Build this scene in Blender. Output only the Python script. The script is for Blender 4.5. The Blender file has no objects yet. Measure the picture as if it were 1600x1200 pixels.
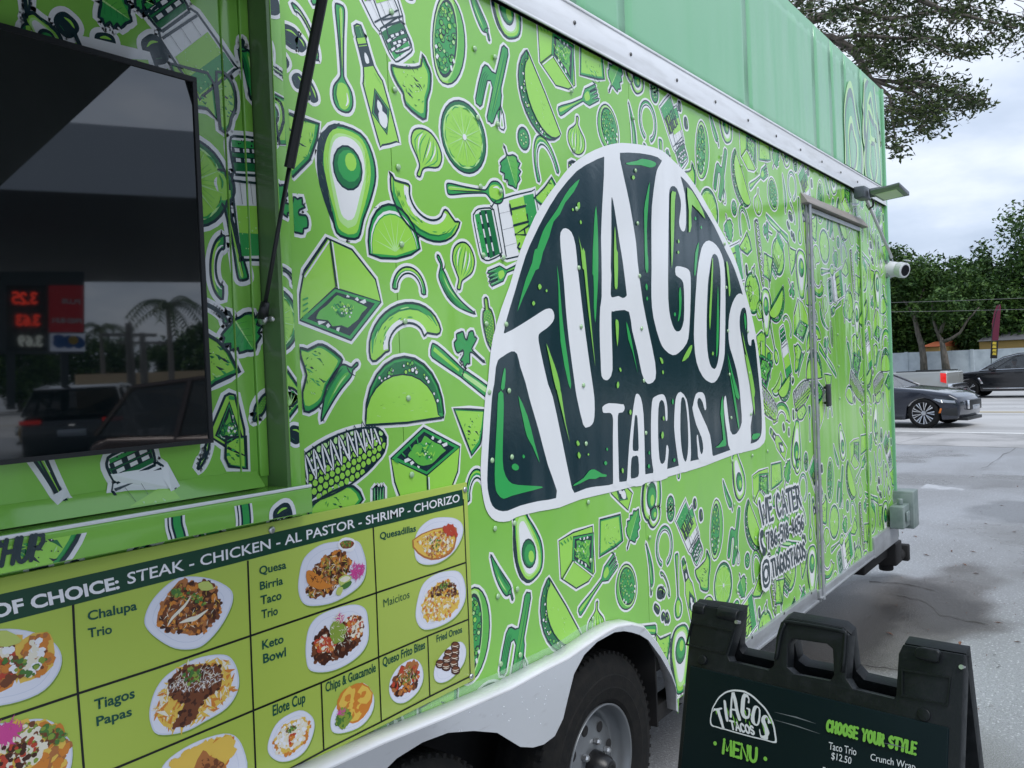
import bpy, bmesh, math, random
from mathutils import Vector, Matrix, geometry
random.seed(7)
PI = math.pi
SC = bpy.context.scene
COL = SC.collection

# ------------------------------------------------------------------ camera
# world: x runs along the trailer's side, y goes into the trailer, z is up; the side panel is the plane y = 0
F = 1370.0
CX, CY = 800.0, 600.0
AX = (0.58530013, -0.03724637, 0.80996078)
AY = (-0.80974584, 0.02447295, 0.5862702)
AU = (-0.04165857, -0.9990064, -0.01583607)
CAM_H, CAM_D = 1.647, 1.4437
cam_data = bpy.data.cameras.new('camera')
cam = bpy.data.objects.new('camera', cam_data)
COL.objects.link(cam)
right = Vector((AX[0], AY[0], AU[0])); down = Vector((AX[1], AY[1], AU[1])); fwd = Vector((AX[2], AY[2], AU[2]))
m = Matrix((right, -down, -fwd)).transposed().to_4x4()
m.translation = Vector((0, -CAM_D, CAM_H))
cam.matrix_world = m
cam_data.sensor_width = 36.0
cam_data.lens = F / 1600.0 * 36.0
cam_data.clip_start = 0.05
cam_data.clip_end = 2000
SC.camera = cam

# ------------------------------------------------------------------ sky and sun
SUN_EL, SUN_AZ = math.radians(52), math.radians(200)
world = bpy.data.worlds.new('World'); SC.world = world
world.use_nodes = True
wn = world.node_tree.nodes; wl = world.node_tree.links
wn.clear()
w_out = wn.new('ShaderNodeOutputWorld')
w_bg = wn.new('ShaderNodeBackground')
w_sky = wn.new('ShaderNodeTexSky'); w_sky.sky_type = 'NISHITA'; w_sky.sun_disc = False
w_sky.sun_elevation = SUN_EL; w_sky.sun_rotation = SUN_AZ
w_sc = wn.new('ShaderNodeVectorMath'); w_sc.operation = 'SCALE'; w_sc.inputs['Scale'].default_value = 0.10
w_tc = wn.new('ShaderNodeTexCoord')
w_sep = wn.new('ShaderNodeSeparateXYZ')
w_add = wn.new('ShaderNodeMath'); w_add.operation = 'ADD'; w_add.inputs[1].default_value = 0.22
w_max = wn.new('ShaderNodeMath'); w_max.operation = 'MAXIMUM'; w_max.inputs[1].default_value = 0.22
w_div = wn.new('ShaderNodeVectorMath'); w_div.operation = 'DIVIDE'
w_cmb = wn.new('ShaderNodeCombineXYZ')
w_n1 = wn.new('ShaderNodeTexNoise'); w_n1.inputs['Scale'].default_value = 1.35; w_n1.inputs['Detail'].default_value = 7; w_n1.inputs['Roughness'].default_value = 0.52
w_r1 = wn.new('ShaderNodeValToRGB')
w_r1.color_ramp.elements[0].position = 0.36; w_r1.color_ramp.elements[0].color = (0.35, 0.42, 0.54, 1)
w_r1.color_ramp.elements[1].position = 0.66; w_r1.color_ramp.elements[1].color = (0.66, 0.71, 0.80, 1)
e = w_r1.color_ramp.elements.new(0.52); e.color = (0.47, 0.54, 0.66, 1)
w_mix = wn.new('ShaderNodeMix'); w_mix.data_type = 'RGBA'; w_mix.inputs[0].default_value = 0.92
wl.new(w_sky.outputs[0], w_sc.inputs[0])
wl.new(w_tc.outputs['Generated'], w_sep.inputs[0])
wl.new(w_sep.outputs['Z'], w_add.inputs[0]); wl.new(w_add.outputs[0], w_max.inputs[0])
for k in range(3): wl.new(w_max.outputs[0], w_cmb.inputs[k])
wl.new(w_tc.outputs['Generated'], w_div.inputs[0]); wl.new(w_cmb.outputs[0], w_div.inputs[1])
wl.new(w_div.outputs[0], w_n1.inputs['Vector'])
wl.new(w_n1.outputs['Fac'], w_r1.inputs[0])
wl.new(w_sc.outputs[0], w_mix.inputs[6]); wl.new(w_r1.outputs[0], w_mix.inputs[7])
wl.new(w_mix.outputs[2], w_bg.inputs['Color']); w_bg.inputs['Strength'].default_value = 1.0
wl.new(w_bg.outputs[0], w_out.inputs[0])

sun_d = bpy.data.lights.new('sun', 'SUN'); sun_d.energy = 1.5; sun_d.angle = math.radians(35); sun_d.color = (1, 0.985, 0.96)
sun = bpy.data.objects.new('sun', sun_d); COL.objects.link(sun)
# direction towards the sun (Nishita: rotation 0 is +y, turning clockwise)
sdir = Vector((math.sin(SUN_AZ) * math.cos(SUN_EL), math.cos(SUN_AZ) * math.cos(SUN_EL), math.sin(SUN_EL)))
sun.rotation_euler = sdir.to_track_quat('Z', 'Y').to_euler()
SC.view_settings.view_transform = 'Standard'; SC.view_settings.look = 'None'
SC.view_settings.exposure = 0.60; SC.view_settings.gamma = 1.0; SC.view_settings.use_curve_mapping = False

# ------------------------------------------------------------------ measuring helpers (photo pixel -> point of a known plane)
def ray(px, py):
    a, b, c = px - CX, py - CY, F
    return Vector((a*AX[0]+b*AX[1]+c*AX[2], a*AY[0]+b*AY[1]+c*AY[2], a*AU[0]+b*AU[1]+c*AU[2]))
CAM = Vector((0, -CAM_D, CAM_H))
def on_y(px, py, y=0.0):
    r = ray(px, py); return CAM + r * ((CAM_D + y) / r.y)
def W(px, py, y=0.0):
    p = on_y(px, py, y); return (p.x, p.z)
def on_x(px, py, x):
    r = ray(px, py); return CAM + r * (x / r.x)
def G(px, py, z=0.0):
    r = ray(px, py); return CAM + r * ((z - CAM_H) / r.z)
def atZ(px, py, depth):
    return CAM + ray(px, py) * (depth / F)

# ------------------------------------------------------------------ materials
MATS = {}
def lin(c):
    return tuple(((v/255.0)/12.92 if v/255.0 <= 0.04045 else (((v/255.0)+0.055)/1.055)**2.4) for v in c)
def base_mat(name, col, rough=0.5, metal=0.0, spec=0.5, ior=1.5, coat=0.0, emit=None, alpha=1.0, trans=0.0):
    mt = bpy.data.materials.new(name); mt.use_nodes = True
    b = mt.node_tree.nodes['Principled BSDF']
    b.inputs['Base Color'].default_value = (*col, 1); b.inputs['Roughness'].default_value = rough
    b.inputs['Metallic'].default_value = metal; b.inputs['Specular IOR Level'].default_value = spec
    b.inputs['IOR'].default_value = ior; b.inputs['Coat Weight'].default_value = coat
    b.inputs['Alpha'].default_value = alpha; b.inputs['Transmission Weight'].default_value = trans
    if emit:
        b.inputs['Emission Color'].default_value = (*emit[0], 1); b.inputs['Emission Strength'].default_value = emit[1]
    MATS[name] = mt
    return mt
def nodes(mt): return mt.node_tree.nodes, mt.node_tree.links, mt.node_tree.nodes['Principled BSDF']
def noise_mix(mt, c2, scale=8, lo=0.4, hi=0.6, detail=6, coords='Object', stretch=(1, 1, 1), rough2=None, bump=0.0, bscale=None):
    n, l, b = nodes(mt)
    tc = n.new('ShaderNodeTexCoord'); mp = n.new('ShaderNodeMapping'); mp.inputs['Scale'].default_value = stretch
    nz = n.new('ShaderNodeTexNoise'); nz.inputs['Scale'].default_value = scale; nz.inputs['Detail'].default_value = detail
    rp = n.new('ShaderNodeMapRange'); rp.inputs['From Min'].default_value = lo; rp.inputs['From Max'].default_value = hi
    mx = n.new('ShaderNodeMix'); mx.data_type = 'RGBA'
    c1 = tuple(b.inputs['Base Color'].default_value)
    src = b.inputs['Base Color'].links[0].from_socket if b.inputs['Base Color'].links else None
    l.new(tc.outputs[coords], mp.inputs[0]); l.new(mp.outputs[0], nz.inputs['Vector']); l.new(nz.outputs['Fac'], rp.inputs['Value'])
    l.new(rp.outputs[0], mx.inputs[0])
    if src: l.new(src, mx.inputs[6])
    else: mx.inputs[6].default_value = c1
    mx.inputs[7].default_value = (*c2, 1)
    l.new(mx.outputs[2], b.inputs['Base Color'])
    if rough2 is not None:
        mr = n.new('ShaderNodeMapRange'); mr.inputs['To Min'].default_value = b.inputs['Roughness'].default_value; mr.inputs['To Max'].default_value = rough2
        l.new(rp.outputs[0], mr.inputs['Value']); l.new(mr.outputs[0], b.inputs['Roughness'])
    if bump:
        bp = n.new('ShaderNodeBump'); bp.inputs['Strength'].default_value = bump; bp.inputs['Distance'].default_value = 0.02
        nb = n.new('ShaderNodeTexNoise'); nb.inputs['Scale'].default_value = bscale or scale*6; nb.inputs['Detail'].default_value = 5
        l.new(mp.outputs[0], nb.inputs['Vector']); l.new(nb.outputs['Fac'], bp.inputs['Height']); l.new(bp.outputs[0], b.inputs['Normal'])
    return mt
# vinyl wrap: every ink of the print lies on the same film, so all share one gentle waviness
def film(name, col, rough=0.15, wave=1.0):
    mt = base_mat(name, col, rough, spec=0.5, ior=1.72)
    n, l, b = nodes(mt)
    tc = n.new('ShaderNodeTexCoord')
    mp = n.new('ShaderNodeMapping'); mp.inputs['Scale'].default_value = (3.2, 1, 0.55)
    n1 = n.new('ShaderNodeTexNoise'); n1.inputs['Scale'].default_value = 1.3; n1.inputs['Detail'].default_value = 2
    n2 = n.new('ShaderNodeTexNoise'); n2.inputs['Scale'].default_value = 60; n2.inputs['Detail'].default_value = 2
    ad = n.new('ShaderNodeMath'); ad.operation = 'MULTIPLY_ADD'; ad.inputs[1].default_value = 0.012
    bp = n.new('ShaderNodeBump'); bp.inputs['Strength'].default_value = 0.35*wave; bp.inputs['Distance'].default_value = 0.05
    l.new(tc.outputs['Object'], mp.inputs[0]); l.new(mp.outputs[0], n1.inputs['Vector']); l.new(tc.outputs['Object'], n2.inputs['Vector'])
    sx = n.new('ShaderNodeSeparateXYZ'); mr = n.new('ShaderNodeMapRange'); mr.inputs['From Min'].default_value = 3.2; mr.inputs['From Max'].default_value = 5.2; mr.inputs['To Min'].default_value = .55; mr.inputs['To Max'].default_value = 1.6
    ml_ = n.new('ShaderNodeMath'); ml_.operation = 'MULTIPLY'
    l.new(tc.outputs['Object'], sx.inputs[0]); l.new(sx.outputs['X'], mr.inputs['Value']); l.new(n1.outputs['Fac'], ml_.inputs[0]); l.new(mr.outputs[0], ml_.inputs[1])
    l.new(n2.outputs['Fac'], ad.inputs[0]); l.new(ml_.outputs[0], ad.inputs[2]); l.new(ad.outputs[0], bp.inputs['Height'])
    l.new(bp.outputs[0], b.inputs['Normal'])
    return mt
film('wrap_green', (0.25, 0.575, 0.09)); noise_mix(MATS['wrap_green'], (0.225, 0.54, 0.085), 2.2, .42, .62); film('wrap_white', (0.80, 0.82, 0.84)); film('wrap_ink', (0.008, 0.032, 0.042))
film('wrap_mid', (0.035, 0.35, 0.085)); film('wrap_light', (0.33, 0.70, 0.09)); film('wrap_deep', (0.012, 0.17, 0.055))
film('wrap_grass', (0.12, 0.48, 0.07)); film('wrap_pale', (0.46, 0.78, 0.30))
film('fascia_green', (0.20, 0.50, 0.27), 0.2, .7)
BG, WH, INK, MID, LT, DEEP, GR, PALE = 'wrap_green wrap_white wrap_ink wrap_mid wrap_light wrap_deep wrap_grass wrap_pale'.split()

# ------------------------------------------------------------------ object helpers
def tag(o, label=None, cat=None, group=None, kind=None):
    if label: o['label'] = label
    if cat: o['category'] = cat
    if group: o['group'] = group
    if kind: o['kind'] = kind
    return o
def empty(name, loc=(0, 0, 0), rz=0.0, label=None, cat=None, group=None):
    o = bpy.data.objects.new(name, None); COL.objects.link(o)
    o.location = loc; o.rotation_euler = (0, 0, rz); o.empty_display_size = 0.1
    return tag(o, label, cat, group)
def mat(m): return MATS[m] if isinstance(m, str) else m
def link(name, me, mats, parent=None, smooth=False):
    o = bpy.data.objects.new(name, me); COL.objects.link(o)
    for mm in (mats if isinstance(mats, (list, tuple)) else [mats]): me.materials.append(mat(mm))
    if smooth:
        for p in me.polygons: p.use_smooth = True
    if parent: o.parent = parent
    return o
def from_pd(name, vs, fs, m, parent=None, smooth=False, mi=None):
    me = bpy.data.meshes.new(name); me.from_pydata([tuple(v) for v in vs], [], fs)
    if mi: me.polygons.foreach_set('material_index', mi)
    me.update()
    return link(name, me, m, parent, smooth)
class MB:
    "collects boxes, tubes, lathes and prisms; build() links them as one mesh"
    def __init__(s): s.v = []; s.f = []; s.mi = []
    def add(s, vs, fs, k=0):
        n = len(s.v); s.v += [Vector(v) for v in vs]; s.f += [tuple(i+n for i in f) for f in fs]; s.mi += [k]*len(fs); return s
    def box(s, a, b, k=0, M=None):
        (x0, y0, z0), (x1, y1, z1) = a, b
        vs = [Vector(p) for p in ((x0,y0,z0),(x1,y0,z0),(x1,y1,z0),(x0,y1,z0),(x0,y0,z1),(x1,y0,z1),(x1,y1,z1),(x0,y1,z1))]
        if M: vs = [M @ v for v in vs]
        return s.add(vs, [(0,3,2,1),(4,5,6,7),(0,1,5,4),(1,2,6,5),(2,3,7,6),(3,0,4,7)], k)
    def tube(s, pts, r, n=10, k=0, cap=True):
        pts = [Vector(p) for p in pts]; rs = r if isinstance(r, (list, tuple)) else [r]*len(pts)
        vs = []; fs = []
        for i, p in enumerate(pts):
            d = (pts[min(i+1, len(pts)-1)] - pts[max(i-1, 0)]).normalized()
            a = d.orthogonal().normalized() if i == 0 else (pa - d*pa.dot(d)).normalized()
            pa = a; b = d.cross(a)
            for j in range(n):
                t = 2*PI*j/n; vs.append(p + (a*math.cos(t) + b*math.sin(t))*rs[i])
        for i in range(len(pts)-1):
            for j in range(n): fs.append((i*n+j, i*n+(j+1) % n, (i+1)*n+(j+1) % n, (i+1)*n+j))
        if cap: fs.append(tuple(range(n))[::-1]); fs.append(tuple((len(pts)-1)*n+j for j in range(n)))
        return s.add(vs, fs, k)
    def lathe(s, prof, c, axis='Y', n=32, k=0):
        "prof: (radius, offset along axis)"
        c = Vector(c); vs = []; fs = []
        A = {'Y': (Vector((1,0,0)), Vector((0,0,1)), Vector((0,1,0))), 'Z': (Vector((1,0,0)), Vector((0,1,0)), Vector((0,0,1))), 'X': (Vector((0,1,0)), Vector((0,0,1)), Vector((1,0,0)))}[axis]
        for r, h in prof:
            for j in range(n):
                t = 2*PI*j/n; vs.append(c + A[0]*(r*math.cos(t)) + A[1]*(r*math.sin(t)) + A[2]*h)
        for i in range(len(prof)-1):
            for j in range(n): fs.append((i*n+j, i*n+(j+1) % n, (i+1)*n+(j+1) % n, (i+1)*n+j))
        return s.add(vs, fs, k)
    def prism(s, poly, d, k=0):
        "poly: 3-D loop, d: extrusion vector"
        poly = [Vector(p) for p in poly]; n = len(poly); d = Vector(d)
        return s.add(poly + [p+d for p in poly], [tuple(range(n)), tuple(range(2*n-1, n-1, -1))] + [(i, (i+1) % n + 0, (i+1) % n + n, i+n) for i in range(n)][:], k)
    def build(s, name, m, parent=None, smooth=False, bevel=0.0, seg=2):
        o = from_pd(name, s.v, s.f, m, parent, smooth, s.mi if isinstance(m, (list, tuple)) else None)
        bm = bmesh.new(); bm.from_mesh(o.data); bmesh.ops.recalc_face_normals(bm, faces=bm.faces); bm.to_mesh(o.data); bm.free()
        if bevel:
            md = o.modifiers.new('bevel', 'BEVEL'); md.width = bevel; md.segments = seg; md.limit_method = 'ANGLE'; md.angle_limit = math.radians(35)
            for p in o.data.polygons: p.use_smooth = True
            md.harden_normals = False
        return o

# ------------------------------------------------------------------ flat print: inks laid on a plane as thin sheets
def smooth_loop(pts, n=4, closed=True):
    out = []; N = len(pts)
    rng = range(N) if closed else range(N-1)
    for i in rng:
        if closed: p0, p1, p2, p3 = pts[i-1], pts[i], pts[(i+1) % N], pts[(i+2) % N]
        else: p0, p1, p2, p3 = pts[max(i-1, 0)], pts[i], pts[i+1], pts[min(i+2, N-1)]
        for j in range(n):
            t = j/n
            out.append(tuple(0.5*((2*p1[k]) + (-p0[k]+p2[k])*t + (2*p0[k]-5*p1[k]+4*p2[k]-p3[k])*t*t + (-p0[k]+3*p1[k]-3*p2[k]+p3[k])*t**3) for k in (0, 1)))
    if not closed: out.append(tuple(pts[-1]))
    return out
def clip_half(poly, a, b, c):
    "keep a*x + b*y <= c"
    out = []; n = len(poly)
    for i in range(n):
        p, q = poly[i], poly[(i+1) % n]
        dp, dq = a*p[0]+b*p[1]-c, a*q[0]+b*q[1]-c
        if dp <= 0: out.append(p)
        if (dp < 0 < dq) or (dq < 0 < dp):
            t = dp/(dp-dq); out.append((p[0]+(q[0]-p[0])*t, p[1]+(q[1]-p[1])*t))
    return out
def convex_edges(poly):
    ar = sum(poly[i][0]*poly[(i+1) % len(poly)][1]-poly[(i+1) % len(poly)][0]*poly[i][1] for i in range(len(poly)))
    if ar < 0: poly = poly[::-1]
    es = []
    for i in range(len(poly)):
        (x0, y0), (x1, y1) = poly[i], poly[(i+1) % len(poly)]
        a, b = (y1-y0), -(x1-x0); es.append((a, b, a*x0+b*y0))     # inside: a*x+b*y <= c
    return es
class Art:
    def __init__(s): s.t = []; s.k = 0
    def reset(s): s.k = 0; return s
    def tri(s, a, b, c, m, k): s.t.append((a, b, c, m, k))
    def fill(s, pts, m, curve=0):
        if curve: pts = smooth_loop(pts, curve)
        s.k += 1
        vv = [Vector((p[0], p[1], 0)) for p in pts]
        for f in geometry.tessellate_polygon([vv]): s.tri(pts[f[0]], pts[f[1]], pts[f[2]], m, s.k)
        return s
    def holed(s, outer, holes, m):
        s.k += 1
        allp = list(outer)
        for h in holes: allp += list(h)
        vv = [[Vector((p[0], p[1], 0)) for p in lp] for lp in [outer]+list(holes)]
        for f in geometry.tessellate_polygon(vv): s.tri(allp[f[0]], allp[f[1]], allp[f[2]], m, s.k)
        return s
    def stroke(s, pts, w, m, closed=False, taper=0, curve=0, round=False):
        if curve: pts = smooth_loop(pts, curve, closed)
        N = len(pts)
        if N < 2: return s
        s.k += 1
        L = []; R = []
        for i in range(N):
            if closed: p, q = pts[i-1], pts[(i+1) % N]
            else: p, q = pts[max(i-1, 0)], pts[min(i+1, N-1)]
            dx, dy = q[0]-p[0], q[1]-p[1]; d = math.hypot(dx, dy) or 1e-9
            ww = w/2
            if taper == 1: ww *= 0.12+0.88*math.sin(PI*i/(N-1))
            elif taper == 2: ww *= 1-0.92*i/(N-1)
            L.append((pts[i][0]-dy/d*ww, pts[i][1]+dx/d*ww)); R.append((pts[i][0]+dy/d*ww, pts[i][1]-dx/d*ww))
        for i in (range(N) if closed else range(N-1)):
            j = (i+1) % N; kk = s.k+0.4*(i % 2)
            s.tri(L[i], R[i], R[j], m, kk); s.tri(L[i], R[j], L[j], m, kk)
        if round:
            s.k += 1
            for i, p in enumerate(pts):
                if closed or i in (0, N-1) or not curve: s.disc(p, w/2, m, n=10, new=(i % 3 == 0))
        return s
    def disc(s, c, r, m, n=12, ry=None, a=0.0, new=True):
        if new: s.k += 1
        else: s.k += 0.3
        ry = ry or r; ca, sa = math.cos(a), math.sin(a)
        ps = [(c[0]+r*math.cos(2*PI*i/n)*ca-ry*math.sin(2*PI*i/n)*sa, c[1]+r*math.cos(2*PI*i/n)*sa+ry*math.sin(2*PI*i/n)*ca) for i in range(n)]
        for i in range(1, n-1): s.tri(ps[0], ps[i], ps[i+1], m, s.k)
        return s
    def copy_to(s, other, dx, dy, box=None, holes=()):
        for a, b, c, m, k in s.t:
            poly = [(p[0]+dx, p[1]+dy) for p in (a, b, c)]
            if box:
                x0, x1, y0, y1 = box
                xs = [p[0] for p in poly]; ys = [p[1] for p in poly]
                if max(xs) < x0 or min(xs) > x1 or max(ys) < y0 or min(ys) > y1: continue
                if min(xs) < x0: poly = clip_half(poly, -1, 0, -x0)
                if max(xs) > x1: poly = clip_half(poly, 1, 0, x1)
                if min(ys) < y0: poly = clip_half(poly, 0, -1, -y0)
                if max(ys) > y1: poly = clip_half(poly, 0, 1, y1)
                if len(poly) < 3: continue
            pieces = [poly]
            for h, hb in holes:
                if max(p[0] for p in poly) < hb[0] or min(p[0] for p in poly) > hb[1] or max(p[1] for p in poly) < hb[2] or min(p[1] for p in poly) > hb[3]: continue
                new = []
                for pc in pieces:
                    rest = pc
                    for a_, b_, c_ in h:
                        out = clip_half(rest, -a_, -b_, -c_)
                        if len(out) >= 3: new.append(out)
                        rest = clip_half(rest, a_, b_, c_)
                        if len(rest) < 3: break
                pieces = new
            for pc in pieces:
                for i in range(1, len(pc)-1): other.tri(pc[0], pc[i], pc[i+1], m, k)
    def squash(s, top):
        mx = max((t[4] for t in s.t), default=1)
        if mx > top: s.t = [(a, b, c, m, k*top/mx) for a, b, c, m, k in s.t]
        return s
    def build(s, name, mapf, parent=None, step=0.00004, base=0.0002):
        vs = []; fs = []; mi = []; mats = []; idx = {}
        for a, b, c, m, k in s.t:
            ar = (b[0]-a[0])*(c[1]-a[1])-(b[1]-a[1])*(c[0]-a[0])
            if abs(ar) < 1e-12: continue
            if ar < 0: b, c = c, b
            if m not in idx: idx[m] = len(mats); mats.append(m)
            n = len(vs); h = base+step*k
            vs += [mapf(a[0], a[1], h), mapf(b[0], b[1], h), mapf(c[0], c[1], h)]; fs.append((n, n+1, n+2)); mi.append(idx[m])
        return from_pd(name, vs, fs, mats, parent, False, mi)

# single-stroke hand lettering
GL = {
 'A': (.62, [[(0,0),(.31,1),(.62,0)],[(.12,.36),(.5,.36)]]), 'B': (.55, [[(0,0),(0,1),(.38,.95),(.42,.62),(.0,.53),(.45,.42),(.48,.08),(0,0)]]),
 'C': (.55, [[(.52,.82),(.3,1),(.06,.75),(.03,.3),(.25,0),(.52,.16)]]), 'E': (.48, [[(.48,1),(0,1),(0,0),(.48,0)],[(0,.52),(.4,.52)]]),
 'G': (.6, [[(.55,.82),(.3,1),(.06,.75),(.03,.3),(.25,0),(.55,.12),(.56,.45),(.34,.45)]]), 'H': (.55, [[(0,0),(0,1)],[(.55,0),(.55,1)],[(0,.5),(.55,.5)]]),
 'I': (.06, [[(.03,0),(.03,1)]]), 'L': (.45, [[(0,1),(0,0),(.45,0)]]), 'M': (.75, [[(0,0),(.06,1),(.37,.3),(.68,1),(.75,0)]]),
 'N': (.58, [[(0,0),(0,1),(.58,0),(.58,1)]]), 'O': (.6, [[(.3,1),(.05,.75),(.03,.3),(.3,0),(.56,.3),(.55,.75),(.3,1)]]),
 'P': (.5, [[(0,0),(0,1),(.4,.95),(.48,.7),(.35,.48),(0,.45)]]), 'R': (.55, [[(0,0),(0,1),(.4,.95),(.46,.7),(.33,.5),(0,.47)],[(.25,.48),(.55,0)]]),
 'S': (.5, [[(.46,.84),(.25,1),(.04,.8),(.1,.58),(.4,.42),(.47,.2),(.25,0),(.02,.16)]]), 'T': (.6, [[(0,1),(.6,1)],[(.3,1),(.3,0)]]),
 'U': (.56, [[(0,1),(.02,.25),(.28,0),(.54,.25),(.56,1)]]), 'W': (.85, [[(0,1),(.18,0),(.42,.75),(.64,0),(.85,1)]]), 'Y': (.58, [[(0,1),(.29,.5),(.58,1)],[(.29,.5),(.27,0)]]),
 'D': (.55, [[(0,0),(0,1),(.35,.92),(.52,.5),(.35,.06),(0,0)]]), 'K': (.55, [[(0,0),(0,1)],[(.5,1),(.03,.48),(.55,0)]]),
 '1': (.2, [[(.0,.8),(.12,1),(.12,0)]]), '4': (.5, [[(.36,0),(.36,1),(0,.35),(.5,.35)]]), '5': (.48, [[(.45,1),(.06,1),(.03,.58),(.35,.62),(.46,.3),(.25,0),(.02,.08)]]),
 '6': (.5, [[(.42,.95),(.12,.7),(.03,.25),(.25,0),(.47,.22),(.35,.5),(.05,.38)]]), '7': (.5, [[(0,1),(.48,1),(.18,0)]]),
 '8': (.5, [[(.25,.53),(.05,.75),(.25,1),(.45,.75),(.25,.53),(.02,.25),(.25,0),(.48,.25),(.25,.53)]]),
 '2': (.48, [[(.03,.8),(.22,1),(.44,.8),(.38,.5),(.02,0),(.48,0)]]), '3': (.48, [[(.03,.9),(.3,1),(.44,.76),(.2,.55),(.46,.3),(.28,0),(.02,.1)]]), '9': (.48, [[(.45,.6),(.2,.45),(.04,.7),(.22,1),(.45,.8),(.42,.3),(.2,0)]]),
 '0': (.5, [[(.25,1),(.03,.7),(.03,.3),(.25,0),(.47,.3),(.47,.7),(.25,1)]]), '-': (.3, [[(.02,.48),(.28,.48)]]), '.': (.06, [[(.03,0),(.03,.03)]]),
 '$': (.45, [[(.42,.8),(.22,.92),(.04,.74),(.2,.52),(.42,.3),(.22,.08),(.02,.2)],[(.22,1.08),(.22,-.08)]]), ' ': (.3, []),
}
def hand(art, text, frame, h, w, m, gap=0.2, under=None, wide=1.0):
    "frame(s,t): text runs along s in units of h"
    tot = 0.0
    for ch in text: tot += GL[ch][0]*wide+gap
    for ps, col, ww in ([(0, under[0], under[1])] if under else [])+[(1, m, w)]:
        x = 0.0
        for ch in text:
            gw, st = GL[ch]
            for pl in st:
                pts = [frame((x+p[0]*wide)*h, p[1]*h) for p in pl]
                if ch in 'CGOSU35689B20DJ' and len(pts) > 4: pts = smooth_loop(pts, 3, False)
                art.stroke(pts, ww, col); art.k += 1
                for i, p in enumerate(pts):
                    art.disc(p, ww/2, col, n=8, new=False)
            x += gw*wide+gap
    return tot*h
# ------------------------------------------------------------------ the printed drawings of the wrap (traced on the side panel, in metres)
BW, IW = 0.0145, 0.0046          # width of the white rim and of the ink line
rnd = random.Random(3)
class Dr:
    "a drawing: canvas + frame from two photo pixels (s along, t across)"
    def __init__(d, p0, p1, flip=1, plane=None, sc=1.0):
        pl = plane or W
        d.a = Art(); d.o = pl(*p0); q = pl(*p1)
        d.d = (q[0]-d.o[0], q[1]-d.o[1]); d.n = (-d.d[1]*flip, d.d[0]*flip); d.L = math.hypot(*d.d); d.sc = sc
    def __call__(d, s, t): return (d.o[0]+d.d[0]*s+d.n[0]*t, d.o[1]+d.d[1]*s+d.n[1]*t)
    def m(d, pts): return [d(*p) for p in pts]
    def body(d, pts, col, curve=3, local=True, rim=True):
        P = d.m(pts) if local else pts
        if curve: P = smooth_loop(P, curve)
        if rim: d.a.stroke(P, (BW+IW)*d.sc, WH, closed=True)
        d.a.fill(P, col); d.P = P
        return d
    def ink(d, w=1.0): d.a.stroke(d.P, IW*d.sc*w, INK, closed=True); return d
    def line(d, pts, w=1.0, col=INK, taper=1, curve=3, local=True, closed=False):
        d.a.stroke(d.m(pts) if local else pts, IW*w*d.sc, col, closed, taper, curve if len(pts) > 2 else 0); return d
    def f(d, pts, col, curve=3, local=True): d.a.fill(d.m(pts) if local else pts, col, curve); return d
    def dots(d, n, s0, s1, t0, t1, col, r=0.0025, inside=None):
        for _ in range(n):
            d.a.disc(d(rnd.uniform(s0, s1), rnd.uniform(t0, t1)), r*d.sc*rnd.uniform(.6, 1.4), col, n=6)
        return d
def mir(pts): return pts + [(s, -t) for s, t in reversed(pts)]
TILE = []
def emit(d): d.a.squash(45); TILE.append(d); return d

def spoon(p0, p1, **k):
    d = Dr(p0, p1, **k)
    d.body(mir([(0,.03),(.02,.055),(.1,.055),(.3,.035),(.6,.018),(.68,.03),(.78,.11),(.9,.12),(.98,.06)]), MID).ink()
    d.f([(.05,.03),(.3,.018),(.6,.004),(.3,-.005),(.05,-.01)], LT).f(mir([(.73,.04),(.8,.08),(.9,.08),(.96,.03)]), LT)
    d.line([(.8,.05),(.88,.06),(.93,.03)], 1.2, WH).line([(.03,-.01),(.35,-.01),(.62,0)], .7).line([(.03,.02),(.3,.02)], 1.1, WH)
    d.line([(.74,-.06),(.85,-.09),(.95,-.05)], 1.0, DEEP)
    return emit(d)
def fork(p0, p1, **k):
    d = Dr(p0, p1, **k)
    d.body(mir([(0,.03),(.02,.05),(.1,.05),(.35,.025),(.6,.018),(.66,.06),(.72,.1)])[:7] + [(.98,.1),(1,.075),(.98,.055),(.82,.05),(.82,.04),(.99,.035),(1,.02),(.99,.005),(.82,0),(.99,-.015),(1,-.03),(.98,-.045),(.82,-.05),(.98,-.065),(1,-.085),(.98,-.1),(.72,-.1),(.66,-.06),(.6,-.018),(.35,-.025),(.1,-.05),(.02,-.05),(0,-.03)], MID, curve=0).ink(.9)
    d.f([(.05,.03),(.3,.012),(.6,0),(.3,-.005),(.05,-.01)], LT).f([(.67,.04),(.78,.06),(.78,-.03),(.67,-.03)], LT)
    for t in (.072, .02, -.03, -.083): d.line([(.8, t), (.97, t)], .9, WH)
    return emit(d)
def knife(p0, p1, **k):
    d = Dr(p0, p1, **k)
    d.body([(0,.03),(.02,.05),(.12,.055),(.38,.035),(.42,.04),(.75,.055),(.92,.03),(1,-.03),(.42,-.03),(.36,-.03),(.1,-.045),(.02,-.04)], MID, 2).ink()
    d.f([(.42,.02),(.75,.035),(.9,.01),(.42,-.012)], PALE, 2).f([(.03,.03),(.34,.015),(.34,-.005),(.03,-.0)], LT, 0).line([(.39,.035),(.39,-.03)], .9, INK, 0).line([(.5,.02),(.8,.02)], .8, WH)
    return emit(d)
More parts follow.
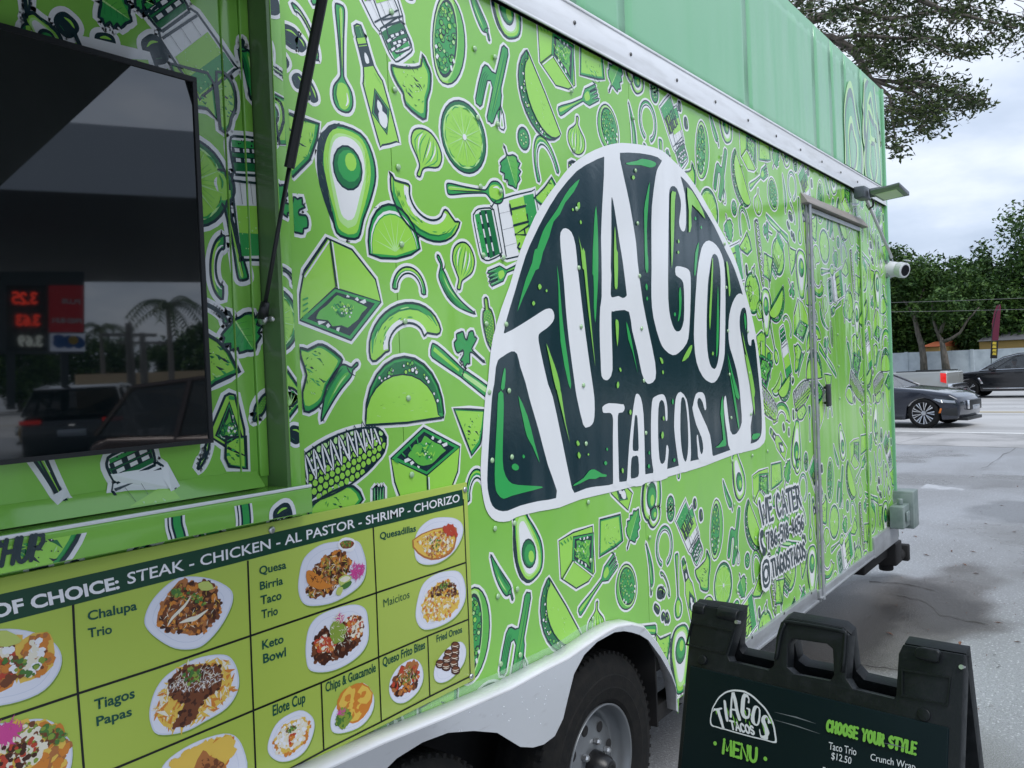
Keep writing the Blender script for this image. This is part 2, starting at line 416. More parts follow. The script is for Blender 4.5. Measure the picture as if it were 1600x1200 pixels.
def chili(p0, p1, bend=.12, fat=.075, **k):
    d = Dr(p0, p1, **k)
    c = lambda s: bend*math.sin(PI*s)
    up = [(s, c(s)+w*fat) for s, w in ((.17,.75),(.25,1),(.45,.95),(.65,.75),(.85,.4))]
    dn = [(s, c(s)-w*fat) for s, w in ((.85,.35),(.65,.7),(.45,.95),(.25,1),(.17,.75))]
    d.body([(.0,.02),(.02,.05),(.12,.02)] + up + [(1, 0)] + dn + [(.12,-.02),(.04,.0)], MID).ink()
    d.f([(s, c(s)+w*fat) for s, w in ((.22,.5),(.45,.5),(.8,.15),(.45,.1),(.25,.1))], GR)
    d.line([(s, c(s)-.55*fat) for s in (.22,.4,.6,.8)], 1.6, DEEP).line([(s, c(s)+.35*fat) for s in (.26,.4,.6)], .9, PALE)
    d.line([(.16, fat*.9),(.19,0),(.16,-fat*.9)], .8)
    return emit(d)
def bottle(p0, p1, **k):
    d = Dr(p0, p1, **k)
    d.body(mir([(0,.045),(.1,.05),(.1,.06),(.34,.068),(.46,.12),(.52,.13),(.97,.13),(1,.1)]), LT, 2).ink()
    d.f([(.005,.04),(.1,.045),(.1,-.045),(.005,-.04)], DEEP, 0).f([(.17,.06),(.34,.062),(.34,-.062),(.17,-.06)], INK, 0)
    d.line([(.02,.02),(.09,.02)], 1.2, PALE).line([(.155,.055),(.155,-.055)], .8, INK, 0)
    d.f([(.52,0),(.72,.12),(.93,0),(.72,-.12)], INK, 0).line([(.545,0),(.72,.1),(.905,0),(.72,-.1)], .7, MID, 0, 0, closed=True)
    d.f([(.62,.0),(.68,.035),(.72,.02),(.76,.06),(.82,.05),(.87,0),(.82,-.05),(.74,-.04),(.72,-.02),(.68,-.03)], WH, 2).f([(.22,.0),(.26,.025),(.31,.02),(.31,-.02),(.26,-.02)], WH, 2)
    d.line([(.44,-.09),(.5,-.11)], 1.2, WH).line([(.4,.05),(.5,.1)], 1.4, MID)
    return emit(d)
def shaker(p0, p1, wr=.23, text=None, tflip=1, tmir=False, **k):
    d = Dr(p0, p1, **k); w = wr
    d.body(mir([(0,w*.55),(.03,w*.75),(.1,w*.85),(.26,w*.8),(.3,w*.72),(.36,w*.98),(.95,w*1.04),(1,w*.9)]), WH, 2)
    d.f([(.03,w*.7),(.25,w*.75),(.25,-w*.75),(.03,-w*.7)], MID, 0).f([(.12,w*.8),(.28,w*.74),(.28,-w*.74),(.12,-w*.8)], DEEP, 0).ink()
    for s in (.11, .19):
        d.line([(s, -w*.75), (s, w*.75)], 2.0, INK, 0)
        for t in (-.45, .05, .5): d.line([(s, w*(t-.14)), (s, w*(t+.14))], 1.3, WH, 0)
    d.dots(8, .02, .07, -w*.5, w*.5, INK, .0015)
    d.line([(.31,-w*.75),(.31,w*.75)], 1, INK, 0)
    d.f([(.56,w*.9),(.97,w*.95),(.97,-w*.95),(.56,-w*.9)], LT, 0).f([(.8,w*.95),(.97,w*.95),(.97,-w*.95),(.78,-w*.95)], MID, 0).dots(16, .58, .95, -w*.85, w*.85, PALE, .0016)
    for t in (-.55, 0, .55): d.line([(.37, w*t), (.55, w*t)], 1.1)
    d.line([(.36,-w*.9),(.38,w*.9)], .9, INK, 0)
    if text:
        hh = d.L*.24; tot = sum(GL[c][0]+.25 for c in text); need = d.L*w*1.75; sx = need/(tot*hh)
        def fr(s, t):
            return d(.56+(.24*(t/hh if not tmir else 1-t/hh) if tflip > 0 else .24*(1-t/hh)), (-w*.85+s/hh/ tot*w*1.75)*(-1 if tmir else 1))
        hand(d.a, text, fr, hh, IW*1.5*d.sc, INK, .25)
    return emit(d)
def avocado(p0, p1, wr=.30, **k):
    d = Dr(p0, p1, **k); w = wr
    sh = lambda q, o=0: mir([(o*.9,.0001),(o+.03,w*.38*q),(.2,w*.55*q),(.4,w*.82*q),(.62,w*q),(.82,w*.86*q),(.96-o*.6,w*.45*q)])
    d.body(sh(1), MID).ink(1.3)
    d.f([(.1,-w*.5),(.4,-w*.95),(.65,-w*1.04),(.85,-w*.9),(.99,-w*.3),(.93,-w*.4),(.8,-w*.72),(.6,-w*.84),(.4,-w*.66)], INK)
    d.f(sh(.82,.04), LT).f(sh(.66,.1), PALE).f(mir([(.16,.0001),(.2,w*.22),(.4,w*.42),(.62,w*.6),(.8,w*.5),(.88,w*.2)]), WH)
    d.f([(.62+.19*math.cos(a), w*.5*math.sin(a)) for a in [i*PI/8 for i in range(16)]], DEEP, 0).a.stroke(d.m([(.62+.19*math.cos(a), w*.5*math.sin(a)) for a in [i*PI/8 for i in range(16)]]), IW*d.sc, INK, True)
    d.f([(.64+.14*math.cos(a), w*.04+w*.4*math.sin(a)) for a in [i*PI/6 for i in range(12)]], MID, 0).f([(.68+.08*math.cos(a), w*.1+w*.2*math.sin(a)) for a in [i*PI/6 for i in range(12)]], LT, 0)
    for i in range(7): s = .15+i*.1; d.line([(s, w*.55+.02), (s+.09, w*.7+.01)], .6, MID)
    for i in range(16):
        s = rnd.uniform(.18, .85); g = w*(.35+.35*math.sin(PI*s))*rnd.choice((-1, 1)); d.line([(s, g), (s+rnd.uniform(.05, .1), g*1.06)], .55, rnd.choice((PALE, GR, WH, LT)))
    for i in range(5): s = .35+i*.11; d.line([(s, -w*.84), (s+.03, -w*.9)], .5, LT)
    return emit(d)
def band(p0, p1, bend, w0, w1, col, n=9):
    "points of a curved band: centre line arcs by bend"
    c = lambda s: bend*math.sin(PI*s)
    up = [(s, c(s)+w0) for s in [i/(n-1) for i in range(n)]]
    return up
def avoslice(p0, p1, bend=.45, fat=.17, **k):
    d = Dr(p0, p1, **k)
    def arc(r, a0=0, a1=PI, n=9, sx=1.0): return [(.5-.5*sx*math.cos(a0+(a1-a0)*i/(n-1))*r, bend*r*math.sin(a0+(a1-a0)*i/(n-1))*1.35) for i in range(n)]
    outer = arc(1.0); inner = arc(.5)[::-1]
    d.body(outer + [(.93,-.03),(.8,.02)] + inner + [(.2,.0),(.06,-.04)], LT, 2)
    d.a.stroke(d.m(arc(.93, .1, 3.0)), .075*d.L, MID, taper=1); d.a.stroke(d.m(arc(.86, .3, 2.8)), .02*d.L, DEEP, taper=1)
    d.f(arc(.6, 1.5, 3.05) + arc(.5, 1.5, 3.05)[::-1], WH, 0).f(arc(.64, .1, 1.5) + arc(.52, .1, 1.5)[::-1], WH, 0)
    for i in range(14):
        a = rnd.uniform(.3, 2.7); r = rnd.uniform(.62, .9); d.line(arc(r, a, a+rnd.uniform(.12, .3), 3), .6, rnd.choice((DEEP, GR, PALE, MID)))
    d.ink(1.2)
    return emit(d)
def arcring(p0, p1, bend=.5, wd=.13, **k):
    d = Dr(p0, p1, **k)
    arc = lambda r, a0=0.0, a1=PI, n=11: [(.5-.5*math.cos(a0+(a1-a0)*i/(n-1))*r, bend*math.sin(a0+(a1-a0)*i/(n-1))*r) for i in range(n)]
    d.body(arc(1) + arc(1-2*wd)[::-1], MID, 2)
    d.a.stroke(d.m(arc(1-1.5*wd)), wd*.3*d.L, WH, taper=1); d.a.stroke(d.m(arc(1-wd*.6, .4, 2.8)), wd*.35*d.L, LT, taper=1); d.ink()
    return emit(d)
def horseshoe(c, top, open_=0.5, wd=.13, rx=.62, **k):
    d = Dr(c, top, **k)
    A0 = -PI*open_; A1 = PI+PI*open_
    arc = lambda r, n=17: [(r*math.sin(A0+(A1-A0)*i/(n-1)), r*rx*math.cos(A0+(A1-A0)*i/(n-1))) for i in range(n)]
    d.body(arc(1) + arc(1-wd*1.6)[::-1], MID, 2)
    d.a.stroke(d.m(arc(1-1.15*wd)), wd*.35*d.L, WH); d.ink()
    return emit(d)
def lime(c, top, rat=1.0, **k):
    d = Dr(c, top, **k)
    ring = lambda r, n=28, o=0: [(r*math.cos(2*PI*i/n), r*rat*math.sin(2*PI*i/n)+o) for i in range(n)]
    d.body(ring(1), DEEP, 0).f(ring(.88, o=.02), PALE, 0).f(ring(.83, o=.02), LT, 0).ink()
    for i in range(10):
        a = 2*PI*i/10+.2
        d.line([(0, 0), (.84*math.cos(a), .84*rat*math.sin(a))], 1.0, PALE, 2)
        for q in (-.16, .14): d.line([(.3*math.cos(a+q+.3), .3*rat*math.sin(a+q+.3)), (.66*math.cos(a+.24+q*.6), .66*rat*math.sin(a+.24+q*.6))], .7, MID)
        d.line([(.8*math.cos(a+.1), .8*rat*math.sin(a+.1)), (.84*math.cos(a+.31), .84*rat*math.sin(a+.31)), (.8*math.cos(a+.53), .8*rat*math.sin(a+.53))], .8, MID)
    d.f(ring(.09, 8), WH, 0)
    return emit(d)
def wedge(p0, p1, bulge=.55, **k):
    d = Dr(p0, p1, **k)
    dome = [(.5-.5*math.cos(PI*i/12), bulge*math.sin(PI*i/12)) for i in range(13)]
    d.body(dome + [(.8,-.07),(.5,-.1),(.2,-.07)], MID, 0).f([(.5+(x-.5)*.86, .0+y*.78) for x, y in dome] + [(.5,-.06)], LT, 0)
    d.a.stroke(d.m([(.5+(x-.5)*.9, y*.84) for x, y in dome]), IW*1.5*d.sc, WH, taper=1)
    for i in range(1, 8): a = PI*i/8; d.line([(.5,.0), (.5-.4*math.cos(a), bulge*.74*math.sin(a))], .9, PALE, 2)
    d.dots(10, .2, .8, bulge*.88, bulge*.97, INK, .0012).ink(1.2)
    return emit(d)
def taco(p0, p1, bulge=.6, **k):
    d = Dr(p0, p1, **k)
    dome = [(.5-.5*math.cos(PI*i/12), bulge*math.sin(PI*i/12)) for i in range(13)]
    d.body([(-.0,-.05)] + dome + [(1,-.04),(.5,-.06)], MID, 0)
    d.f([(.02,-.0)] + [(.5+(x-.5)*.93, y*.93) for x, y in dome[1:-1]] + [(.98,0)], DEEP, 0)
    for i in range(34):
        a = PI*rnd.uniform(.16, .97); r = rnd.uniform(.74, .92)
        q = d(.5-.5*math.cos(a)*r, bulge*math.sin(a)*r); rr = d.L*rnd.uniform(.012, .028)
        d.a.disc(q, rr, INK, n=7); d.a.disc(q, rr*.72, rnd.choice((WH, LT, GR, WH)), n=6)
    front = [(0,-.05)] + [(.46-.46*math.cos(PI*i/12)+ .0, bulge*.72*math.sin(PI*i/12)-.01) for i in range(13)] + [(.97,-.05),(.5,-.06)]
    d.f(front, LT, 0).a.stroke(d.m(front), IW*.8*d.sc, INK, True)
    for i in range(12): s = rnd.uniform(.12, .8); t = rnd.uniform(.02, bulge*.5*math.sin(PI*s*.95)); d.line([(s, t), (s+rnd.uniform(.02, .05), t+rnd.uniform(-.01, .015))], .7, rnd.choice((WH, INK, MID, WH)))
    d.ink(1.2)
    return emit(d)
def corn(p0, p1, fat=.2, elote=True, **k):
    d = Dr(p0, p1, **k)
    sh = lambda s: fat*(.75+.25*math.sin(PI*min(1, s*1.2))) * (1 if s < .72 else math.sqrt(max(0, 1-((s-.72)/.29)**2)))
    pts = [(s, sh(s)) for s in (0,.12,.3,.5,.7,.84,.94)] + [(1,0)] + [(s, -sh(s)) for s in (.94,.84,.7,.5,.3,.12,0)]
    d.body(pts, INK, 2)
    r = fat*.155
    rows = int(1/(2*r*.92))
    for i in range(rows):
        for j in range(-3, 4):
            s = .03+(i+.5*(j % 2))*2*r*.92; t = j*fat*.27
            if s < .97 and abs(t) < sh(s)*.9: d.a.disc(d(s, t), r*.82*d.L, LT if j < 1 else PALE, n=7, new=(j == -3))
    if elote:
        z = [(.02+i*.045, fat*(.95 if i % 2 else -.15)) for i in range(21)]
        d.line(z, 2.6, INK, 0, 3).line(z, 1.0, WH, 0, 3)
        for i in range(26): d.a.disc(d(rnd.uniform(.05, .9), rnd.uniform(-.1, .8)*fat), .003*d.sc, WH, n=6)
    d.ink()
    return emit(d)
def cobcorner(p0, p1, **k):
    d = Dr(p0, p1, **k)
    d.body(mir([(0,.05),(.2,.06),(.24,.13),(.45,.18),(.8,.13),(.98,.03)]), LT, 3).f(mir([(.24,.1),(.45,.15),(.8,.1),(.95,.02)]), GR)
    for i in range(10):
        for j in (-2,-1,0,1,2):
            s = .28+i*.065+.03*(j % 2); t = j*.055
            if abs(t) < .14*(1.15-abs(s-.45)): d.a.disc(d(s, t), .024*d.L, INK, n=7); d.a.disc(d(s, t), .017*d.L, LT, n=7)
    d.line([(.03,.02),(.2,.02)], .8).line([(.03,-.02),(.2,-.02)], .8, DEEP).ink()
    return emit(d)
def leaf(p0, p1, fat=.32, **k):
    d = Dr(p0, p1, **k)
    L = [(0,.015),(.2,.02),(.24,.6*fat),(.34,.95*fat),(.42,.85*fat),(.5,1.12*fat),(.58,.75*fat),(.68,.95*fat),(.74,.6*fat),(.84,.65*fat),(.9,.25*fat),(1,0)]
    R = [(.9,-.3*fat),(.82,-.7*fat),(.72,-.6*fat),(.66,-.95*fat),(.55,-.75*fat),(.46,-1.1*fat),(.36,-.85*fat),(.28,-.9*fat),(.24,-.5*fat),(.2,-.02),(0,-.015)]
    d.body(L+R, MID, 2).f([(.24,.0),(.3,.7*fat),(.5,.8*fat),(.7,.5*fat),(.95,.02),(.5,-.02)], GR)
    d.line([(.02,0),(.5,0),(.95,0)], .9, PALE, 2)
    for s in (.3,.45,.6,.75): d.line([(s, 0), (s+.1, .6*fat*(1.1-s))], .8, DEEP).line([(s, 0), (s+.08, -.7*fat*(1.1-s))], .8, DEEP)
    d.ink()
    return emit(d)
def sprig(p0, p1, **k):
    d = Dr(p0, p1, **k)
    lobes = [(0,.015),(.4,.02),(.45,.1),(.36,.26),(.44,.3),(.48,.42),(.58,.34),(.66,.36),(.62,.2),(.68,.13),(.78,.26),(.88,.24),(.98,.14),(.94,.04),(1,-.04),(.92,-.13),(.84,-.2),(.74,-.12),(.66,-.12),(.68,-.28),(.58,-.38),(.48,-.3),(.4,-.32),(.42,-.18),(.44,-.08),(.4,-.02),(0,-.015)]
    d.body(lobes, MID, 2)
    for a, b in (((.5,.05),(.55,.28)), ((.5,-.05),(.54,-.28)), ((.62,.0),(.9,.0)), ((.66,.1),(.84,.2)), ((.66,-.1),(.82,-.12))):
        d.line([a, b], 1.6, GR).line([a, b], .7, DEEP)
    d.line([(.02,0),(.45,0)], .8, PALE).ink()
    return emit(d)
def garlic(p0, p1, fat=.36, **k):
    d = Dr(p0, p1, **k)
    d.body([(0,.03),(.03,.06),(.2,.05),(.32,.16),(.5,fat),(.75,fat*1.05),(.93,fat*.6),(1,0),(.93,-fat*.6),(.75,-fat*1.05),(.5,-fat),(.32,-.16),(.2,-.05),(.03,-.04)], LT)
    for t in (-.75,-.4,0,.4,.75): d.line([(.3, t*.15), (.6, t*fat*1.1), (.93, t*fat*.6)], .8, MID if t else DEEP)
    for t in (-.55,-.15,.6): d.line([(.45, t*fat*.8), (.7, t*fat), (.85, t*fat*.8)], 1.1, WH)
    d.ink()
    return emit(d)
def bowl(c, top, rat=.55, rim=.25, side=1, **k):
    "round bean bowl seen tilted: back wall to one side"
    d = Dr(c, top, **k)
    el = lambda r, o=0.0, n=24, q=1.0: [(r*math.cos(2*PI*i/n), side*o+r*rat*q*math.sin(2*PI*i/n)) for i in range(n)]
    outer = [(math.cos(a)*1.0, side*(rat*math.sin(a)*(1 if math.sin(a) < 0 else 1+rim/rat))) for a in [2*PI*i/26 for i in range(26)]]
    d.body(outer, LT, 0).f([(x*.95, y+side*.02) for x, y in outer if y*side > 0] , GR, 0).ink(1.1)
    for i in range(6): a = .4+i*.4; d.line([(math.cos(a)*.93, side*(rat*math.sin(a)*(1+rim/rat)*.96)), (math.cos(a)*.8, side*(rat*math.sin(a)*1.08))], .8, MID)
    d.f(el(.95), PALE, 0).f(el(.88), INK, 0).f(el(.8, -.02), MID, 0)
    for i in range(60):
        a = rnd.uniform(0, 2*PI); r = .76*math.sqrt(rnd.random())
        q = d(r*math.cos(a), side*-.02+r*rat*math.sin(a)); rr = d.L*rnd.uniform(.05, .08)
        d.a.disc(q, rr, INK if i % 3 else DEEP, n=7); d.a.disc(q, rr*.75, rnd.choice((MID, GR, LT, PALE, GR)), n=6)
    for a in (2.0, 2.3, 3.9, 4.2): d.line([(.86*math.cos(a), .86*rat*math.sin(a)), (.72*math.cos(a), .72*rat*math.sin(a))], 1.8, WH, 0)
    return emit(d)
def carton(rim, out, far=None, guac=None, sc=1.0, plane=None):
    "rim: 4 photo pixels of the open mouth; out: outline loop of the whole box"
    pl = plane or W
    d = Dr((0, 0), (1, 0), sc=sc, plane=lambda a, b: (a, b))
    R = [pl(*p) for p in rim]; O = [pl(*p) for p in out]
    d.L = math.hypot(R[0][0]-R[2][0], R[0][1]-R[2][1])
    d.body(O, LT, 0, local=False).ink(1.1)
    c = (sum(p[0] for p in R)/4, sum(p[1] for p in R)/4)
    sh = lambda q: [(c[0]+(p[0]-c[0])*q, c[1]+(p[1]-c[1])*q) for p in R]
    d.f(sh(1.0), MID, 0, False).a.stroke(sh(1.0), IW*sc, INK, True)
    d.f(sh(.84), INK, 0, False)
    S = sh(.84)
    for i in (0, 1, 2, 3):
        for q in (.3, .55, .75):
            a = (S[i][0]+(S[(i+1) % 4][0]-S[i][0])*q, S[i][1]+(S[(i+1) % 4][1]-S[i][1])*q)
            b = (a[0]+(c[0]-a[0])*.35, a[1]+(c[1]-a[1])*.35)
            if (i+int(q*10)) % 2: d.a.stroke([a, b], IW*1.8*sc, WH)
    n = 18; g = []
    for i in range(n):
        t = i/n*4; j = int(t); u = t-j
        a = (S[j][0]+(S[(j+1) % 4][0]-S[j][0])*u, S[j][1]+(S[(j+1) % 4][1]-S[j][1])*u); q = rnd.uniform(.68, .92)
        g.append((c[0]+(a[0]-c[0])*q, c[1]+(a[1]-c[1])*q))
    d.f(g, GR, 2, False).a.stroke(smooth_loop(g, 2), IW*.8*sc, INK, True)
    for i in range(13):
        a = rnd.uniform(0, 2*PI); r = d.L*rnd.uniform(.04, .27); q = (c[0]+r*math.cos(a), c[1]+r*math.sin(a)*.7)
        d.a.stroke([(q[0]+rnd.uniform(-.1, .1)*d.L*.2+(k_-2)*d.L*.05, q[1]+rnd.uniform(-.02, .02)*d.L+math.sin(k_*1.9)*d.L*.04) for k_ in range(5)], IW*.9*sc, rnd.choice((DEEP, MID, DEEP, LT)), taper=1, curve=3)
    for i in range(16):
        a = rnd.uniform(0, 2*PI); r = d.L*rnd.uniform(.0, .28)
        d.a.disc((c[0]+r*math.cos(a), c[1]+r*math.sin(a)*.7), .0025*sc, rnd.choice((WH, DEEP, PALE)), n=6)
    for i in range(4):
        t = i/4; a, b = O[0], O[1]; a2 = (a[0]+(b[0]-a[0])*t, a[1]+(b[1]-a[1])*t); cc = (sum(p[0] for p in O)/len(O), sum(p[1] for p in O)/len(O))
        e1, e2 = (a2[0]*.93+cc[0]*.07, a2[1]*.93+cc[1]*.07), (a2[0]*.8+cc[0]*.2, a2[1]*.8+cc[1]*.2); d.a.stroke([e1, e2], IW*.8*sc, MID, taper=0)
    if far:
        for a, b in far: d.a.stroke([pl(*a), pl(*b)], IW*1.0*sc, INK); 
        for a, b in far: A = pl(*a); B = pl(*b); d.a.stroke([(A[0]+.006*sc, A[1]-.004*sc), (B[0]+.006*sc, B[1]-.004*sc)], IW*.9*sc, WH)
    return emit(d)
def chip(out, curve=2, cracks=5, sc=1.0, plane=None, col=None):
    pl = plane or W
    d = Dr((0, 0), (1, 0), sc=sc, plane=lambda a, b: (a, b))
    O = [pl(*p) for p in out]
    c = (sum(p[0] for p in O)/len(O), sum(p[1] for p in O)/len(O))
    R = sum(math.hypot(p[0]-c[0], p[1]-c[1]) for p in O)/len(O); d.L = R
    d.body(O, MID, curve, local=False)
    d.f([(c[0]+(p[0]-c[0])*.86-R*.03, c[1]+(p[1]-c[1])*.86+R*.02) for p in O], col or LT, curve, False)
    for i in range(cracks*2):
        a = rnd.uniform(0, 2*PI); r = R*rnd.uniform(.15, .72); q = (c[0]+r*math.cos(a)*.8-R*.1, c[1]+r*math.sin(a)); l_ = R*rnd.uniform(.14, .36)
        d.a.stroke([q, (q[0]+l_*.5, q[1]-l_*rnd.uniform(.1, .4)), (q[0]+l_, q[1]-l_*rnd.uniform(.2, .9))], IW*rnd.uniform(.7, 1.2)*sc, rnd.choice((INK, MID, INK, DEEP)), taper=1)
    for i in range(14):
        a = rnd.uniform(0, 2*PI); r = R*rnd.uniform(.1, .75)
        d.a.disc((c[0]+r*math.cos(a)*.8, c[1]+r*math.sin(a)), R*.018, rnd.choice((INK, WH, INK, PALE)), n=6)
    for i in range(10):
        a = rnd.uniform(0, 2*PI); r = R*rnd.uniform(.6, .78); q = (c[0]+r*math.cos(a)*.8, c[1]+r*math.sin(a)); d.a.stroke([q, (q[0]+R*.06*math.cos(a+1.2), q[1]+R*.08*math.sin(a+1.2)), (q[0]+R*.14*math.cos(a+1.4), q[1]+R*.16*math.sin(a+1.4))], IW*.6*sc, rnd.choice((MID, PALE, DEEP)), taper=1)
    d.ink(1.2)
    return emit(d)
def olive(p0, p1, fat=.34, **k):
    d = Dr(p0, p1, **k)
    d.body(mir([(0,.12),(.12,fat*.8),(.4,fat),(.7,fat*1.02),(.92,fat*.6)]), INK, 3).ink()
    d.line([(.2, fat*.4),(.5, fat*.6),(.8, fat*.45)], .9, LT).line([(.3, -fat*.6),(.6,-fat*.7)], .7, MID)
    return emit(d)
def jal(c, top, rat=.9, **k):
    d = Dr(c, top, **k)
    ring = lambda r, n=18: [(r*math.cos(2*PI*i/n), r*rat*math.sin(2*PI*i/n)) for i in range(n)]
    d.body(ring(1), DEEP, 0).f(ring(.8), MID, 0).ink()
    for i in range(6):
        a = i*PI/3; d.a.disc(d(.45*math.cos(a), .45*rat*math.sin(a)), .17*d.L, INK, n=7); d.a.disc(d(.45*math.cos(a), .45*rat*math.sin(a)), .11*d.L, PALE, n=6)
    return emit(d)
def cactus(p0, p1, flip=1, arms=1, **k):
    d = Dr(p0, p1, flip=flip, **k)
    d.body([(.02,.06),(.3,.07),(.42,.08),(.44,.2),(.3,.2),(.08,.2),(.04,.25),(.06,.3),(.3,.31),(.5,.3),(.58,.22),(.6,.08),(.95,.06),(1,0),(.95,-.06),(.52,-.07),(.45,-.13),(.2,-.15),(.14,-.2),(.2,-.25),(.45,-.24),(.52,-.2),(.38,-.07),(.3,-.07),(.02,-.06)][:24] if False else
           [(0,0),(.02,.06),(.4,.07),(.42,.18),(.1,.18),(.06,.24),(.1,.3),(.5,.3),(.58,.22),(.59,.07),(.95,.065),(1,0),(.95,-.065),(.5,-.065),(.42,-.1),(.08,-.16),(.04,-.22),(.08,-.27),(.5,-.22),(.36,-.07),(.02,-.06)][:17]+[(.08,-.28),(.46,-.24),(.4,-.16)][:0]+[(.1,-.27),(.3,-.12),(.02,-.06)], MID, 2)
    for t in (-.035, -.01, .015, .04): d.line([(.05, t), (.5, t), (.95, t)], .7, rnd.choice((DEEP, GR)))
    for t in (.2, .23, .26): d.line([(.1, t), (.4, t+.01), (.5, t*.9)], .7, DEEP)
    d.line([(.1,-.02),(.5,-.03),(.9,-.03)], .9, GR).ink()
    return emit(d)

def P(ox, oy, s, *pts): return [(ox+x/s, oy+y/s) for x, y in pts]
c2 = lambda *p: P(400, 0, 3, *p)
c4 = lambda *p: P(400, 400, 3, *p)
c5 = lambda *p: P(800, 0, 3, *p)
c9 = lambda *p: P(800, 800, 3, *p)
z1 = lambda *p: P(1150, 250, 6, *p)
z2 = lambda *p: P(1150, 430, 6, *p)
z3 = lambda *p: P(1150, 600, 6, *p)
z4 = lambda *p: P(1150, 780, 6, *p)
z5 = lambda *p: P(950, 770, 7.5, *p)

# one repeat of the pattern, each drawing traced where the photograph shows it best
spoon(*c2((392, 22), (410, 530)))
bottle(*c2((475, 120), (625, 672)))
shaker(*c2((690, 240), (545, -190)), wr=.2)
chip(c2((632,305),(660,312),(720,318),(772,308),(778,255),(800,300),(818,345),(815,420),(800,470),(795,555),(760,545),(700,490),(690,440),(665,400),(640,350)), 2)
bowl(*c2((890, 180), (905, -25)), rat=.42, rim=.22, side=-1, flip=1)
chili(*c2((1098, 188), (985, -110)), bend=.05, fat=.1)
avocado(*c2((1120, -200), (1205, 190)), wr=.3)
cactus(*c2((1095, 570), (1170, 222)))
lime(*c2((975, 643), (975, 478)), rat=1.0)
garlic(*c2((762, 828), (820, 625)), fat=.42)
avocado(*c2((430, 1118), (430, 585)), wr=.34, flip=-1)
avoslice(*c2((632, 810), (955, 1040)), bend=-.28)
wedge(*c2((530, 1190), (768, 1165)), bulge=.62)
spoon(*c2((895, 885), (1162, 905)))
shaker(*c2((1035, 1110), (1330, 1030)), wr=.26, text='SALT', tflip=-1)
arcring(*c2((165, 15), (285, 285)), bend=.18, wd=.14)
olive(*c2((118, 145), (205, 200)), fat=.42)
olive(*c2((182, 350), (212, 410)), fat=.5)
olive(*c2((232, 405), (248, 462)), fat=.45)
chip(c2((85,440),(150,530),(230,560),(295,580),(285,650),(250,750),(170,830),(150,800),(120,640)), 0, 4)
sprig(*c2((90, 880), (225, 1090)))
carton(c4((370,150),(585,215),(445,395),(205,300)), c4((205,300),(205,180),(225,70),(330,-85),(450,-30),(560,110),(585,215),(445,395)), far=[c4((345,-75),(375,145)), c4((330,-80),(215,90))])
arcring(*c4((640, 150), (795, 180)), bend=.5, wd=.13)
chili(*c4((845, 5), (1030, 272)), bend=-.16, fat=.075)
garlic(*c4((950, 158), (985, -60)), fat=.32)
fork(*c4((1290, 20), (1092, 108)))
cobcorner(*c4((1075, 200), (1105, 440)))
avoslice(*c4((535, 480), (865, 345)), bend=.27)
sprig(*c4((1065, 495), (935, 375)))
knife(*c4((818, 435), (1180, 720)))
chip(c4((205,430),(240,440),(290,415),(330,425),(395,475),(398,500),(360,570),(330,610),(310,680),(270,720),(225,728),(215,640),(235,560),(210,480)), 2, 5)
chili(*c4((470, 495), (305, 775)), bend=-.1, fat=.12)
taco(*c4((512, 765), (878, 735)), bulge=.52)
chip(c4((925,715),(1000,718),(1075,722),(1065,800),(1050,880),(1010,935),(970,830)), 1, 4)
corn(*c4((185, 1075), (608, 850)), fat=.21)
carton(c4((785,805),(955,895),(800,1028),(632,950)), c4((632,950),(785,805),(955,895),(945,1010),(880,1180),(800,1300),(700,1200),(650,1060)), far=[c4((800,1030),(808,1260))])
arcring(*c4((985, 1150), (1090, 1120)), bend=.8, wd=.15)
chip(c4((240,1200),(310,1130),(400,1085),(455,1080),(500,1140),(440,1200),(400,1240),(300,1260)), 2, 4)
fork(*c4((575, 1450), (575, 1080)))
taco(*c5((218, 640), (60, 240)), bulge=.42)
carton(c5((190,150),(290,215),(285,400),(185,255)), c5((120,110),(190,130),(285,180),(295,400),(265,418),(205,400),(130,290)), far=[c5((185,255),(135,295)), c5((190,260),(285,410))])
chip(c5((320,180),(420,240),(432,372),(400,370),(318,350)), 1, 3)
leaf(*c5((455, 425), (510, 290)), fat=.3)
fork(*c5((218, 525), (400, 432)))
jal(*c5((54, 650), (54, 598)))
garlic(*c5((305, 545), (300, 722)), fat=.38)
bowl(*c5((455, 600), (430, 490)), rat=.78, rim=.2, side=1)
chili(*c5((575, 740), (545, 475)), bend=-.08, fat=.07)
horseshoe(*c5((636, 570), (636, 475)), open_=.38, rx=.9)
arcring(*c5((120, 850), (220, 805)), bend=.95, wd=.11)
leaf(*c5((-35, 690), (20, 885)), fat=.4)
shaker(*c5((810, 775), (715, 470)), wr=.2, text='PEPPER', tflip=-1)
jal(*c5((668, 440), (672, 402)))
olive(*c5((783, 475), (787, 525)))
olive(*c5((812, 550), (818, 608)))
avocado(*c5((560, 270), (600, 440)), wr=.4)
chip(c5((185,830),(215,890),(235,960),(190,990),(130,955),(100,930),(150,880)), 1, 4)
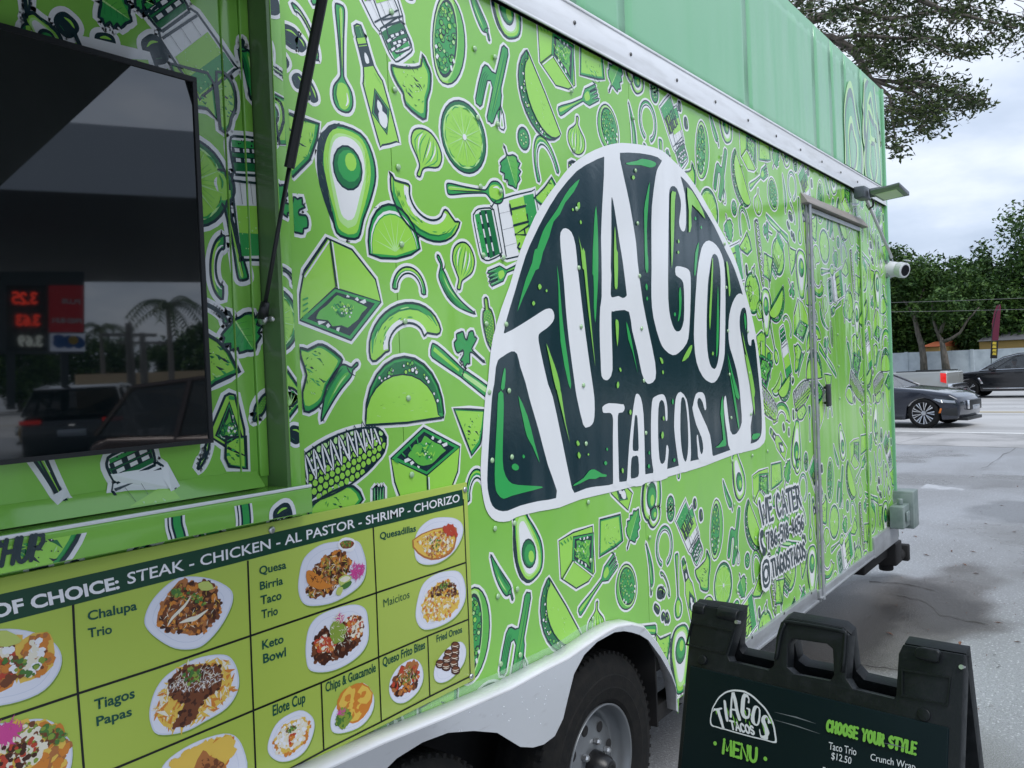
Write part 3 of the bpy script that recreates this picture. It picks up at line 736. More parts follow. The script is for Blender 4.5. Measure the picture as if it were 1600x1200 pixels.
# seen on the far copies
corn(*z1((185, 565), (255, 1190)), fat=.09)
sprig(*z1((335, 690), (255, 640)))
knife(*z1((490, 745), (280, 520)))
lime(*z1((395, 908), (398, 738)), rat=1.0)
olive(*z1((478, 580), (505, 650)), fat=.25)
olive(*z1((515, 520), (530, 570)), fat=.4)
olive(*z1((538, 690), (552, 768)), fat=.25)
chili(*z1((315, 1195), (285, 880)), bend=-.05, fat=.07)
olive(*z1((95, 985), (105, 1090)), fat=.25)
garlic(*z1((172, 985), (155, 1095)), fat=.32)
leaf(*z2((125, 60), (135, 250)), fat=.28)
taco(*z2((300, 330), (438, 90)), bulge=-.45)
garlic(*z2((262, 435), (200, 265)), fat=.38)
arcring(*z2((440, 410), (515, 580)), bend=.42, wd=.1)
spoon(*z2((312, 412), (388, 828)))
shaker(*z2((425, 485), (500, 955)), wr=.17)
chip(z2((190,570),(235,525),(275,535),(275,800),(240,790),(205,760)), 1, 3)
sprig(*z2((320, 960), (310, 720)))
wedge(*z2((335, 1080), (420, 910)), bulge=-.42)
arcring(*z2((245, 1040), (300, 990)), bend=.6, wd=.13)
jal(*z2((473, 1075), (473, 1012)))
olive(*z2((525, 1010), (540, 965)))
arcring(*z3((270, 90), (315, 310)), bend=.16, wd=.1)
avoslice(*z3((345, 350), (508, 345)), bend=.27)
olive(*z3((535, 245), (540, 340)), fat=.22)
olive(*z3((440, 375), (455, 440)), fat=.3)
olive(*z3((495, 415), (497, 488)), fat=.25)
bottle(*z3((318, 430), (465, 655)))
avocado(*z3((575, 340), (558, 810)), wr=.29)
jal(*z3((655, 702), (655, 642)))
lime((880, 420), (880, 372)); avocado((925, 520), (925, 410), wr=.3); chili((860, 520), (890, 620), bend=.1)
carton([(905,560),(945,580),(925,640),(890,610)], [(890,610),(892,560),(910,530),(945,560),(945,580),(925,640)], far=[((905,530),(905,560))])
corn((880, 640), (960, 700), fat=.17); leaf((850, 470), (865, 400), fat=.3); shaker((950, 380), (975, 300), wr=.22); olive((900, 700), (910, 715))
wedge((850, 700), (895, 720), bulge=.5); taco((960, 640), (1000, 600), bulge=-.5); chip([(920,330),(950,345),(940,395),(915,380)], 1, 3)
# ------------------------------------------------------------------ the food trailer
TW, TH = 1.603, 1.548
trailer = empty('food_trailer', (3.2, 1.0, 0), 0, 'bright green food trailer covered in taco, avocado and lime drawings', 'food trailer')
TI = Matrix.Translation((-3.2, -1.0, 0))
def tr(o):                      # make o a part of the trailer without moving it
    o.parent = trailer; o.matrix_parent_inverse = TI
    return o
def sub(o, p):
    o.parent = p; o.matrix_parent_inverse = Matrix.Identity(4); return o
FX = W(1375, 140)[0]                         # front corner of the box
WZ0 = W(1290, 923)[1]; RZ = W(1200, 228)[1]; RZT = RZ+0.115; FZ = W(1375, 140)[1]
JX = W(427, 300)[0]                          # right jamb of the serving hatch
HX = W(457, 500)[0]
print('FX', FX, 'WZ0', WZ0, 'RZ', RZ, 'FZ', FZ, 'JX', JX)
# recessed hatch: depth from the inner corner of the jamb
q1 = on_x(396, 225, W(418, 200)[0]); q2 = on_x(423, 672, W(441, 675)[0]); print('recess', q1, q2)
RD = 0.055
hub_x, hub_z, tyre_r = 2.41, 0.355, 0.365
# fender outline in the plane of its outer face
FY = -0.055
ftop = [W(*p, FY) for p in ((380,1262),(457,1215),(513,1190),(600,1152),(700,1112),(800,1070),(850,1043),(890,1022),(933,995),(960,984),(987,980),(1007,988),(1028,1010),(1045,1040),(1056,1075),(1060,1120))]
# open side panel: outline with the hatch opening and the wheel arch cut out
zt, zb = RZ+0.05, WZ0+0.02
APX = [(480,1250),(560,1205),(600,1180),(650,1158),(700,1134),(740,1118),(800,1105),(860,1075),(905,1020),(940,995),(965,984),(987,982.5),(1003,987),(1020,1003),(1040,1032),(1053.5,1064),(1060,1115)]
_ap = [W(*p) for p in APX]
arch = [(_ap[0][0]-.3, zb), (_ap[0][0]-.25, _ap[0][1])] + _ap + [(_ap[-1][0]+.01, zb)]
holeA = _ap[8:] + [(_ap[-1][0]+.01, zb-.1), (_ap[8][0]-.12, zb-.1)]
holeB = [W(906,1021), W(860,1077), W(700,1134), W(560,1205), (_ap[0][0], zb-.1), (_ap[8][0]+.02, zb-.1)]
def sheet(name, outer, holes, y0, thick, m, parent=None):
    A = Art(); A.holed(outer, holes, 0)
    vs = []; fs = []; idx = {}
    def vid(p, y):
        k = (round(p[0], 5), round(p[1], 5), y)
        if k not in idx: idx[k] = len(vs); vs.append((p[0], y, p[1]))
        return idx[k]
    for a, b, c, _, _ in A.t:
        ar = (b[0]-a[0])*(c[1]-a[1])-(b[1]-a[1])*(c[0]-a[0])
        if ar < 0: b, c = c, b
        fs.append((vid(a, y0), vid(b, y0), vid(c, y0))); fs.append((vid(a, y0+thick), vid(c, y0+thick), vid(b, y0+thick)))
    for lp in [outer]+list(holes):
        for i in range(len(lp)):
            a, b = lp[i], lp[(i+1) % len(lp)]; fs.append((vid(a, y0), vid(b, y0), vid(b, y0+thick), vid(a, y0+thick)))
    o = from_pd(name, vs, fs, m, parent)
    bm = bmesh.new(); bm.from_mesh(o.data); bmesh.ops.recalc_face_normals(bm, faces=bm.faces); bm.to_mesh(o.data); bm.free()
    return o
X0 = -2.4
HZ0, HZ1 = W(446, 806)[1]+.02, 2.50          # opening of the serving hatch
# panels of the side, 4 ft wide, edge to edge with a hairline joint
seams = [W(616, 350)[0]+k*1.219 for k in range(-1, 5)]
seams = [HX] + [s for s in seams if s > HX+.05 and s < FX-.1]
base_mat('dark_metal', (0.02, 0.022, 0.024), .5)
base_mat('under_black', (0.012, 0.012, 0.013), .8)
def wrap_panel(x0, x1):
    o = [(x0+.0012, zt), (x1-.0012, zt)]
    bottom = [(x1-.0012, zb)]
    pts = [p for p in arch if x0 < p[0] < x1]
    def zc(x):
        for (xa, za), (xb, zb_) in zip(arch, arch[1:]):
            if xa <= x <= xb and xb > xa: return za+(zb_-za)*(x-xa)/(xb-xa)
        return zb
    loop = [(x0+.0012, zt), (x1-.0012, zt), (x1-.0012, zc(x1))] + [p for p in reversed(pts)] + [(x0+.0012, zc(x0))]
    return tr(sheet('side_panel', loop, [], 0.0, 0.004, BG))
for a, b in zip(seams, seams[1:]+[FX]): wrap_panel(a, b)
tr(sheet('side_panel', [(X0, zt), (HX-.0015, zt), (HX-.0015, WZ0+.38), (X0, WZ0+.38)], [[(0.02, HZ0), (JX, HZ0), (JX, HZ1), (0.02, HZ1)]], 0.0, 0.03, BG))

# fold the traced drawings into one print over the whole side
art = Art()
ea = convex_edges(holeA); hb = (min(p[0] for p in holeA), max(p[0] for p in holeA), min(p[1] for p in holeA), max(p[1] for p in holeA))
eb = convex_edges(holeB); hb2 = (min(p[0] for p in holeB), max(p[0] for p in holeB), min(p[1] for p in holeB), max(p[1] for p in holeB))
HOLES = []
for (x0_, z0_), (x1_, z1_) in zip([(_ap[0][0]-.3, _ap[0][1])]+_ap, _ap):
    HOLES.append((convex_edges([(x0_, zb-.1), (x1_+1e-4, zb-.1), (x1_+1e-4, z1_), (x0_, z0_)]), (x0_, x1_, zb-.1, max(z0_, z1_))))
def inst(d, dx, dy, box, holes=()):
    d.a.copy_to(art, dx, dy, box, holes)
for d in TILE:
    for i in range(-3, 4):
        for j in range(-2, 3):
            inst(d, i*TW, j*TH, (JX+.05, FX-.004, zb+.002, zt), HOLES)
tr(art.build('wrap_print', lambda x, z, h: (x, -h, z), step=0.00004))
# ------------------------------------------------------------------ the big logo on the side
L_OUT = [(757,620),(752.5,686),(749.7,736),(752.5,770),(758,795),(766.7,809),(778,815),(795,814),(806.7,807.5),(840,799),(873,793),(906.7,780),(958,768),(1000,756.7),(1033,747.5),(1066.7,738),(1100,728),(1146.7,710),(1180,702),(1190,695),(1195,686),(1195,660),(1191,620),(1186.7,570),(1178,511.7),(1166.7,466.7),(1153,420),(1140,386.7),(1120,350),(1095,305),(1073,273),(1050,250),(1033,235),(1008,227.5),(980,224),(963,224),(941.7,229),(915,241),(890,260),(870,285),(843,323),(828,353),(811.7,391.7),(795,446.7),(781.7,483),(768,533),(763,575),(761,600)]
L_DARK = [(767.5,620),(762.5,695),(760,750),(762.5,773),(768,790),(778,797.5),(791.7,798),(811.7,790),(840,783),(855,781),(868,778),(897,770),(915,763),(931,760),(950,758),(966,753),(976,752),(1008,741),(1020,739),(1041,733),(1058,728),(1077,721),(1090,718),(1117,711.5),(1143,702),(1170,694),(1181,690),(1187,683),(1189.5,670),(1189,640),(1187.5,620),(1181.7,561.7),(1179,537),(1174,520),(1160,461),(1146.7,420),(1133,391),(1115,353),(1095,320),(1080,295),(1065,277.5),(1040,258),(1026.7,245.8),(1006.7,240.8),(990,239),(967.5,239),(940,245.8),(925,252.5),(900,267.5),(870,303),(848,340),(833,370),(820,400),(803,456.7),(790,500),(785,525),(778,550),(774,570),(771,600)]
L_LET = [
 # T
 [(770,522),(787.5,521),(811.7,508),(840,490),(852,483),(861,483),(865,493),(862.5,503),(853,513),(843,520),(840,527),(843,547),(855,600),(862.5,620),(876.7,686.7),(892.5,763),(899,778),(868,790),(869,766.7),(855,726.7),(840,670),(826.7,625),(820,598),(811.7,573),(806.7,553),(798,549),(785,556.7),(776.7,563),(773,575),(764,580)],
 # I
 [(882.5,356.7),(891.7,363),(898,383),(901.7,420),(905,450),(913,516.7),(921.7,580),(927.5,621.7),(927.5,651.7),(924,663),(916.7,667.5),(910,663),(900,620),(896.7,598),(888,533),(883,483),(880,441.7),(875.8,400),(874,370),(876.7,360)],
 # A
 [(945,238),(943,246.7),(942.5,275),(940,320),(938,370),(938.7,400),(939,463),(936.7,480),(935.8,516.7),(937.5,566.7),(939,588),(945,594),(950.8,591.7),(955.8,578),(955,533),(954,490),(956.7,487),(966.7,485),(981.7,487.5),(986.7,516.7),(995,550),(1001.7,583),(1008,596.7),(1014,599.7),(1023,591.7),(1022.5,566.7),(1013,520),(1003,470),(995,408),(992.5,378),(983,320),(975,283),(967.5,248),(966,236)],
 # G
 [(1031,242),(1033,251.7),(1026.7,263),(1023,278),(1017.5,323),(1016.7,370),(1017,420),(1016.7,463),(1020,496.7),(1030,533),(1038,546.7),(1050,555),(1060,550.8),(1071.7,536.7),(1075.8,516.7),(1078,466.7),(1078,433),(1075,421.7),(1066.7,417.5),(1056.7,416),(1054,420),(1055,430),(1061.7,435),(1066.7,443),(1068,466.7),(1067.5,500),(1063,515),(1058,518),(1053,515),(1046.7,498),(1043,466.7),(1043,400),(1044,320),(1045,296.7),(1050,290.8),(1056.7,295),(1062.5,313),(1062.5,328),(1060,346.7),(1062.5,358),(1066.7,362),(1070,356.7),(1071,336.7),(1069,303),(1062.5,277.5),(1060,262)],
 # S
 [(1153,459),(1146.7,466.7),(1140.8,481.7),(1137.5,503),(1137.5,528),(1140,545),(1146.7,566.7),(1153,595),(1156.7,633),(1158,660),(1153,673),(1146.7,679),(1140,673),(1135,633),(1132.7,618),(1130,626.7),(1131,646.7),(1135,676.7),(1142,708),(1171,700),(1171.7,666.7),(1176.7,633),(1175.8,620),(1171.7,595),(1165,570),(1159,536.7),(1155,513),(1155,495),(1158,483),(1162.5,480.8),(1165,486.7),(1166.7,503),(1167,526.7),(1169,538),(1172.5,540),(1173.2,532),(1176,530),(1181,525),(1166,474),(1160,461)],
]
L_SMALL = [[(900+x/6, 580+y/6) for x, y in pl] for pl in (
 [(245,330),(240,355),(250,390),(300,390),(325,400),(340,450),(338,600),(340,1000),(345,1085),(398,1070),(395,1000),(385,600),(385,420),(400,390),(430,385),(448,350),(440,315),(420,310),(300,300)],
 [(720,1030),(718,930),(700,800),(695,500),(705,290),(730,240),(800,215),(830,245),(848,330),(850,450),(838,465),(832,440),(825,330),(810,280),(785,275),(765,350),(762,600),(775,820),(800,870),(830,830),(838,720),(848,690),(862,740),(850,870),(848,930),(850,1000)])]
L_SMALL += [[(800+x/3, 400+y/3) for x, y in [(845,700),(843,720),(860,790),(885,850),(893,900),(887,928),(878,915),(868,840),(862,850),(866,900),(878,970),(945,960),(936,930),(925,840),(892,760),(868,705),(866,675),(876,665),(890,685),(900,722),(907,712),(903,670),(895,645),(880,638),(858,648)]]]
def tracer(pts): return [W(*p) for p in pts]
lg = Art()
lg.fill(tracer(L_OUT), WH, 2)
lg.fill(tracer(L_DARK), INK, 2)
for pl in L_LET: lg.fill(tracer(pl), WH, 2)
s6 = lambda *p: tracer([(900+x/6, 580+y/6) for x, y in p])
lg.fill(tracer([(1106.7,375.8),(1098,381.7),(1093,396.7),(1088,430),(1083.7,503),(1083.7,536.7),(1087.5,566.7),(1096.7,588),(1106.7,596.7),(1115,597.5),(1123,586.7),(1130,561.7),(1131.7,536.7),(1132.5,470),(1131.3,420),(1126.7,398),(1118,383)]), WH, 2)
lg.fill(tracer([(1115,396.7),(1110.8,403),(1107.5,425),(1105,445),(1103,503),(1104,545),(1108,568),(1113,575.8),(1118,574),(1122.5,553),(1124,503),(1125,436.7),(1123,413),(1120,401)]), INK, 2)
lg.fill(tracer([(955,308),(959,326.7),(966.7,378),(971.7,408),(977.5,455),(977.5,462.5),(971.7,465.8),(965,462.5),(956.7,464.7),(953,460),(954,430),(953,418),(954,370),(954,320)]), INK, 2)
for pl in L_SMALL: lg.fill(tracer(pl), WH, 2)
lg.fill(s6((565,210),(545,250),(520,420),(490,700),(472,1000),(468,1060),(560,1080),(640,1050),(640,930),(635,700),(625,400),(600,250)), WH, 2)
lg.fill(s6((553,415),(568,440),(580,720),(565,745),(540,748),(525,735),(525,650),(543,430)), INK, 2)
lg.fill(s6((512,820),(540,797),(575,803),(582,960),(560,995),(520,1005),(505,985)), INK, 2)
lg.fill(s6((975,195),(935,230),(920,320),(912,520),(930,700),(955,880),(965,945),(1060,930),(1065,840),(1070,780),(1065,600),(1050,400),(1030,265)), WH, 2)
lg.fill(s6((990,243),(975,300),(970,550),(985,750),(1010,840),(1030,830),(1045,700),(1040,480),(1018,280)), INK, 2)
def streaks(col, o, sc, *pls):
    for pl in pls: lg.fill(tracer([(o[0]+x/sc, o[1]+y/sc) for x, y in pl]), col, 2)
streaks('logo_green', (740,220), 6, [(985,360),(890,450),(820,560),(770,650),(700,750),(640,850),(590,1000),(525,1200),(600,1200),(640,1050),(700,900),(740,760),(800,690),(850,580),(930,480)], [(1140,610),(1120,800),(1105,1250),(1155,1250),(1158,900)])
streaks('logo_green', (740,400), 6, [(565,-60),(540,60),(480,220),(430,400),(402,520),(450,400),(520,250),(600,60),(625,-60)], [(772,90),(785,300),(805,800),(880,1200),(905,1200),(850,800),(820,550),(795,250)], [(1108,-60),(1118,300),(1118,480),(1132,625),(1145,450),(1158,200),(1155,-60)], [(275,1060),(245,1240),(280,1240),(290,1075)])
streaks('logo_green', (740,620), 6, [(222,-30),(210,200),(190,600),(190,820),(215,910),(270,955),(340,930),(450,900),(640,850),(570,835),(400,825),(320,790),(270,680),(262,500),(270,200),(268,-30)], [(410,-10),(450,200),(490,370),(540,460),(610,620),(560,430),(495,180)], [(380,625),(350,640),(350,670),(380,690),(410,680),(412,650)], [(455,540),(447,560),(458,578),(472,560)])
streaks('logo_green', (900,220), 6, [(460,210),(560,190),(610,170),(690,185),(740,210),(730,240),(680,252),(600,230),(490,228)], [(683,385),(650,520),(630,650),(632,850),(640,1200),(665,1200),(655,850),(668,600)], [(1145,950),(1110,1050),(1100,1250),(1112,1250),(1130,1100)], [(1110,710),(1102,730),(1112,748),(1120,730)], [(1165,795),(1157,812),(1165,830),(1172,812)])
streaks('logo_green', (900,400), 6, [(640,-20),(645,60),(663,165),(668,60),(660,-20)], [(968,290),(955,350),(958,500),(945,615),(970,560),(980,400)], [(460,615),(480,780),(520,900),(568,1095),(530,900),(500,740)], [(650,258),(640,290),(655,325),(663,290)], [(655,380),(648,400),(657,420),(666,400)], [(918,528),(906,548),(918,568),(928,548)])
streaks('logo_green', (1040,420), 6, [(480,150),(470,500),(465,830),(485,700),(490,400)], [(570,790),(600,950),(650,1200),(685,1200),(625,1000)], [(735,415),(725,450),(740,580),(748,500)])
streaks('logo_green', (800,400), 3, [(1005,475),(1020,580),(1055,800),(1060,790),(1040,650),(1020,560)], [(983,655),(972,740),(985,860),(948,897),(985,893),(1000,880),(990,800)], [(1125,835),(1160,832),(1145,855),(1122,860)])
streaks('logo_green', (900,580), 6, [(-30,1060),(60,1000),(110,935),(160,920),(230,960),(275,970),(265,990),(210,990),(170,1010),(110,1010),(30,1050),(-30,1075)], [(265,840),(252,860),(265,882),(282,862)], [(280,715),(272,730),(280,748),(288,732)], [(895,258),(888,290),(898,315),(905,280)], [(675,745),(668,765),(675,785),(683,765)],[(672,870),(660,890),(672,912),(684,890)],[(910,815),(900,832),(910,852),(922,832)])
streaks('logo_light', (740,220), 6, [(970,578),(958,600),(970,645),(985,620),(982,580)], [(968,890),(990,1000),(1010,1200),(1045,1200),(1010,1050)], [(915,632),(908,645),(918,662),(928,648)], [(990,745),(982,762),(992,785),(1002,768)])
streaks('logo_light', (740,400), 6, [(1003,-40),(1030,200),(1060,500),(1128,1040),(1100,750),(1060,300),(1030,-40)], [(668,820),(700,980),(760,1250),(800,1250),(770,1100),(710,930)], [(605,262),(590,285),(605,318),(625,290)], [(548,422),(533,445),(548,468),(563,445)], [(668,312),(660,328),(670,342),(679,326)])
streaks('logo_light', (740,620), 6, [(760,-100),(800,80),(890,440),(850,250),(815,20),(800,-60)], [(960,408),(948,432),(962,462),(978,436)], [(970,515),(960,548),(978,580),(990,550)])
streaks('logo_light', (900,220), 6, [(350,800),(343,1000),(345,1250),(375,1250),(362,950)], [(905,480),(880,500),(876,800),(885,1200),(905,900),(915,560),(925,490)], [(1030,435),(1045,650),(1045,860),(1070,800),(1075,600),(1200,735),(1130,560)], [(522,325),(510,345),(525,368),(540,345)], [(948,925),(942,945),(950,965),(958,945)], [(945,1030),(938,1046),(946,1062),(955,1046)])
streaks('logo_light', (900,400), 6, [(345,-30),(348,280),(360,305),(375,285),(378,-30)], [(368,598),(355,620),(372,850),(385,720),(384,620)], [(1065,835),(1020,900),(980,990),(1040,950),(1075,860)], [(770,950),(790,1010),(805,1000),(795,965)], [(800,1070),(793,1090),(802,1110),(810,1090)], [(398,1045),(390,1060),(403,1088),(412,1070)])
streaks('logo_light', (1040,420), 6, [(425,-100),(405,250),(395,450),(402,575),(415,400),(432,0)], [(705,590),(730,750),(790,1000),(810,1200),(825,1150),(790,950),(740,750)], [(555,-60),(575,150),(582,260),(595,200),(575,-30)], [(430,775),(420,795),(430,815),(438,795)])
streaks('logo_light', (800,400), 3, [(1085,460),(1110,600),(1132,750),(1125,620),(1105,510)])
streaks('logo_light', (900,580), 6, [(378,95),(365,130),(375,162),(390,130)], [(495,358),(484,385),(495,412),(505,385)], [(420,905),(412,930),(424,958),(432,930)], [(798,562),(783,600),(795,635),(808,600)], [(805,420),(798,440),(808,465),(814,440)], [(0,655),(-12,670),(5,700),(18,680)], [(10,760),(0,790),(12,818),(28,790)], [(98,768),(92,780),(99,792),(107,780)])
film('logo_green', (0.04, 0.40, 0.10)); film('logo_light', (0.26, 0.62, 0.10))
tr(lg.build('logo', lambda x, z, h: (x, -h, z), step=0.00005, base=0.0026))

# hand lettering by the door
def unit(a, b): l = math.hypot(b[0]-a[0], b[1]-a[1]); return ((b[0]-a[0])/l, (b[1]-a[1])/l), l
def hand_fit(art, text, bl, br, tl, w, m, under=None, plane=W, gap=.2):
    o, e_, t_ = plane(*bl), plane(*br), plane(*tl)
    u, Lx = unit(o, e_); v, H = unit(o, t_)
    tot = sum(GL[c][0]+gap for c in text)-gap
    k = Lx/(tot*H)
    fr = lambda s, t: (o[0]+u[0]*s*k+v[0]*t, o[1]+u[1]*s*k+v[1]*t)
    hand(art, text, fr, H, w, m, gap, under)
zz = lambda x, y: (1150+x/6, 780+y/6)
lt = Art()
hand_fit(lt, 'WE CATER', zz(238, 232), zz(603, 58), zz(212, 25), .021, INK, (WH, .046))
hand_fit(lt, '786-518-4656', zz(285, 462), zz(622, 275), zz(272, 320), .0145, INK, (WH, .036))
hand_fit(lt, 'TIAGOSTACOS', zz(322, 730), zz(632, 540), zz(305, 575), .0145, INK, (WH, .038))
ph = [W(*zz(*p)) for p in ((212,315),(205,370),(215,430),(235,475))]
lt.stroke(ph, .05, WH, round=True); lt.stroke(ph, .022, INK, curve=3)
for p in ((215,325),(237,490)): lt.disc(W(*zz(*p)), .026, INK, ry=.02)
q = [W(*zz(*p)) for p in ((225,615),(275,585),(285,770),(235,805))]
lt.stroke(q, .052, WH, closed=True, curve=3); lt.fill(q, WH); lt.stroke(q, .018, INK, closed=True, curve=3)
c_ = W(*zz(254, 695)); lt.disc(c_, .036, INK, n=16, ry=.04); lt.disc(c_, .019, WH, n=12, ry=.022); lt.disc(W(*zz(272, 632)), .01, INK)
tr(lt.build('contact_lettering', lambda x, z, h: (x, -h, z), step=0.00003, base=0.0026))

# ------------------------------------------------------------------ metal trim, fascia, door
base_mat('white_alu', (0.86, 0.87, 0.89), .28, metal=.2); noise_mix(MATS['white_alu'], (.70, .71, .72), 14, .45, .75, stretch=(.3, 1, 2), rough2=.5)
base_mat('grey_alu', (0.46, 0.48, 0.50), .38, metal=.6); noise_mix(MATS['grey_alu'], (.38, .39, .41), 20, .4, .7, stretch=(.4, 1, 1))
base_mat('brown_strip', (0.27, 0.25, 0.23), .5); noise_mix(MATS['brown_strip'], (.32, .28, .26), 25, stretch=(.4, 1, 3))
base_mat('fender_alu', (0.76, 0.79, 0.84), .15, metal=.5); noise_mix(MATS['fender_alu'], (.76, .79, .84), 5, .4, .7, rough2=.30); noise_mix(MATS['fender_alu'], (.55, .56, .57), 14, .62, .8, stretch=(1, 1, 4))
base_mat('screw', (0.12, 0.12, 0.12), .4, metal=.8); base_mat('zinc', (0.55, 0.56, 0.57), .3, metal=.9)
base_mat('conduit_green', (0.15, 0.20, 0.19), .45); noise_mix(MATS['conduit_green'], (.21, .26, .25), 12)
base_mat('black_plastic', (0.012, 0.014, 0.016), .42); base_mat('rubber', (0.010, 0.0105, 0.011), .8)
# fascia panels above the rail, lapped film sheets
fx = [X0, .9, W(800, 5)[0]+.35, W(975, 60)[0], W(1165, 90)[0], W(1270, 100)[0], W(1297, 150)[0], W(1318, 150)[0], W(1343, 150)[0], FX]
random.seed(5)
for a, b in zip(fx, fx[1:]):
    n = max(3, int((b-a)/.06)); vs = []; fs = []
    for i in range(n+1):
        x = a+.0015+(b-a-.003)*i/n
        for j in range(9):
            z = RZ+.06+(FZ-RZ-.06)*j/8
            w_ = (.0018*math.sin(x*5+1.3*z)+.0008*math.sin(x*23+z*3)+.002*math.exp(-j*.8)*math.sin(x*19+z*9))*(1 if x < 4.6 else 1.25)
            vs.append((x, -.006+w_*(.3+.7*math.sin(PI*j/8)), z))
    for i in range(n):
        for j in range(8): fs.append((i*9+j, (i+1)*9+j, (i+1)*9+j+1, i*9+j+1))
    o = from_pd('fascia_panel', vs, fs, 'fascia_green', smooth=True)
    md = o.modifiers.new('thick', 'SOLIDIFY'); md.thickness = .02; md.offset = -1
    tr(o)
# the mascot-free lettering art at the fascia's front end: abstract leaf swirls of the wrap
fa = Art()
for k in range(3):
    c = W(*[(1330, 235), (1358, 190), (1362, 250)][k]); 
    for r, m_ in ((.30, PALE), (.27, 'wrap_grey'), (.23, 'fascia_mid'), (.15, PALE), (.12, 'wrap_grey'), (.09, 'fascia_green')):
        pts = [(c[0]+r*(.9+.16*math.sin(3*t+k+r*6))*math.cos(t)*.8, c[1]+r*(1.0+.18*math.cos(3*t+k*2+r*5))*math.sin(t)*1.2) for t in [i*PI/10 for i in range(20)]]
        fa.fill(pts, m_, 3)
for i in range(5):
    x = W(1338+i*8, 200)[0]; fa.stroke([(x, RZ+.18+.1*i), (x+.06, RZ+.4), (x-.02, RZ+.62)], .03, ['fascia_mid', 'wrap_grey', PALE][i % 3], taper=1, curve=4)
film('wrap_grey', (.12, .2, .18)); film('fascia_mid', (.14, .44, .22))
fb = Art(); fa.copy_to(fb, 0, 0, (W(1300, 200)[0], FX-.01, RZ+.13, FZ-.03))
tr(fb.build('fascia_print', lambda x, z, h: (x, -.0105-h, z)))
# rail with screws
m_ = MB(); m_.box((X0, -.020, RZ), (FX-.012, -.0, RZT)); m_.box((X0, -.0235, RZT-.010), (FX-.012, -.0, RZT-.0)); m_.box((X0, -.0225, RZ), (FX-.012, 0, RZ+.008))
rail = tr(m_.build('top_rail', 'white_alu', bevel=.002))
for i in range(16):
    x = .9+i*.37
    if x < FX-.1:
        s = MB().lathe([(0, -.004), (.006, -.003), (.007, 0)], (x, -.0205, RZ+.055), 'Y', 10); sub(s.build('screw', 'screw', smooth=True), rail)
# bottom trim
TZ = W(1200, 972)[1]
xa, xd = hub_x+.60, W(1272, 900)[0]
m_ = MB(); m_.box((xa, -.018, WZ0-.0), (xd-.012, .03, TZ)); m_.box((xa, -.028, WZ0-.012), (xd-.012, .03, WZ0))
bt = tr(m_.build('bottom_trim', 'grey_alu', bevel=.0015))
for i in range(4): sub(MB().lathe([(0, -.003), (.006, -.002), (.007, 0)], (xa+.25+i*.42, -.0185, WZ0+.06), 'Y', 8).build('screw', 'screw'), bt)
xd2 = W(1362, 868)[0]
m_ = MB(); m_.box((xd+.045, -.014, WZ0-.0), (xd2, .03, WZ0+.035)); m_.box((xd+.045, -.024, WZ0-.01), (xd2, .03, WZ0))
tr(m_.build('bottom_trim', 'grey_alu', bevel=.0015))
m_ = MB(); m_.box((xd2+.003, -.02, WZ0-.02), (FX, .03, WZ0+.11)); tr(m_.build('corner_plate', 'grey_alu', bevel=.0015))
# door
DX0, DX1, DZ0, DZ1 = W(1267, 600)[0], W(1342, 352)[0], WZ0+.01, W(1265, 322)[1]
door = empty('side_door'); tr(door); door.location = (0, 0, 0); door.matrix_parent_inverse = TI
def dsub(o): o.parent = door; o.matrix_parent_inverse = Matrix.Identity(4); return o
m_ = MB(); m_.box((DX0-.002, -.010, DZ0-.04), (DX0+.018, -.0035, DZ1)); m_.tube([(DX0+.026, -.02, DZ0-.03), (DX0+.026, -.02, DZ1)], .009, 10)
for i in range(12): m_.tube([(DX0+.026, -.02, DZ0+.1+i*.17), (DX0+.026, -.02, DZ0+.108+i*.17)], .0115, 10)
dsub(m_.build('hinge_strip', 'grey_alu', smooth=False))
m_ = MB(); m_.box((DX1-.02, -.012, DZ0), (DX1+.008, -.0035, DZ1-.01)); dsub(m_.build('latch_strip', BG))
m_ = MB(); m_.box((DX0+.04, -.012, DZ1-.035), (DX1-.02, -.0035, DZ1-.012)); dsub(m_.build('door_frame', 'grey_alu'))
m_ = MB(); m_.prism([(DX0-.06, 0, DZ1+.055), (DX0-.06, -.032, DZ1+.008), (DX0-.06, -.034, DZ1-.0), (DX0-.06, 0, DZ1-.004)], (DX1-DX0+.16, 0, 0)); dsub(m_.build('drip_rail', 'brown_strip'))
hz_ = W(1290, 617)[1]; hx_ = W(1288, 617)[0]
m_ = MB(); m_.box((hx_-.05, -.034, hz_-.062), (hx_+.02, -.020, hz_+.062)); m_.box((hx_-.03, -.024, hz_-.05), (hx_, -.003, hz_-.035)); m_.box((hx_-.03, -.024, hz_+.035), (hx_, -.003, hz_+.05))
dsub(m_.build('door_handle', 'black_plastic', bevel=.006))
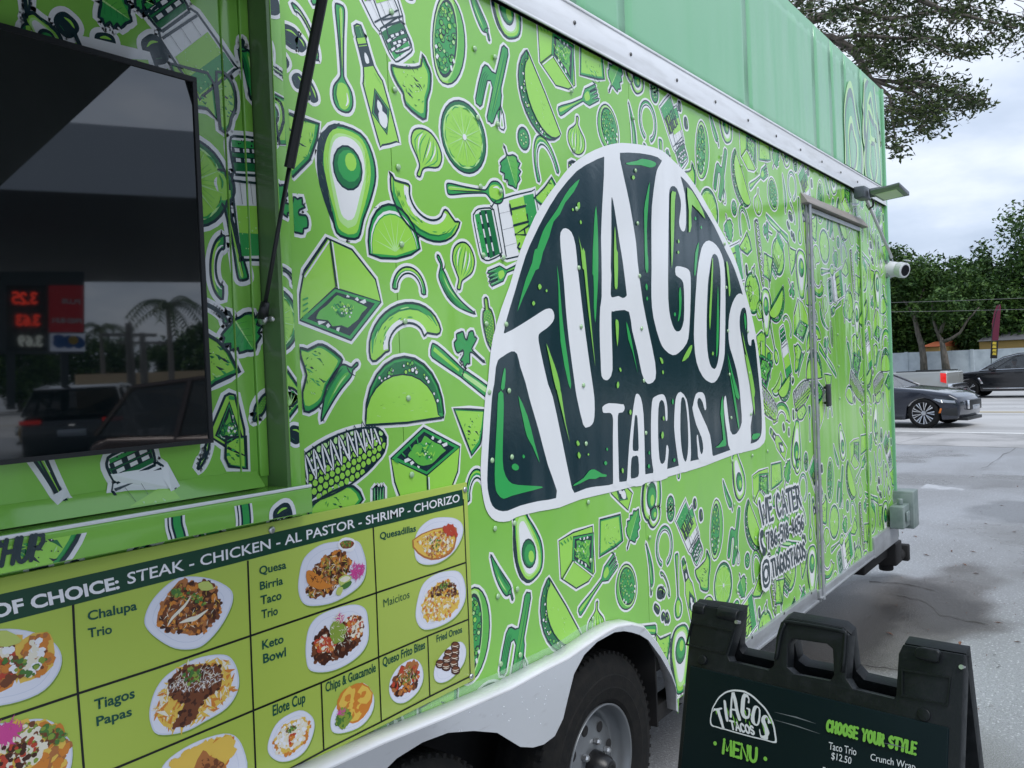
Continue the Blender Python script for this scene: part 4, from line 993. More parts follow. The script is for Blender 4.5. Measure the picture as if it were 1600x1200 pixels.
# front corner strip and end wall, back shell
base_mat('wall_shell', (0.16, 0.34, 0.10), .4)
m_ = MB(); m_.box((FX-.008, -.02, WZ0), (FX+.012, .03, FZ)); tr(m_.build('corner_strip', 'fascia_green', bevel=.004))
m_ = MB(); m_.box((FX, .031, WZ0), (FX+.01, 2.4, FZ)); m_.box((X0, 2.4, WZ0), (FX, 2.42, FZ)); m_.box((X0-.01, .03, WZ0), (X0, 2.4, FZ)); m_.box((X0, .03, FZ-.02), (FX, 2.4, FZ)); tr(m_.build('shell', 'wall_shell'))
m_ = MB(); m_.box((X0, .36, WZ0-.10), (FX-.3, 2.38, WZ0+.02)); m_.box((hub_x-1.7, .30, WZ0+.0), (hub_x+.45, .34, .78)); m_.box((hub_x-1.7, .0305, .76), (hub_x+.45, .34, .78)); m_.box((hub_x+.44, .0305, WZ0-.05), (hub_x+.45, .34, .78)); m_.box((hub_x+.46, .06, WZ0-.06), (FX-.2, .12, WZ0)); tr(m_.build('chassis', 'under_black'))
# rivets in rows along studs: small, joined
rv = MB()
def rivet(x, z, y=-.001, r=.0080):
    rv.lathe([(r, 0), (r*.9, -.002), (r*.5, -.0036), (0, -.004)], (x, y, z), 'Y', 8)
st = W(900, 500)[0]
rows = [s-.002 for s in seams[1:]] + [st, st-.4, W(1130, 450)[0], W(1186, 600)[0]-.15, W(640, 500)[0]+.28]
for x in rows:
    if abs(x-HX) < .05: continue
    for i in range(13):
        z = .48+i*.185
        if z < RZ-.03 and not (x < DX0+.1 and x > DX0-.05) and not (hub_x-1.6 < x < hub_x+.4 and z < .8) and not (x < W(742, 900)[0] and z < W(728, 754)[1]+.02): rivet(x+.022, z, -.0052 if W(760, 700)[0] < x < W(1190, 600)[0] else -.003)
tr(tag(rv.build('rivets', 'wrap_rivet' if 'wrap_rivet' in MATS else film('wrap_rivet', (.35, .55, .3)), smooth=True), kind='stuff'))

# ------------------------------------------------------------------ fender, wheels
n = len(ftop)
vs = []; fs = []
farch = [W(*p, FY) for p in ((1057,1110),(1057,1077),(1050,1057),(1033,1027),(1013,1000),(1000,992),(987,988),(975,986),(960,988),(933,1003),(913,1023),(897,1053),(887,1093),(880,1123),(867,1150),(850,1163),(833,1168),(813,1167),(795,1156),(777,1145),(740,1142),(700,1145),(660,1160),(620,1185),(590,1215),(560,1270))]
outer = [W(*p, FY) for p in ((380,1262),(457,1228),(513,1203),(600,1163),(700,1122),(800,1078),(850,1050),(890,1030),(933,1000),(950,989),(965,981),(987,977),(1007,981),(1028,1006),(1045,1036),(1056,1070),(1060,1113))]
loop = outer + farch
fender = tr(sheet('fender', loop, [], FY, .003, 'fender_alu'))
lip = []
for i in range(len(outer)):
    x, z = outer[i]
    dx = outer[min(i+1, len(outer)-1)][0]-outer[max(i-1, 0)][0]; dz = outer[min(i+1, len(outer)-1)][1]-outer[max(i-1, 0)][1]; l_ = math.hypot(dx, dz); nx, nz = -dz/l_, dx/l_
    lip.append([(x-nx*.0, FY, z-nz*.0), (x+nx*.006, FY+.004, z+nz*.006), (x+nx*.010, FY+.014, z+nz*.010), (x+nx*.014, -.006, z+nz*.014)])
vs = [p for r_ in lip for p in r_]; fs = [(i*4+j, (i+1)*4+j, (i+1)*4+j+1, i*4+j+1) for i in range(len(lip)-1) for j in range(3)]
o = from_pd('fender_lip', vs, fs, 'white_alu', smooth=True); md = o.modifiers.new('t', 'SOLIDIFY'); md.thickness = .002; sub(o, fender)
# clear edge seal running along the lip on the panel
ws = []; 
for i in range(len(lip)):
    x, _, z = lip[i][3]; ws += [(x, -.0045, z), (x-.004 if i > 9 else x, -.0045, z+.022 if i < 10 else z+.012)]
base_mat('clear_seal', (0.5, 0.75, 0.5), .1, alpha=.35)
sub(from_pd('edge_seal', ws, [(2*i, 2*i+2, 2*i+3, 2*i+1) for i in range(9)], 'clear_seal'), fender)
# water drops on the fender
dr = MB(); random.seed(11)
for i in range(60):
    px, py = random.uniform(690, 900), random.uniform(1060, 1160)
    x, z = W(px, py, FY)
    zt_ = W(px, 1078-(px-800)*.56, FY)[1]
    if z < zt_-.03 and py < 1136-(0 if px < 850 else (px-850)*2.0): dr.lathe([(r_*random.uniform(.0010, .0018), h) for r_, h in ((1, 0), (.7, -.0010), (0, -.0013))], (x, FY-.0002, z), 'Y', 7)
base_mat('water_drop', (.8, .85, .9), .02, spec=1.0, metal=.3); sub(tag(dr.build('water_drops', 'water_drop', smooth=True), kind='stuff'), fender)
MATS['rubber'].node_tree.nodes['Principled BSDF'].inputs['Specular IOR Level'].default_value = .2; noise_mix(MATS['rubber'], (.015, .0145, .014), 30, bump=.1)
base_mat('rim_grey', (0.20, 0.215, 0.23), .35, metal=.5); base_mat('hub_black', (.008, .008, .009), .35); base_mat('green_cap', (.02, .3, .15), .4)
def wheel(x):
    w_ = empty('wheel', (x, .10, hub_z)); tr(w_)
    def ws_(o): o.parent = w_; return o
    R = tyre_r
    m_ = MB().lathe([(.20, -.085), (.215, -.098), (.25, -.108), (.255, -.1065), (.29, -.108), (.294, -.105), (.325, -.098), (R-.012, -.082), (R-.002, -.062), (R, -.03), (R, .03), (R-.01, .08), (.3, .1), (.2, .085)], (0, 0, 0), 'Y', 96)
    for i in range(72):        # shoulder lugs
        a = 2*PI*i/72
        M = Matrix.Rotation(a, 4, 'Y')
        m_.box((-.0055, -.0835, R-.016), (.0055, -.045, R-.0008), M=M)
        for yy in (-.03, 0, .03): m_.box((-.012, yy-.011, R-.006), (.012, yy+.011, R+.0005), M=M)
    ws_(m_.build('tyre', 'rubber', smooth=False))
    rim = MB().lathe([(.198, -.082), (.2, -.094), (.197, -.096), (.192, -.092), (.189, -.06), (.18, -.03), (.165, -.02), (.155, -.03), (.145, -.045), (.10, -.05), (.085, -.06), (.07, -.062), (.05, -.06)], (0, 0, 0), 'Y', 64)
    r_o = ws_(rim.build('rim', 'rim_grey', smooth=True))
    for i in range(8):
        a = 2*PI*i/8+.2; o = MB().lathe([(0, 0), (.017, 0.0005), (.018, .001)], (.122*math.cos(a), -.0515, .122*math.sin(a)), 'Y', 16).build('vent_hole', 'under_black'); o.parent = r_o
    for i in range(6):
        a = 2*PI*i/6+.35; c = (.078*math.cos(a), -.063, .078*math.sin(a))
        nb = MB().lathe([(.011, 0), (.011, -.014), (.007, -.02), (0, -.021)], c, 'Y', 6); q_ = nb.build('lug_nut', 'zinc'); q_.parent = r_o
    hb_ = MB().lathe([(.052, -.05), (.048, -.085), (.04, -.115), (.034, -.12), (.03, -.128), (.018, -.13), (.016, -.126), (0, -.126)], (0, 0, 0), 'Y', 28); ws_(hb_.build('hub_cap', 'hub_black', smooth=True))
    gc = MB().lathe([(.012, -.06), (.012, -.075), (.006, -.08), (0, -.08)], (-.06, 0, -.01), 'Y', 10); ws_(gc.build('valve_cap', 'green_cap'))
    return w_
wheel(hub_x); wheel(hub_x-.90)
# ------------------------------------------------------------------ serving hatch: recess, screen, shelf, strut, raised flap
PR = lambda px, py: W(px, py, RD-.001)
jx_in = JX
BZ0 = W(380, 752, RD)[1]
SZ = W(444, 764, -.04)[1]; SZ0 = W(446, 808, -.04)[1]
print('shelf', SZ, SZ0, 'recess bottom', BZ0)
m_ = MB(); m_.box((0.02, RD, SZ-.01), (JX-.004, RD+.02, HZ1)); tr(m_.build('recess_back', BG))
base_mat('jamb_shaded_green', (0.11, 0.20, 0.08), .2)  # wrap green darkened: the shade on the jambs is put into the colour
m_ = MB(); m_.box((JX-.004, -.008, SZ-.02), (JX+.006, RD+.02, HZ1)); tr(m_.build('jamb', 'jamb_shaded_green'))
m_ = MB(); m_.box((0.01, -.008, SZ-.02), (0.02, RD+.02, HZ1)); tr(m_.build('jamb', 'jamb_shaded_green'))
m_ = MB(); m_.box((JX+.007, -.010, SZ0-.01), (HX-.03, -.0, RZ-.001)); m_.box((HX-.0285, -.006, SZ0-.01), (HX-.0005, -.0, RZ-.001)); tr(m_.build('hatch_trim', BG, bevel=.001))
# stepped boards round the screen
sx1 = PR(300, 400)[0]; sz0 = PR(160, 704)[1]; sz1 = PR(150, 93)[1]
b1, b2 = PR(355, 300)[0], PR(383, 300)[0]
m_ = MB(); m_.box((b1+.001, RD-.004, SZ+.02), (b2-.001, RD-.0, HZ1)); tr(m_.build('board', BG, bevel=.0008))
m_ = MB(); m_.box((b2+.001, RD-.008, SZ+.02), (JX-.006, RD-.0, HZ1)); tr(m_.build('board', BG, bevel=.0008))
zc1 = PR(371, 737)[1]; m_ = MB(); m_.prism([(0.025, RD-.0005, zc1), (0.025, RD-.002, zc1-.002), (0.025, RD-.03, SZ+.001), (0.025, RD, SZ+.001)], (b2-.03, 0, 0)); tr(m_.build('sill_board', BG, bevel=.001))
m_ = MB(); m_.prism([(-.6, RD, SZ-.002), (-.6, -.036, SZ-.002), (-.6, -.042, SZ-.008), (-.6, -.042, SZ0), (-.6, -.038, SZ0), (-.6, -.038, SZ-.014), (-.6, RD, SZ-.014)], (JX+.03+.6, 0, 0)); shelf = tr(m_.build('serving_shelf', BG, bevel=.0015))
m_ = MB(); m_.box((-.6, -.0435, SZ-.0055), (JX+.03, -.0365, SZ+.001)); sub(m_.build('shelf_highlight', WH, bevel=.002), shelf)  # white strip paints the highlight along the shelf's top edge
# the screen: dark glass that mirrors the street behind the photographer
base_mat('screen_glass', (0.004, 0.007, 0.008), .022, spec=.5, ior=2.1)
noise_mix(MATS['screen_glass'], (0.009, 0.012, 0.012), 6, .45, .75, rough2=.034)
m_ = MB(); m_.box((0.03, RD-.034, sz0), (sx1, RD-.002, sz1)); scr = tr(m_.build('screen', 'screen_glass'))
m_ = MB()
for a, b in (((0.03, RD-.037, sz1-.006), (sx1+.004, RD-.004, sz1+.004)), ((0.03, RD-.037, sz0-.004), (sx1+.004, RD-.004, sz0+.004)), ((sx1-.005, RD-.037, sz0+.0045), (sx1+.004, RD-.004, sz1-.0065))): m_.box(a, b)
sub(m_.build('screen_frame', 'black_plastic'), scr)
# print inside the recess, at its own larger size
hold = TILE[:]; TILE.clear()
PK = dict(plane=lambda a, b: W(a, b, RD-.01), sc=1.25)
k6 = lambda *p: P(240, 0, 5.333, *p); k7 = lambda *p: P(240, 225, 5.333, *p); k8 = lambda *p: P(240, 450, 5.333, *p); k9 = lambda *p: P(240, 650, 5.333, *p); k5 = lambda *p: P(0, 650, 5.333, *p)
shaker((248, -15), (345, 128), wr=.30, **PK)
chip(k6((160,520),(350,570),(470,600),(530,700),(565,1010),(470,900),(340,880),(220,700)), 1, 4, sc=1.2, plane=PK['plane'])
chip(k6((545,590),(640,640),(690,760),(695,900),(660,980),(640,1070),(580,1075),(560,800)), 2, 5, sc=1.2, plane=PK['plane'])
chili(*k6((735, 330), (815, 830)), bend=.07, fat=.12, **PK)
lime((303, 283), (303, 214), **PK)
shaker(*k7((760, -60), (885, 960)), wr=.17, **PK)
spoon(*k7((765, 1130), (560, 200)), **PK)
arcring(*k7((600, 1290), (615, 760)), bend=.24, wd=.2, **PK)
arcring(*k8((300, 130), (640, 300)), bend=.2, wd=.1, **PK)
chip(k8((385,320),(435,315),(445,370),(560,440),(650,540),(730,700),(660,735),(540,790),(405,890)), 0, 6, sc=1.3, plane=PK['plane'])
leaf(*k8((650, 200), (850, 520)), fat=.5, **PK)
carton(k8((655,950),(745,1230),(640,1290),(545,1230)), k8((655,880),(700,890),(770,1180),(780,1400),(640,1330),(480,1230),(620,900)), sc=1.2, plane=PK['plane'])
cobcorner(*k8((850, 1100), (945, 880)), **PK)
arcring(*k9((390, 440), (480, 190)), bend=-.15, wd=.3, **PK)
chip(k9((625,180),(780,170),(790,440),(650,420),(620,350)), 1, 3, sc=1.2, plane=PK['plane'])
shaker(*k5((1080, 270), (1330, 950)), wr=.33, **PK)
spoon(*k5((300, 250), (700, 990)), **PK)
leaf((150, -12), (210, 30), fat=.5, **PK); leaf((205, -14), (250, 8), fat=.4, **PK)
olive((95, 22), (122, 52), fat=.45, **PK); olive((232, 82), (262, 70), fat=.5, **PK); olive((155, 60), (185, 66), fat=.35, **PK)
avocado((48, 20), (95, 80), wr=.35, **PK); spoon((45, -20), (50, 60), **PK)
chip(k9((440,690),(600,590),(680,600),(800,560),(790,640)), 0, 2, sc=1.2, plane=PK['plane'])
ra = Art()
rb_, rc_ = Art(), Art()
for d in TILE: d.a.copy_to(ra, 0, 0, (sx1+.006, b1, SZ+.03, HZ1)); d.a.copy_to(rb_, 0, 0, (b1+.002, b2, SZ+.03, HZ1)); d.a.copy_to(rc_, 0, 0, (b2+.002, JX-.007, SZ+.03, HZ1)); d.a.copy_to(ra, 0, 0, (.03, sx1+.0059, SZ+.004, sz0-.006)); d.a.copy_to(ra, 0, 0, (.03, sx1+.0059, sz1+.006, HZ1))
lb = Art(); lb.k = 46; pl_ = PK['plane']
lb.fill([pl_(*p) for p in ((120,52),(150,58),(240,80),(252,120),(140,92))], WH); lb.stroke([pl_(*p) for p in ((120,50),(140,95))], .008, INK); lb.stroke([pl_(*p) for p in ((240,78),(254,118))], .008, INK)
lb.fill([pl_(*p) for p in ((160,88),(235,92),(240,118),(170,104))], LT)
hand_fit(lb, 'PEPP', (160, 106), (226, 112), (152, 88), .008, INK, plane=pl_); lb.copy_to(ra, 0, 0, (.03, sx1+.0059, sz1+.006, HZ1))
tr(ra.build('recess_print', lambda x, z, h: (x, RD-.0002-h-max(0, min(.03, (zc1-z)*.0295/(zc1-SZ))), z), step=0.00004)); tr(rb_.build('recess_print', lambda x, z, h: (x, RD-.0042-h, z), step=0.00004)); tr(rc_.build('recess_print', lambda x, z, h: (x, RD-.0082-h, z), step=0.00004))
# print on the shelf front and the trim beside the hatch
TILE.clear()
PS = dict(plane=lambda a, b: W(a, b, -.043), sc=1.25)
chip(((-60, 835), (0, 826), (60, 820), (110, 812), (125, 822), (118, 845), (90, 885), (60, 905), (-60, 915)), 2, 6, sc=1.3, plane=PS['plane'])
olive(*k9((1010, 860), (1150, 780)), fat=.4, **PS)
sa = Art()
for d in TILE: d.a.copy_to(sa, 0, 0, (-.55, JX+.028, SZ0+.002, SZ-.016))
for pl in (((170,640),(178,760),(180,900),(200,980),(225,1080)), ((735,560),(742,700),(755,800),(760,900),(745,1010))):
    q_ = [PS['plane'](*p) for p in k9(*pl)]; cl_ = Art()
    cl_.stroke(q_, .040, WH, curve=3); cl_.stroke(q_, .030, INK, curve=3); cl_.stroke(q_, .022, MID, curve=3); cl_.stroke([(x-.006, z) for x, z in q_], .005, INK, curve=3); cl_.stroke([(x-.010, z) for x, z in q_], .004, WH, curve=3)
    cl_.copy_to(sa, 0, 0, (-.55, JX+.028, SZ0+.002, SZ-.016))
sa.k = 46
hand_fit(sa, 'CHUP', (-22, 888), (62, 872), (-14, 848), .0075, INK, plane=PS['plane'])
tr(sa.build('shelf_print', lambda x, z, h: (x, -.0425-h, z)))
TILE.clear()
PT = dict(plane=lambda a, b: W(a, b, -.011))
e1 = Art()
olive(*k6((905, 20), (1060, 30)), fat=.4, **PT); knife(*k6((900, 480), (1110, 640)), **PT); cobcorner(*k6((940, 260), (960, 600)), **PT)
chip(k6((1000,770),(1115,830),(1120,1200),(1060,1200),(1010,900)), 0, 3, plane=PT['plane']); sprig(*k7((990, 700), (1080, 330)), **PT)
lime((428, 500), (428, 448), **PT); wedge(*k8((1070, 1040), (1230, 900)), bulge=.6, **PT); arcring(*k7((1010, 1050), (1190, 1180)), bend=.3, **PT)
chip(k8((1060,760),(1120,680),(1235,850),(1230,960),(1140,1080),(1075,1010)), 0, 3, plane=PT['plane'])
olive(*k9((1140, 130), (1245, 180)), fat=.45, **PT); bottle(*k9((1085, 500), (1085, 180)), **PT); avocado(*k7((985, 0), (1010, -400)), **PT)
for d in TILE: d.a.copy_to(e1, 0, 0, (JX+.009, HX-.002, SZ0, RZ))
tr(e1.build('trim_print', lambda x, z, h: (x, (-.0105 if x < HX-.029 else -.0065)-h, z)))
# shadowed strip of the side below the shelf carries the same print
TILE.clear()
arcring((212, 848), (345, 838), bend=.25, wd=.25, sc=1.2); olive((50, 895), (72, 880), fat=.5, sc=1.2); jal((117, 884), (117, 876), sc=1.2); arcring((205, 880), (232, 850), bend=.3, wd=.3, sc=1.2); shaker((432, 806), (455, 850), wr=.4)
u1 = Art()
for d in TILE: d.a.copy_to(u1, 0, 0, (.0, HX-.01, W(728, 754)[1]-.02, SZ0+.05))
tr(u1.build('side_print', lambda x, z, h: (x, -h, z)))
TILE[:] = hold
# gas strut and raised flap
s0 = on_x(410, 498, JX-.03); s1 = on_x(452, 262, JX-.03); s2 = on_x(512, -45, JX-.03)
print('strut', s0, s1, s2)
m_ = MB(); m_.tube([s0, s1], .0045, 10); m_.tube([s0, s0+Vector((0, 0, .001)), s0+(s1-s0).normalized()*.035], [.010, .012, .009], 10)
strut = tr(m_.build('gas_strut', 'black_plastic', smooth=True))
sub(MB().tube([s1, s1+(s2-s1)*1.02], .0105, 14).build('strut_cylinder', 'black_plastic', smooth=False), strut)
sub(MB().lathe([(.0, -.004), (.012, -.003), (.013, .004), (.006, .006), (.006, .03), (.02, .03), (.02, .034), (0, .034)], (s0.x, s0.y, s0.z), 'X', 14).build('ball_mount', 'zinc', smooth=True), strut)
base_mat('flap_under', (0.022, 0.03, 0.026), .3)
hd = Vector((0, s2.y+.02, s2.z+.04-HZ1)).normalized(); print('flap dir', hd)
nrm = Vector((0, -hd.z, hd.y)); nrm = nrm if nrm.z > 0 else -nrm
a = Vector((0.02, -.02, HZ1+.01)); flen = 1.15
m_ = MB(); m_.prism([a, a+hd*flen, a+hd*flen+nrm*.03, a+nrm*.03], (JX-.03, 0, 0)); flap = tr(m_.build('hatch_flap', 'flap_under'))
m_ = MB(); m_.prism([a+nrm*.031, a+hd*flen+nrm*.031, a+hd*flen+nrm*.033, a+nrm*.033], (JX-.03, 0, 0)); sub(m_.build('flap_skin', BG), flap)

# ------------------------------------------------------------------ menu board bolted under the shelf
MY = -.010
PM = lambda px, py: W(px, py, MY-.002)
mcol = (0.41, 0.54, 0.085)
base_mat('menu_olive', mcol, .32); base_mat('menu_dark', (.006, .055, .028), .3); base_mat('menu_white', (.82, .82, .86), .3); base_mat('menu_line', (.006, .008, .008), .3); base_mat('menu_text', (.004, .075, .055), .3)
base_mat('plate_white', (.72, .74, .84), .3); base_mat('plate_rim', (.60, .64, .76), .3); base_mat('menu_tone', (.20, .31, .04), .3)
mz1 = W(728, 754, MY)[1]; mz0 = W(742, 1062, MY)[1]; mx1 = W(735, 900, MY)[0]+.002
m_ = MB(); m_.box((-.9, MY, mz0), (mx1, -.004, mz1)); board = tr(m_.build('menu_board', 'menu_olive', bevel=.0008))
mt = Art()
pz = lambda *p: [PM(*q) for q in p]
mt.fill(pz((-160, 966), (0, 929), (300, 861.5), (723, 765), (725, 789.5), (560, 830.5), (300, 898), (0, 975), (-160, 1016)), 'menu_dark')
for ln in (((115,945),(117.5,1000),(122.5,1083),(131.7,1200),(136,1260)), ((388,876),(394,1040),(400,1193),(402,1260)), ((584,824),(588.8,926.7),(592.5,1026.7),(596.7,1128)), ((724.8,780),(729,878.7),(733,966.7),(735.5,1057)), ((669,994.7),(672.5,1088)), ((502.7,1066.7),(506.7,1173)),
           ((-100,1158),(0,1125),(122.5,1084),(240,1046),(400,991),(588,926.7),(728.5,879)), ((-60,1290),(183,1200),(400,1109),(503,1066.7),(593,1026.7),(670,993.5),(733,967.7)), ((380,1240),(456.7,1200),(506.7,1173),(596.7,1128),(673,1088),(735.5,1057))):
    mt.stroke(pz(*ln), .0042, 'menu_line')
mo = mt.build('menu_lines', lambda x, z, h: (x, MY-h, z), step=.00004, base=.0003); sub(mo, board)
_tc = {}
def text_mesh(s, bold):
    cu = bpy.data.curves.new('t', 'FONT'); cu.body = s; cu.size = 1.0; cu.resolution_u = 3; cu.offset = bold
    ob = bpy.data.objects.new('t', cu); COL.objects.link(ob); bpy.context.view_layer.update()
    me = bpy.data.meshes.new_from_object(ob.evaluated_get(bpy.context.evaluated_depsgraph_get()))
    bpy.data.objects.remove(ob); return me
def lettering(name, s, bl, br, top, m, plane, place, parent, bold=.0, capref=.0, h=.0008, fitx=True):
    me = text_mesh(s, bold); o = plane(*bl); e_ = plane(*br); t_ = plane(*top)
    u, Lx = unit(o, e_); v, H = unit(o, t_)
    xs = [q.co.x for q in me.vertices]; x0, x1 = min(xs), max(xs); cap = .729
    kx = Lx/(x1-x0); ky = H/cap
    for q in me.vertices:
        a_, b_ = (q.co.x-x0)*kx, q.co.y*ky
        q.co = place(o[0]+u[0]*a_+v[0]*b_, o[1]+u[1]*a_+v[1]*b_, h)
    o_ = link(name, me, m); sub(o_, parent); return o_
MPL = lambda x, z, h: Vector((x, MY-h, z))
def ml(s, bl, br, top, m='menu_text', bold=.012): return lettering('menu_lettering', s, bl, br, top, m, PM, MPL, board, bold)
ml('OF CHOICE:', (-12, 967), (188, 919), (-16, 946), 'menu_white', .035)
ml('STEAK - CHICKEN - AL PASTOR - SHRIMP - CHORIZO', (200, 913), (719, 783.5), (199, 894.5), 'menu_white', .012)
for a_ in (('Chalupa', (138,970), (215,952.5), (137,955)), ('Trio', (138.5,996.7), (176,989.5), (137.5,981.7)), ('Tiagos', (148.5,1110), (211.5,1090), (147.5,1093)), ('Papas', (151.7,1135), (207,1118), (150.7,1120)),
           ('Quesa', (406,898), (448,888), (405.5,885)), ('Birria', (407,922), (443,912.7), (406.5,909)), ('Taco', (408,945), (440.7,936), (407.5,931)), ('Trio', (409.5,966.7), (435,960), (409,953)),
           ('Keto', (410.5,1015), (444,1004), (410,1001)), ('Bowl', (412,1036.7), (447.7,1025), (411.5,1022)), ('Quesadillas', (594.5,843), (650.7,830), (594,832)), ('Maicitos', (600,949), (640.7,934), (599.5,936)),
           ('Elote Cup', (427,1119), (478,1097), (426.5,1102)), ('Chips & Guacamole', (509.5,1081.7), (588,1049), (509,1066.5)), ('Queso Frito Bites', (598.7,1041.7), (665,1013), (598.4,1027.5)), ('Fried Oreos', (683,1003.5), (722.7,988), (682.5,992.5))):
    ml(*a_, bold=0 if a_[0][0] == 'M' else .022)
# dish pictures
FM = {}
def fc(n, c): base_mat('food_'+n, c, .35); return 'food_'+n
BR, DB, OR, YE, CR, RE, CI, PK_, GU, TN, LW = fc('meat', (.17,.055,.022)), fc('char', (.06,.018,.01)), fc('tortilla', (.62,.22,.035)), fc('corn', (.74,.50,.09)), fc('cream', (.78,.74,.62)), fc('salsa', (.48,.06,.03)), fc('cilantro', (.07,.19,.04)), fc('onion', (.62,.07,.30)), fc('guacamole', (.24,.34,.05)), fc('fried', (.42,.16,.05)), fc('lime', (.5,.58,.15))
def inside(p, poly):
    c = False; n = len(poly)
    for i in range(n):
        (x0, y0), (x1, y1) = poly[i], poly[i-1]
        if (y0 > p[1]) != (y1 > p[1]) and p[0] < (x1-x0)*(p[1]-y0)/(y1-y0)+x0: c = not c
    return c
def dish(o, s, outline, layers, shapes=(), rim=True):
    px = [(o[0]+x/s, o[1]+y/s) for x, y in outline]
    d = Art()
    c = (sum(p[0] for p in px)/len(px), sum(p[1] for p in px)/len(px))
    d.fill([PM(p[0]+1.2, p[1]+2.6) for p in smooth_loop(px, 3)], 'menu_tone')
    d.fill([PM(*p) for p in smooth_loop(px, 4)], 'plate_rim')
    sh = lambda q, dx=0, dy=0: [PM(c[0]+(p[0]-c[0])*q+dx, c[1]+(p[1]-c[1])*q+dy) for p in smooth_loop(px, 3)]
    d.fill(sh(.965, -.2, -.4), 'plate_white')
    d.stroke(sh(.8), .0012, 'plate_rim', closed=True)
    for spec in layers:
        if spec[0] == 'poly':
            d.fill([PM(o[0]+x/s, o[1]+y/s) for x, y in spec[2]], spec[1], 2); continue
        if spec[0] == 'line':
            d.stroke([PM(o[0]+x/s, o[1]+y/s) for x, y in spec[2]], spec[3], spec[1], curve=3, taper=1); continue
        cols, n, size, reg, kind = spec
        rp = [(o[0]+x/s, o[1]+y/s) for x, y in reg]
        xs = [p[0] for p in rp]; ys = [p[1] for p in rp]
        if n >= 100 and kind != 's': d.fill([PM(*p) for p in [(sum(xs)/len(xs)+(x-sum(xs)/len(xs))*.93, sum(ys)/len(ys)+(y-sum(ys)/len(ys))*.93) for x, y in rp]], cols[0] if cols[0] != CR else YE, 2)
        n = int(n*1.5)
        k = 0; tries = 0
        while k < n and tries < n*20:
            tries += 1
            q = (rnd.uniform(min(xs), max(xs)), rnd.uniform(min(ys), max(ys)))
            if not inside(q, rp): continue
            k += 1; cc = cols[k % len(cols)]; a = rnd.uniform(0, 2*PI)
            ctr = PM(*q); r = size*rnd.uniform(.6, 1.3)
            if kind == 'b':
                pts = [(ctr[0]+r*rnd.uniform(.6, 1.15)*math.cos(a+t*PI/3.5), ctr[1]+r*rnd.uniform(.6, 1.15)*math.sin(a+t*PI/3.5)*.9) for t in range(7)]
                d.fill(pts, cc)
            else:
                L_ = r*1.6; d.stroke([(ctr[0]-L_*math.cos(a), ctr[1]-L_*math.sin(a)), (ctr[0]+r*.3*math.sin(a), ctr[1]-r*.3*math.cos(a)), (ctr[0]+L_*math.cos(a), ctr[1]+L_*math.sin(a))], r*(.45 if kind == 's' else .8), cc, taper=1)
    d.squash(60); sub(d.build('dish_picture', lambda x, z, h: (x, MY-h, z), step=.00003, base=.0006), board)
A1 = (200, 880)
mound = [(170,350),(200,240),(270,140),(330,100),(400,110),(430,100),(520,110),(540,200),(560,260),(540,320),(440,420),(330,410),(220,400)]
dish(A1, 3.75, [(330,80),(480,90),(600,150),(615,230),(560,350),(480,450),(400,500),(280,500),(170,440),(105,370),(105,300),(150,210),(240,120)],
  [('poly', TN, [(170,350),(200,240),(300,105),(350,110),(300,250),(215,365)]), ('poly', OR, [(220,395),(300,250),(400,150),(440,180),(340,330),(260,400)]), ('poly', TN, [(300,400),(350,330),(480,220),(540,250),(520,320),(420,420),(340,415)]),
   ((BR, DB, TN, OR), 170, .0055, mound, 'b'), ((CR, YE), 46, .003, mound, 's'), ((CI, GU, CI, BR), 26, .003, [(250,190),(290,130),(340,150),(470,220),(440,250)], 'b'), ((CI, GU, CI, BR), 14, .005, [(255,180),(265,140),(305,150),(300,195)], 'b'), ('poly', LW, [(410,120),(470,105),(500,150),(430,160)]),
   ('line', CR, [(230,370),(260,320),(330,250),(370,190)], .006), ('line', CR, [(300,350),(360,330),(400,320),(470,270)], .009)])
mound = [(150,880),(180,800),(230,700),(330,600),(480,570),(600,580),(625,740),(540,840),(440,910),(300,970),(200,970)]
dish(A1, 3.75, [(540,535),(610,560),(650,650),(645,750),(580,850),(450,930),(330,990),(180,1005),(135,940),(130,850),(170,730),(250,640),(400,560)],
  [((YE, OR, YE, CR), 200, .0075, mound, 'S'), ((BR, DB, BR), 150, .005, [(230,690),(330,600),(540,600),(560,720),(450,800),(380,930),(260,980),(330,830),(240,760)], 'b'), ((CR, 'menu_white'), 120, .0028, [(230,740),(300,650),(500,600),(560,680),(450,740),(300,760)], 's'), ((CI, GU, CI, BR), 40, .004, [(320,650),(360,610),(430,630),(420,690),(350,710)], 'b')])
dish(A1, 3.75, [(600,1000),(680,1090),(690,1250),(500,1350),(250,1350),(190,1240),(250,1140),(420,1040)],
  [((YE, YE, OR), 70, .011, [(240,1180),(450,1050),(600,1020),(610,1140),(540,1250),(250,1300)], 'b'), ('poly', YE, [(480,1070),(605,1005),(615,1130),(540,1160)]), ('poly', YE, [(250,1180),(450,1045),(480,1100),(370,1210)]), ('poly', TN, [(380,1220),(440,1095),(480,1130),(560,1170),(570,1260),(400,1300)]), ((TN, BR), 30, .006, [(400,1200),(450,1130),(560,1180),(540,1260)], 'b')])
A2 = (400, 830)
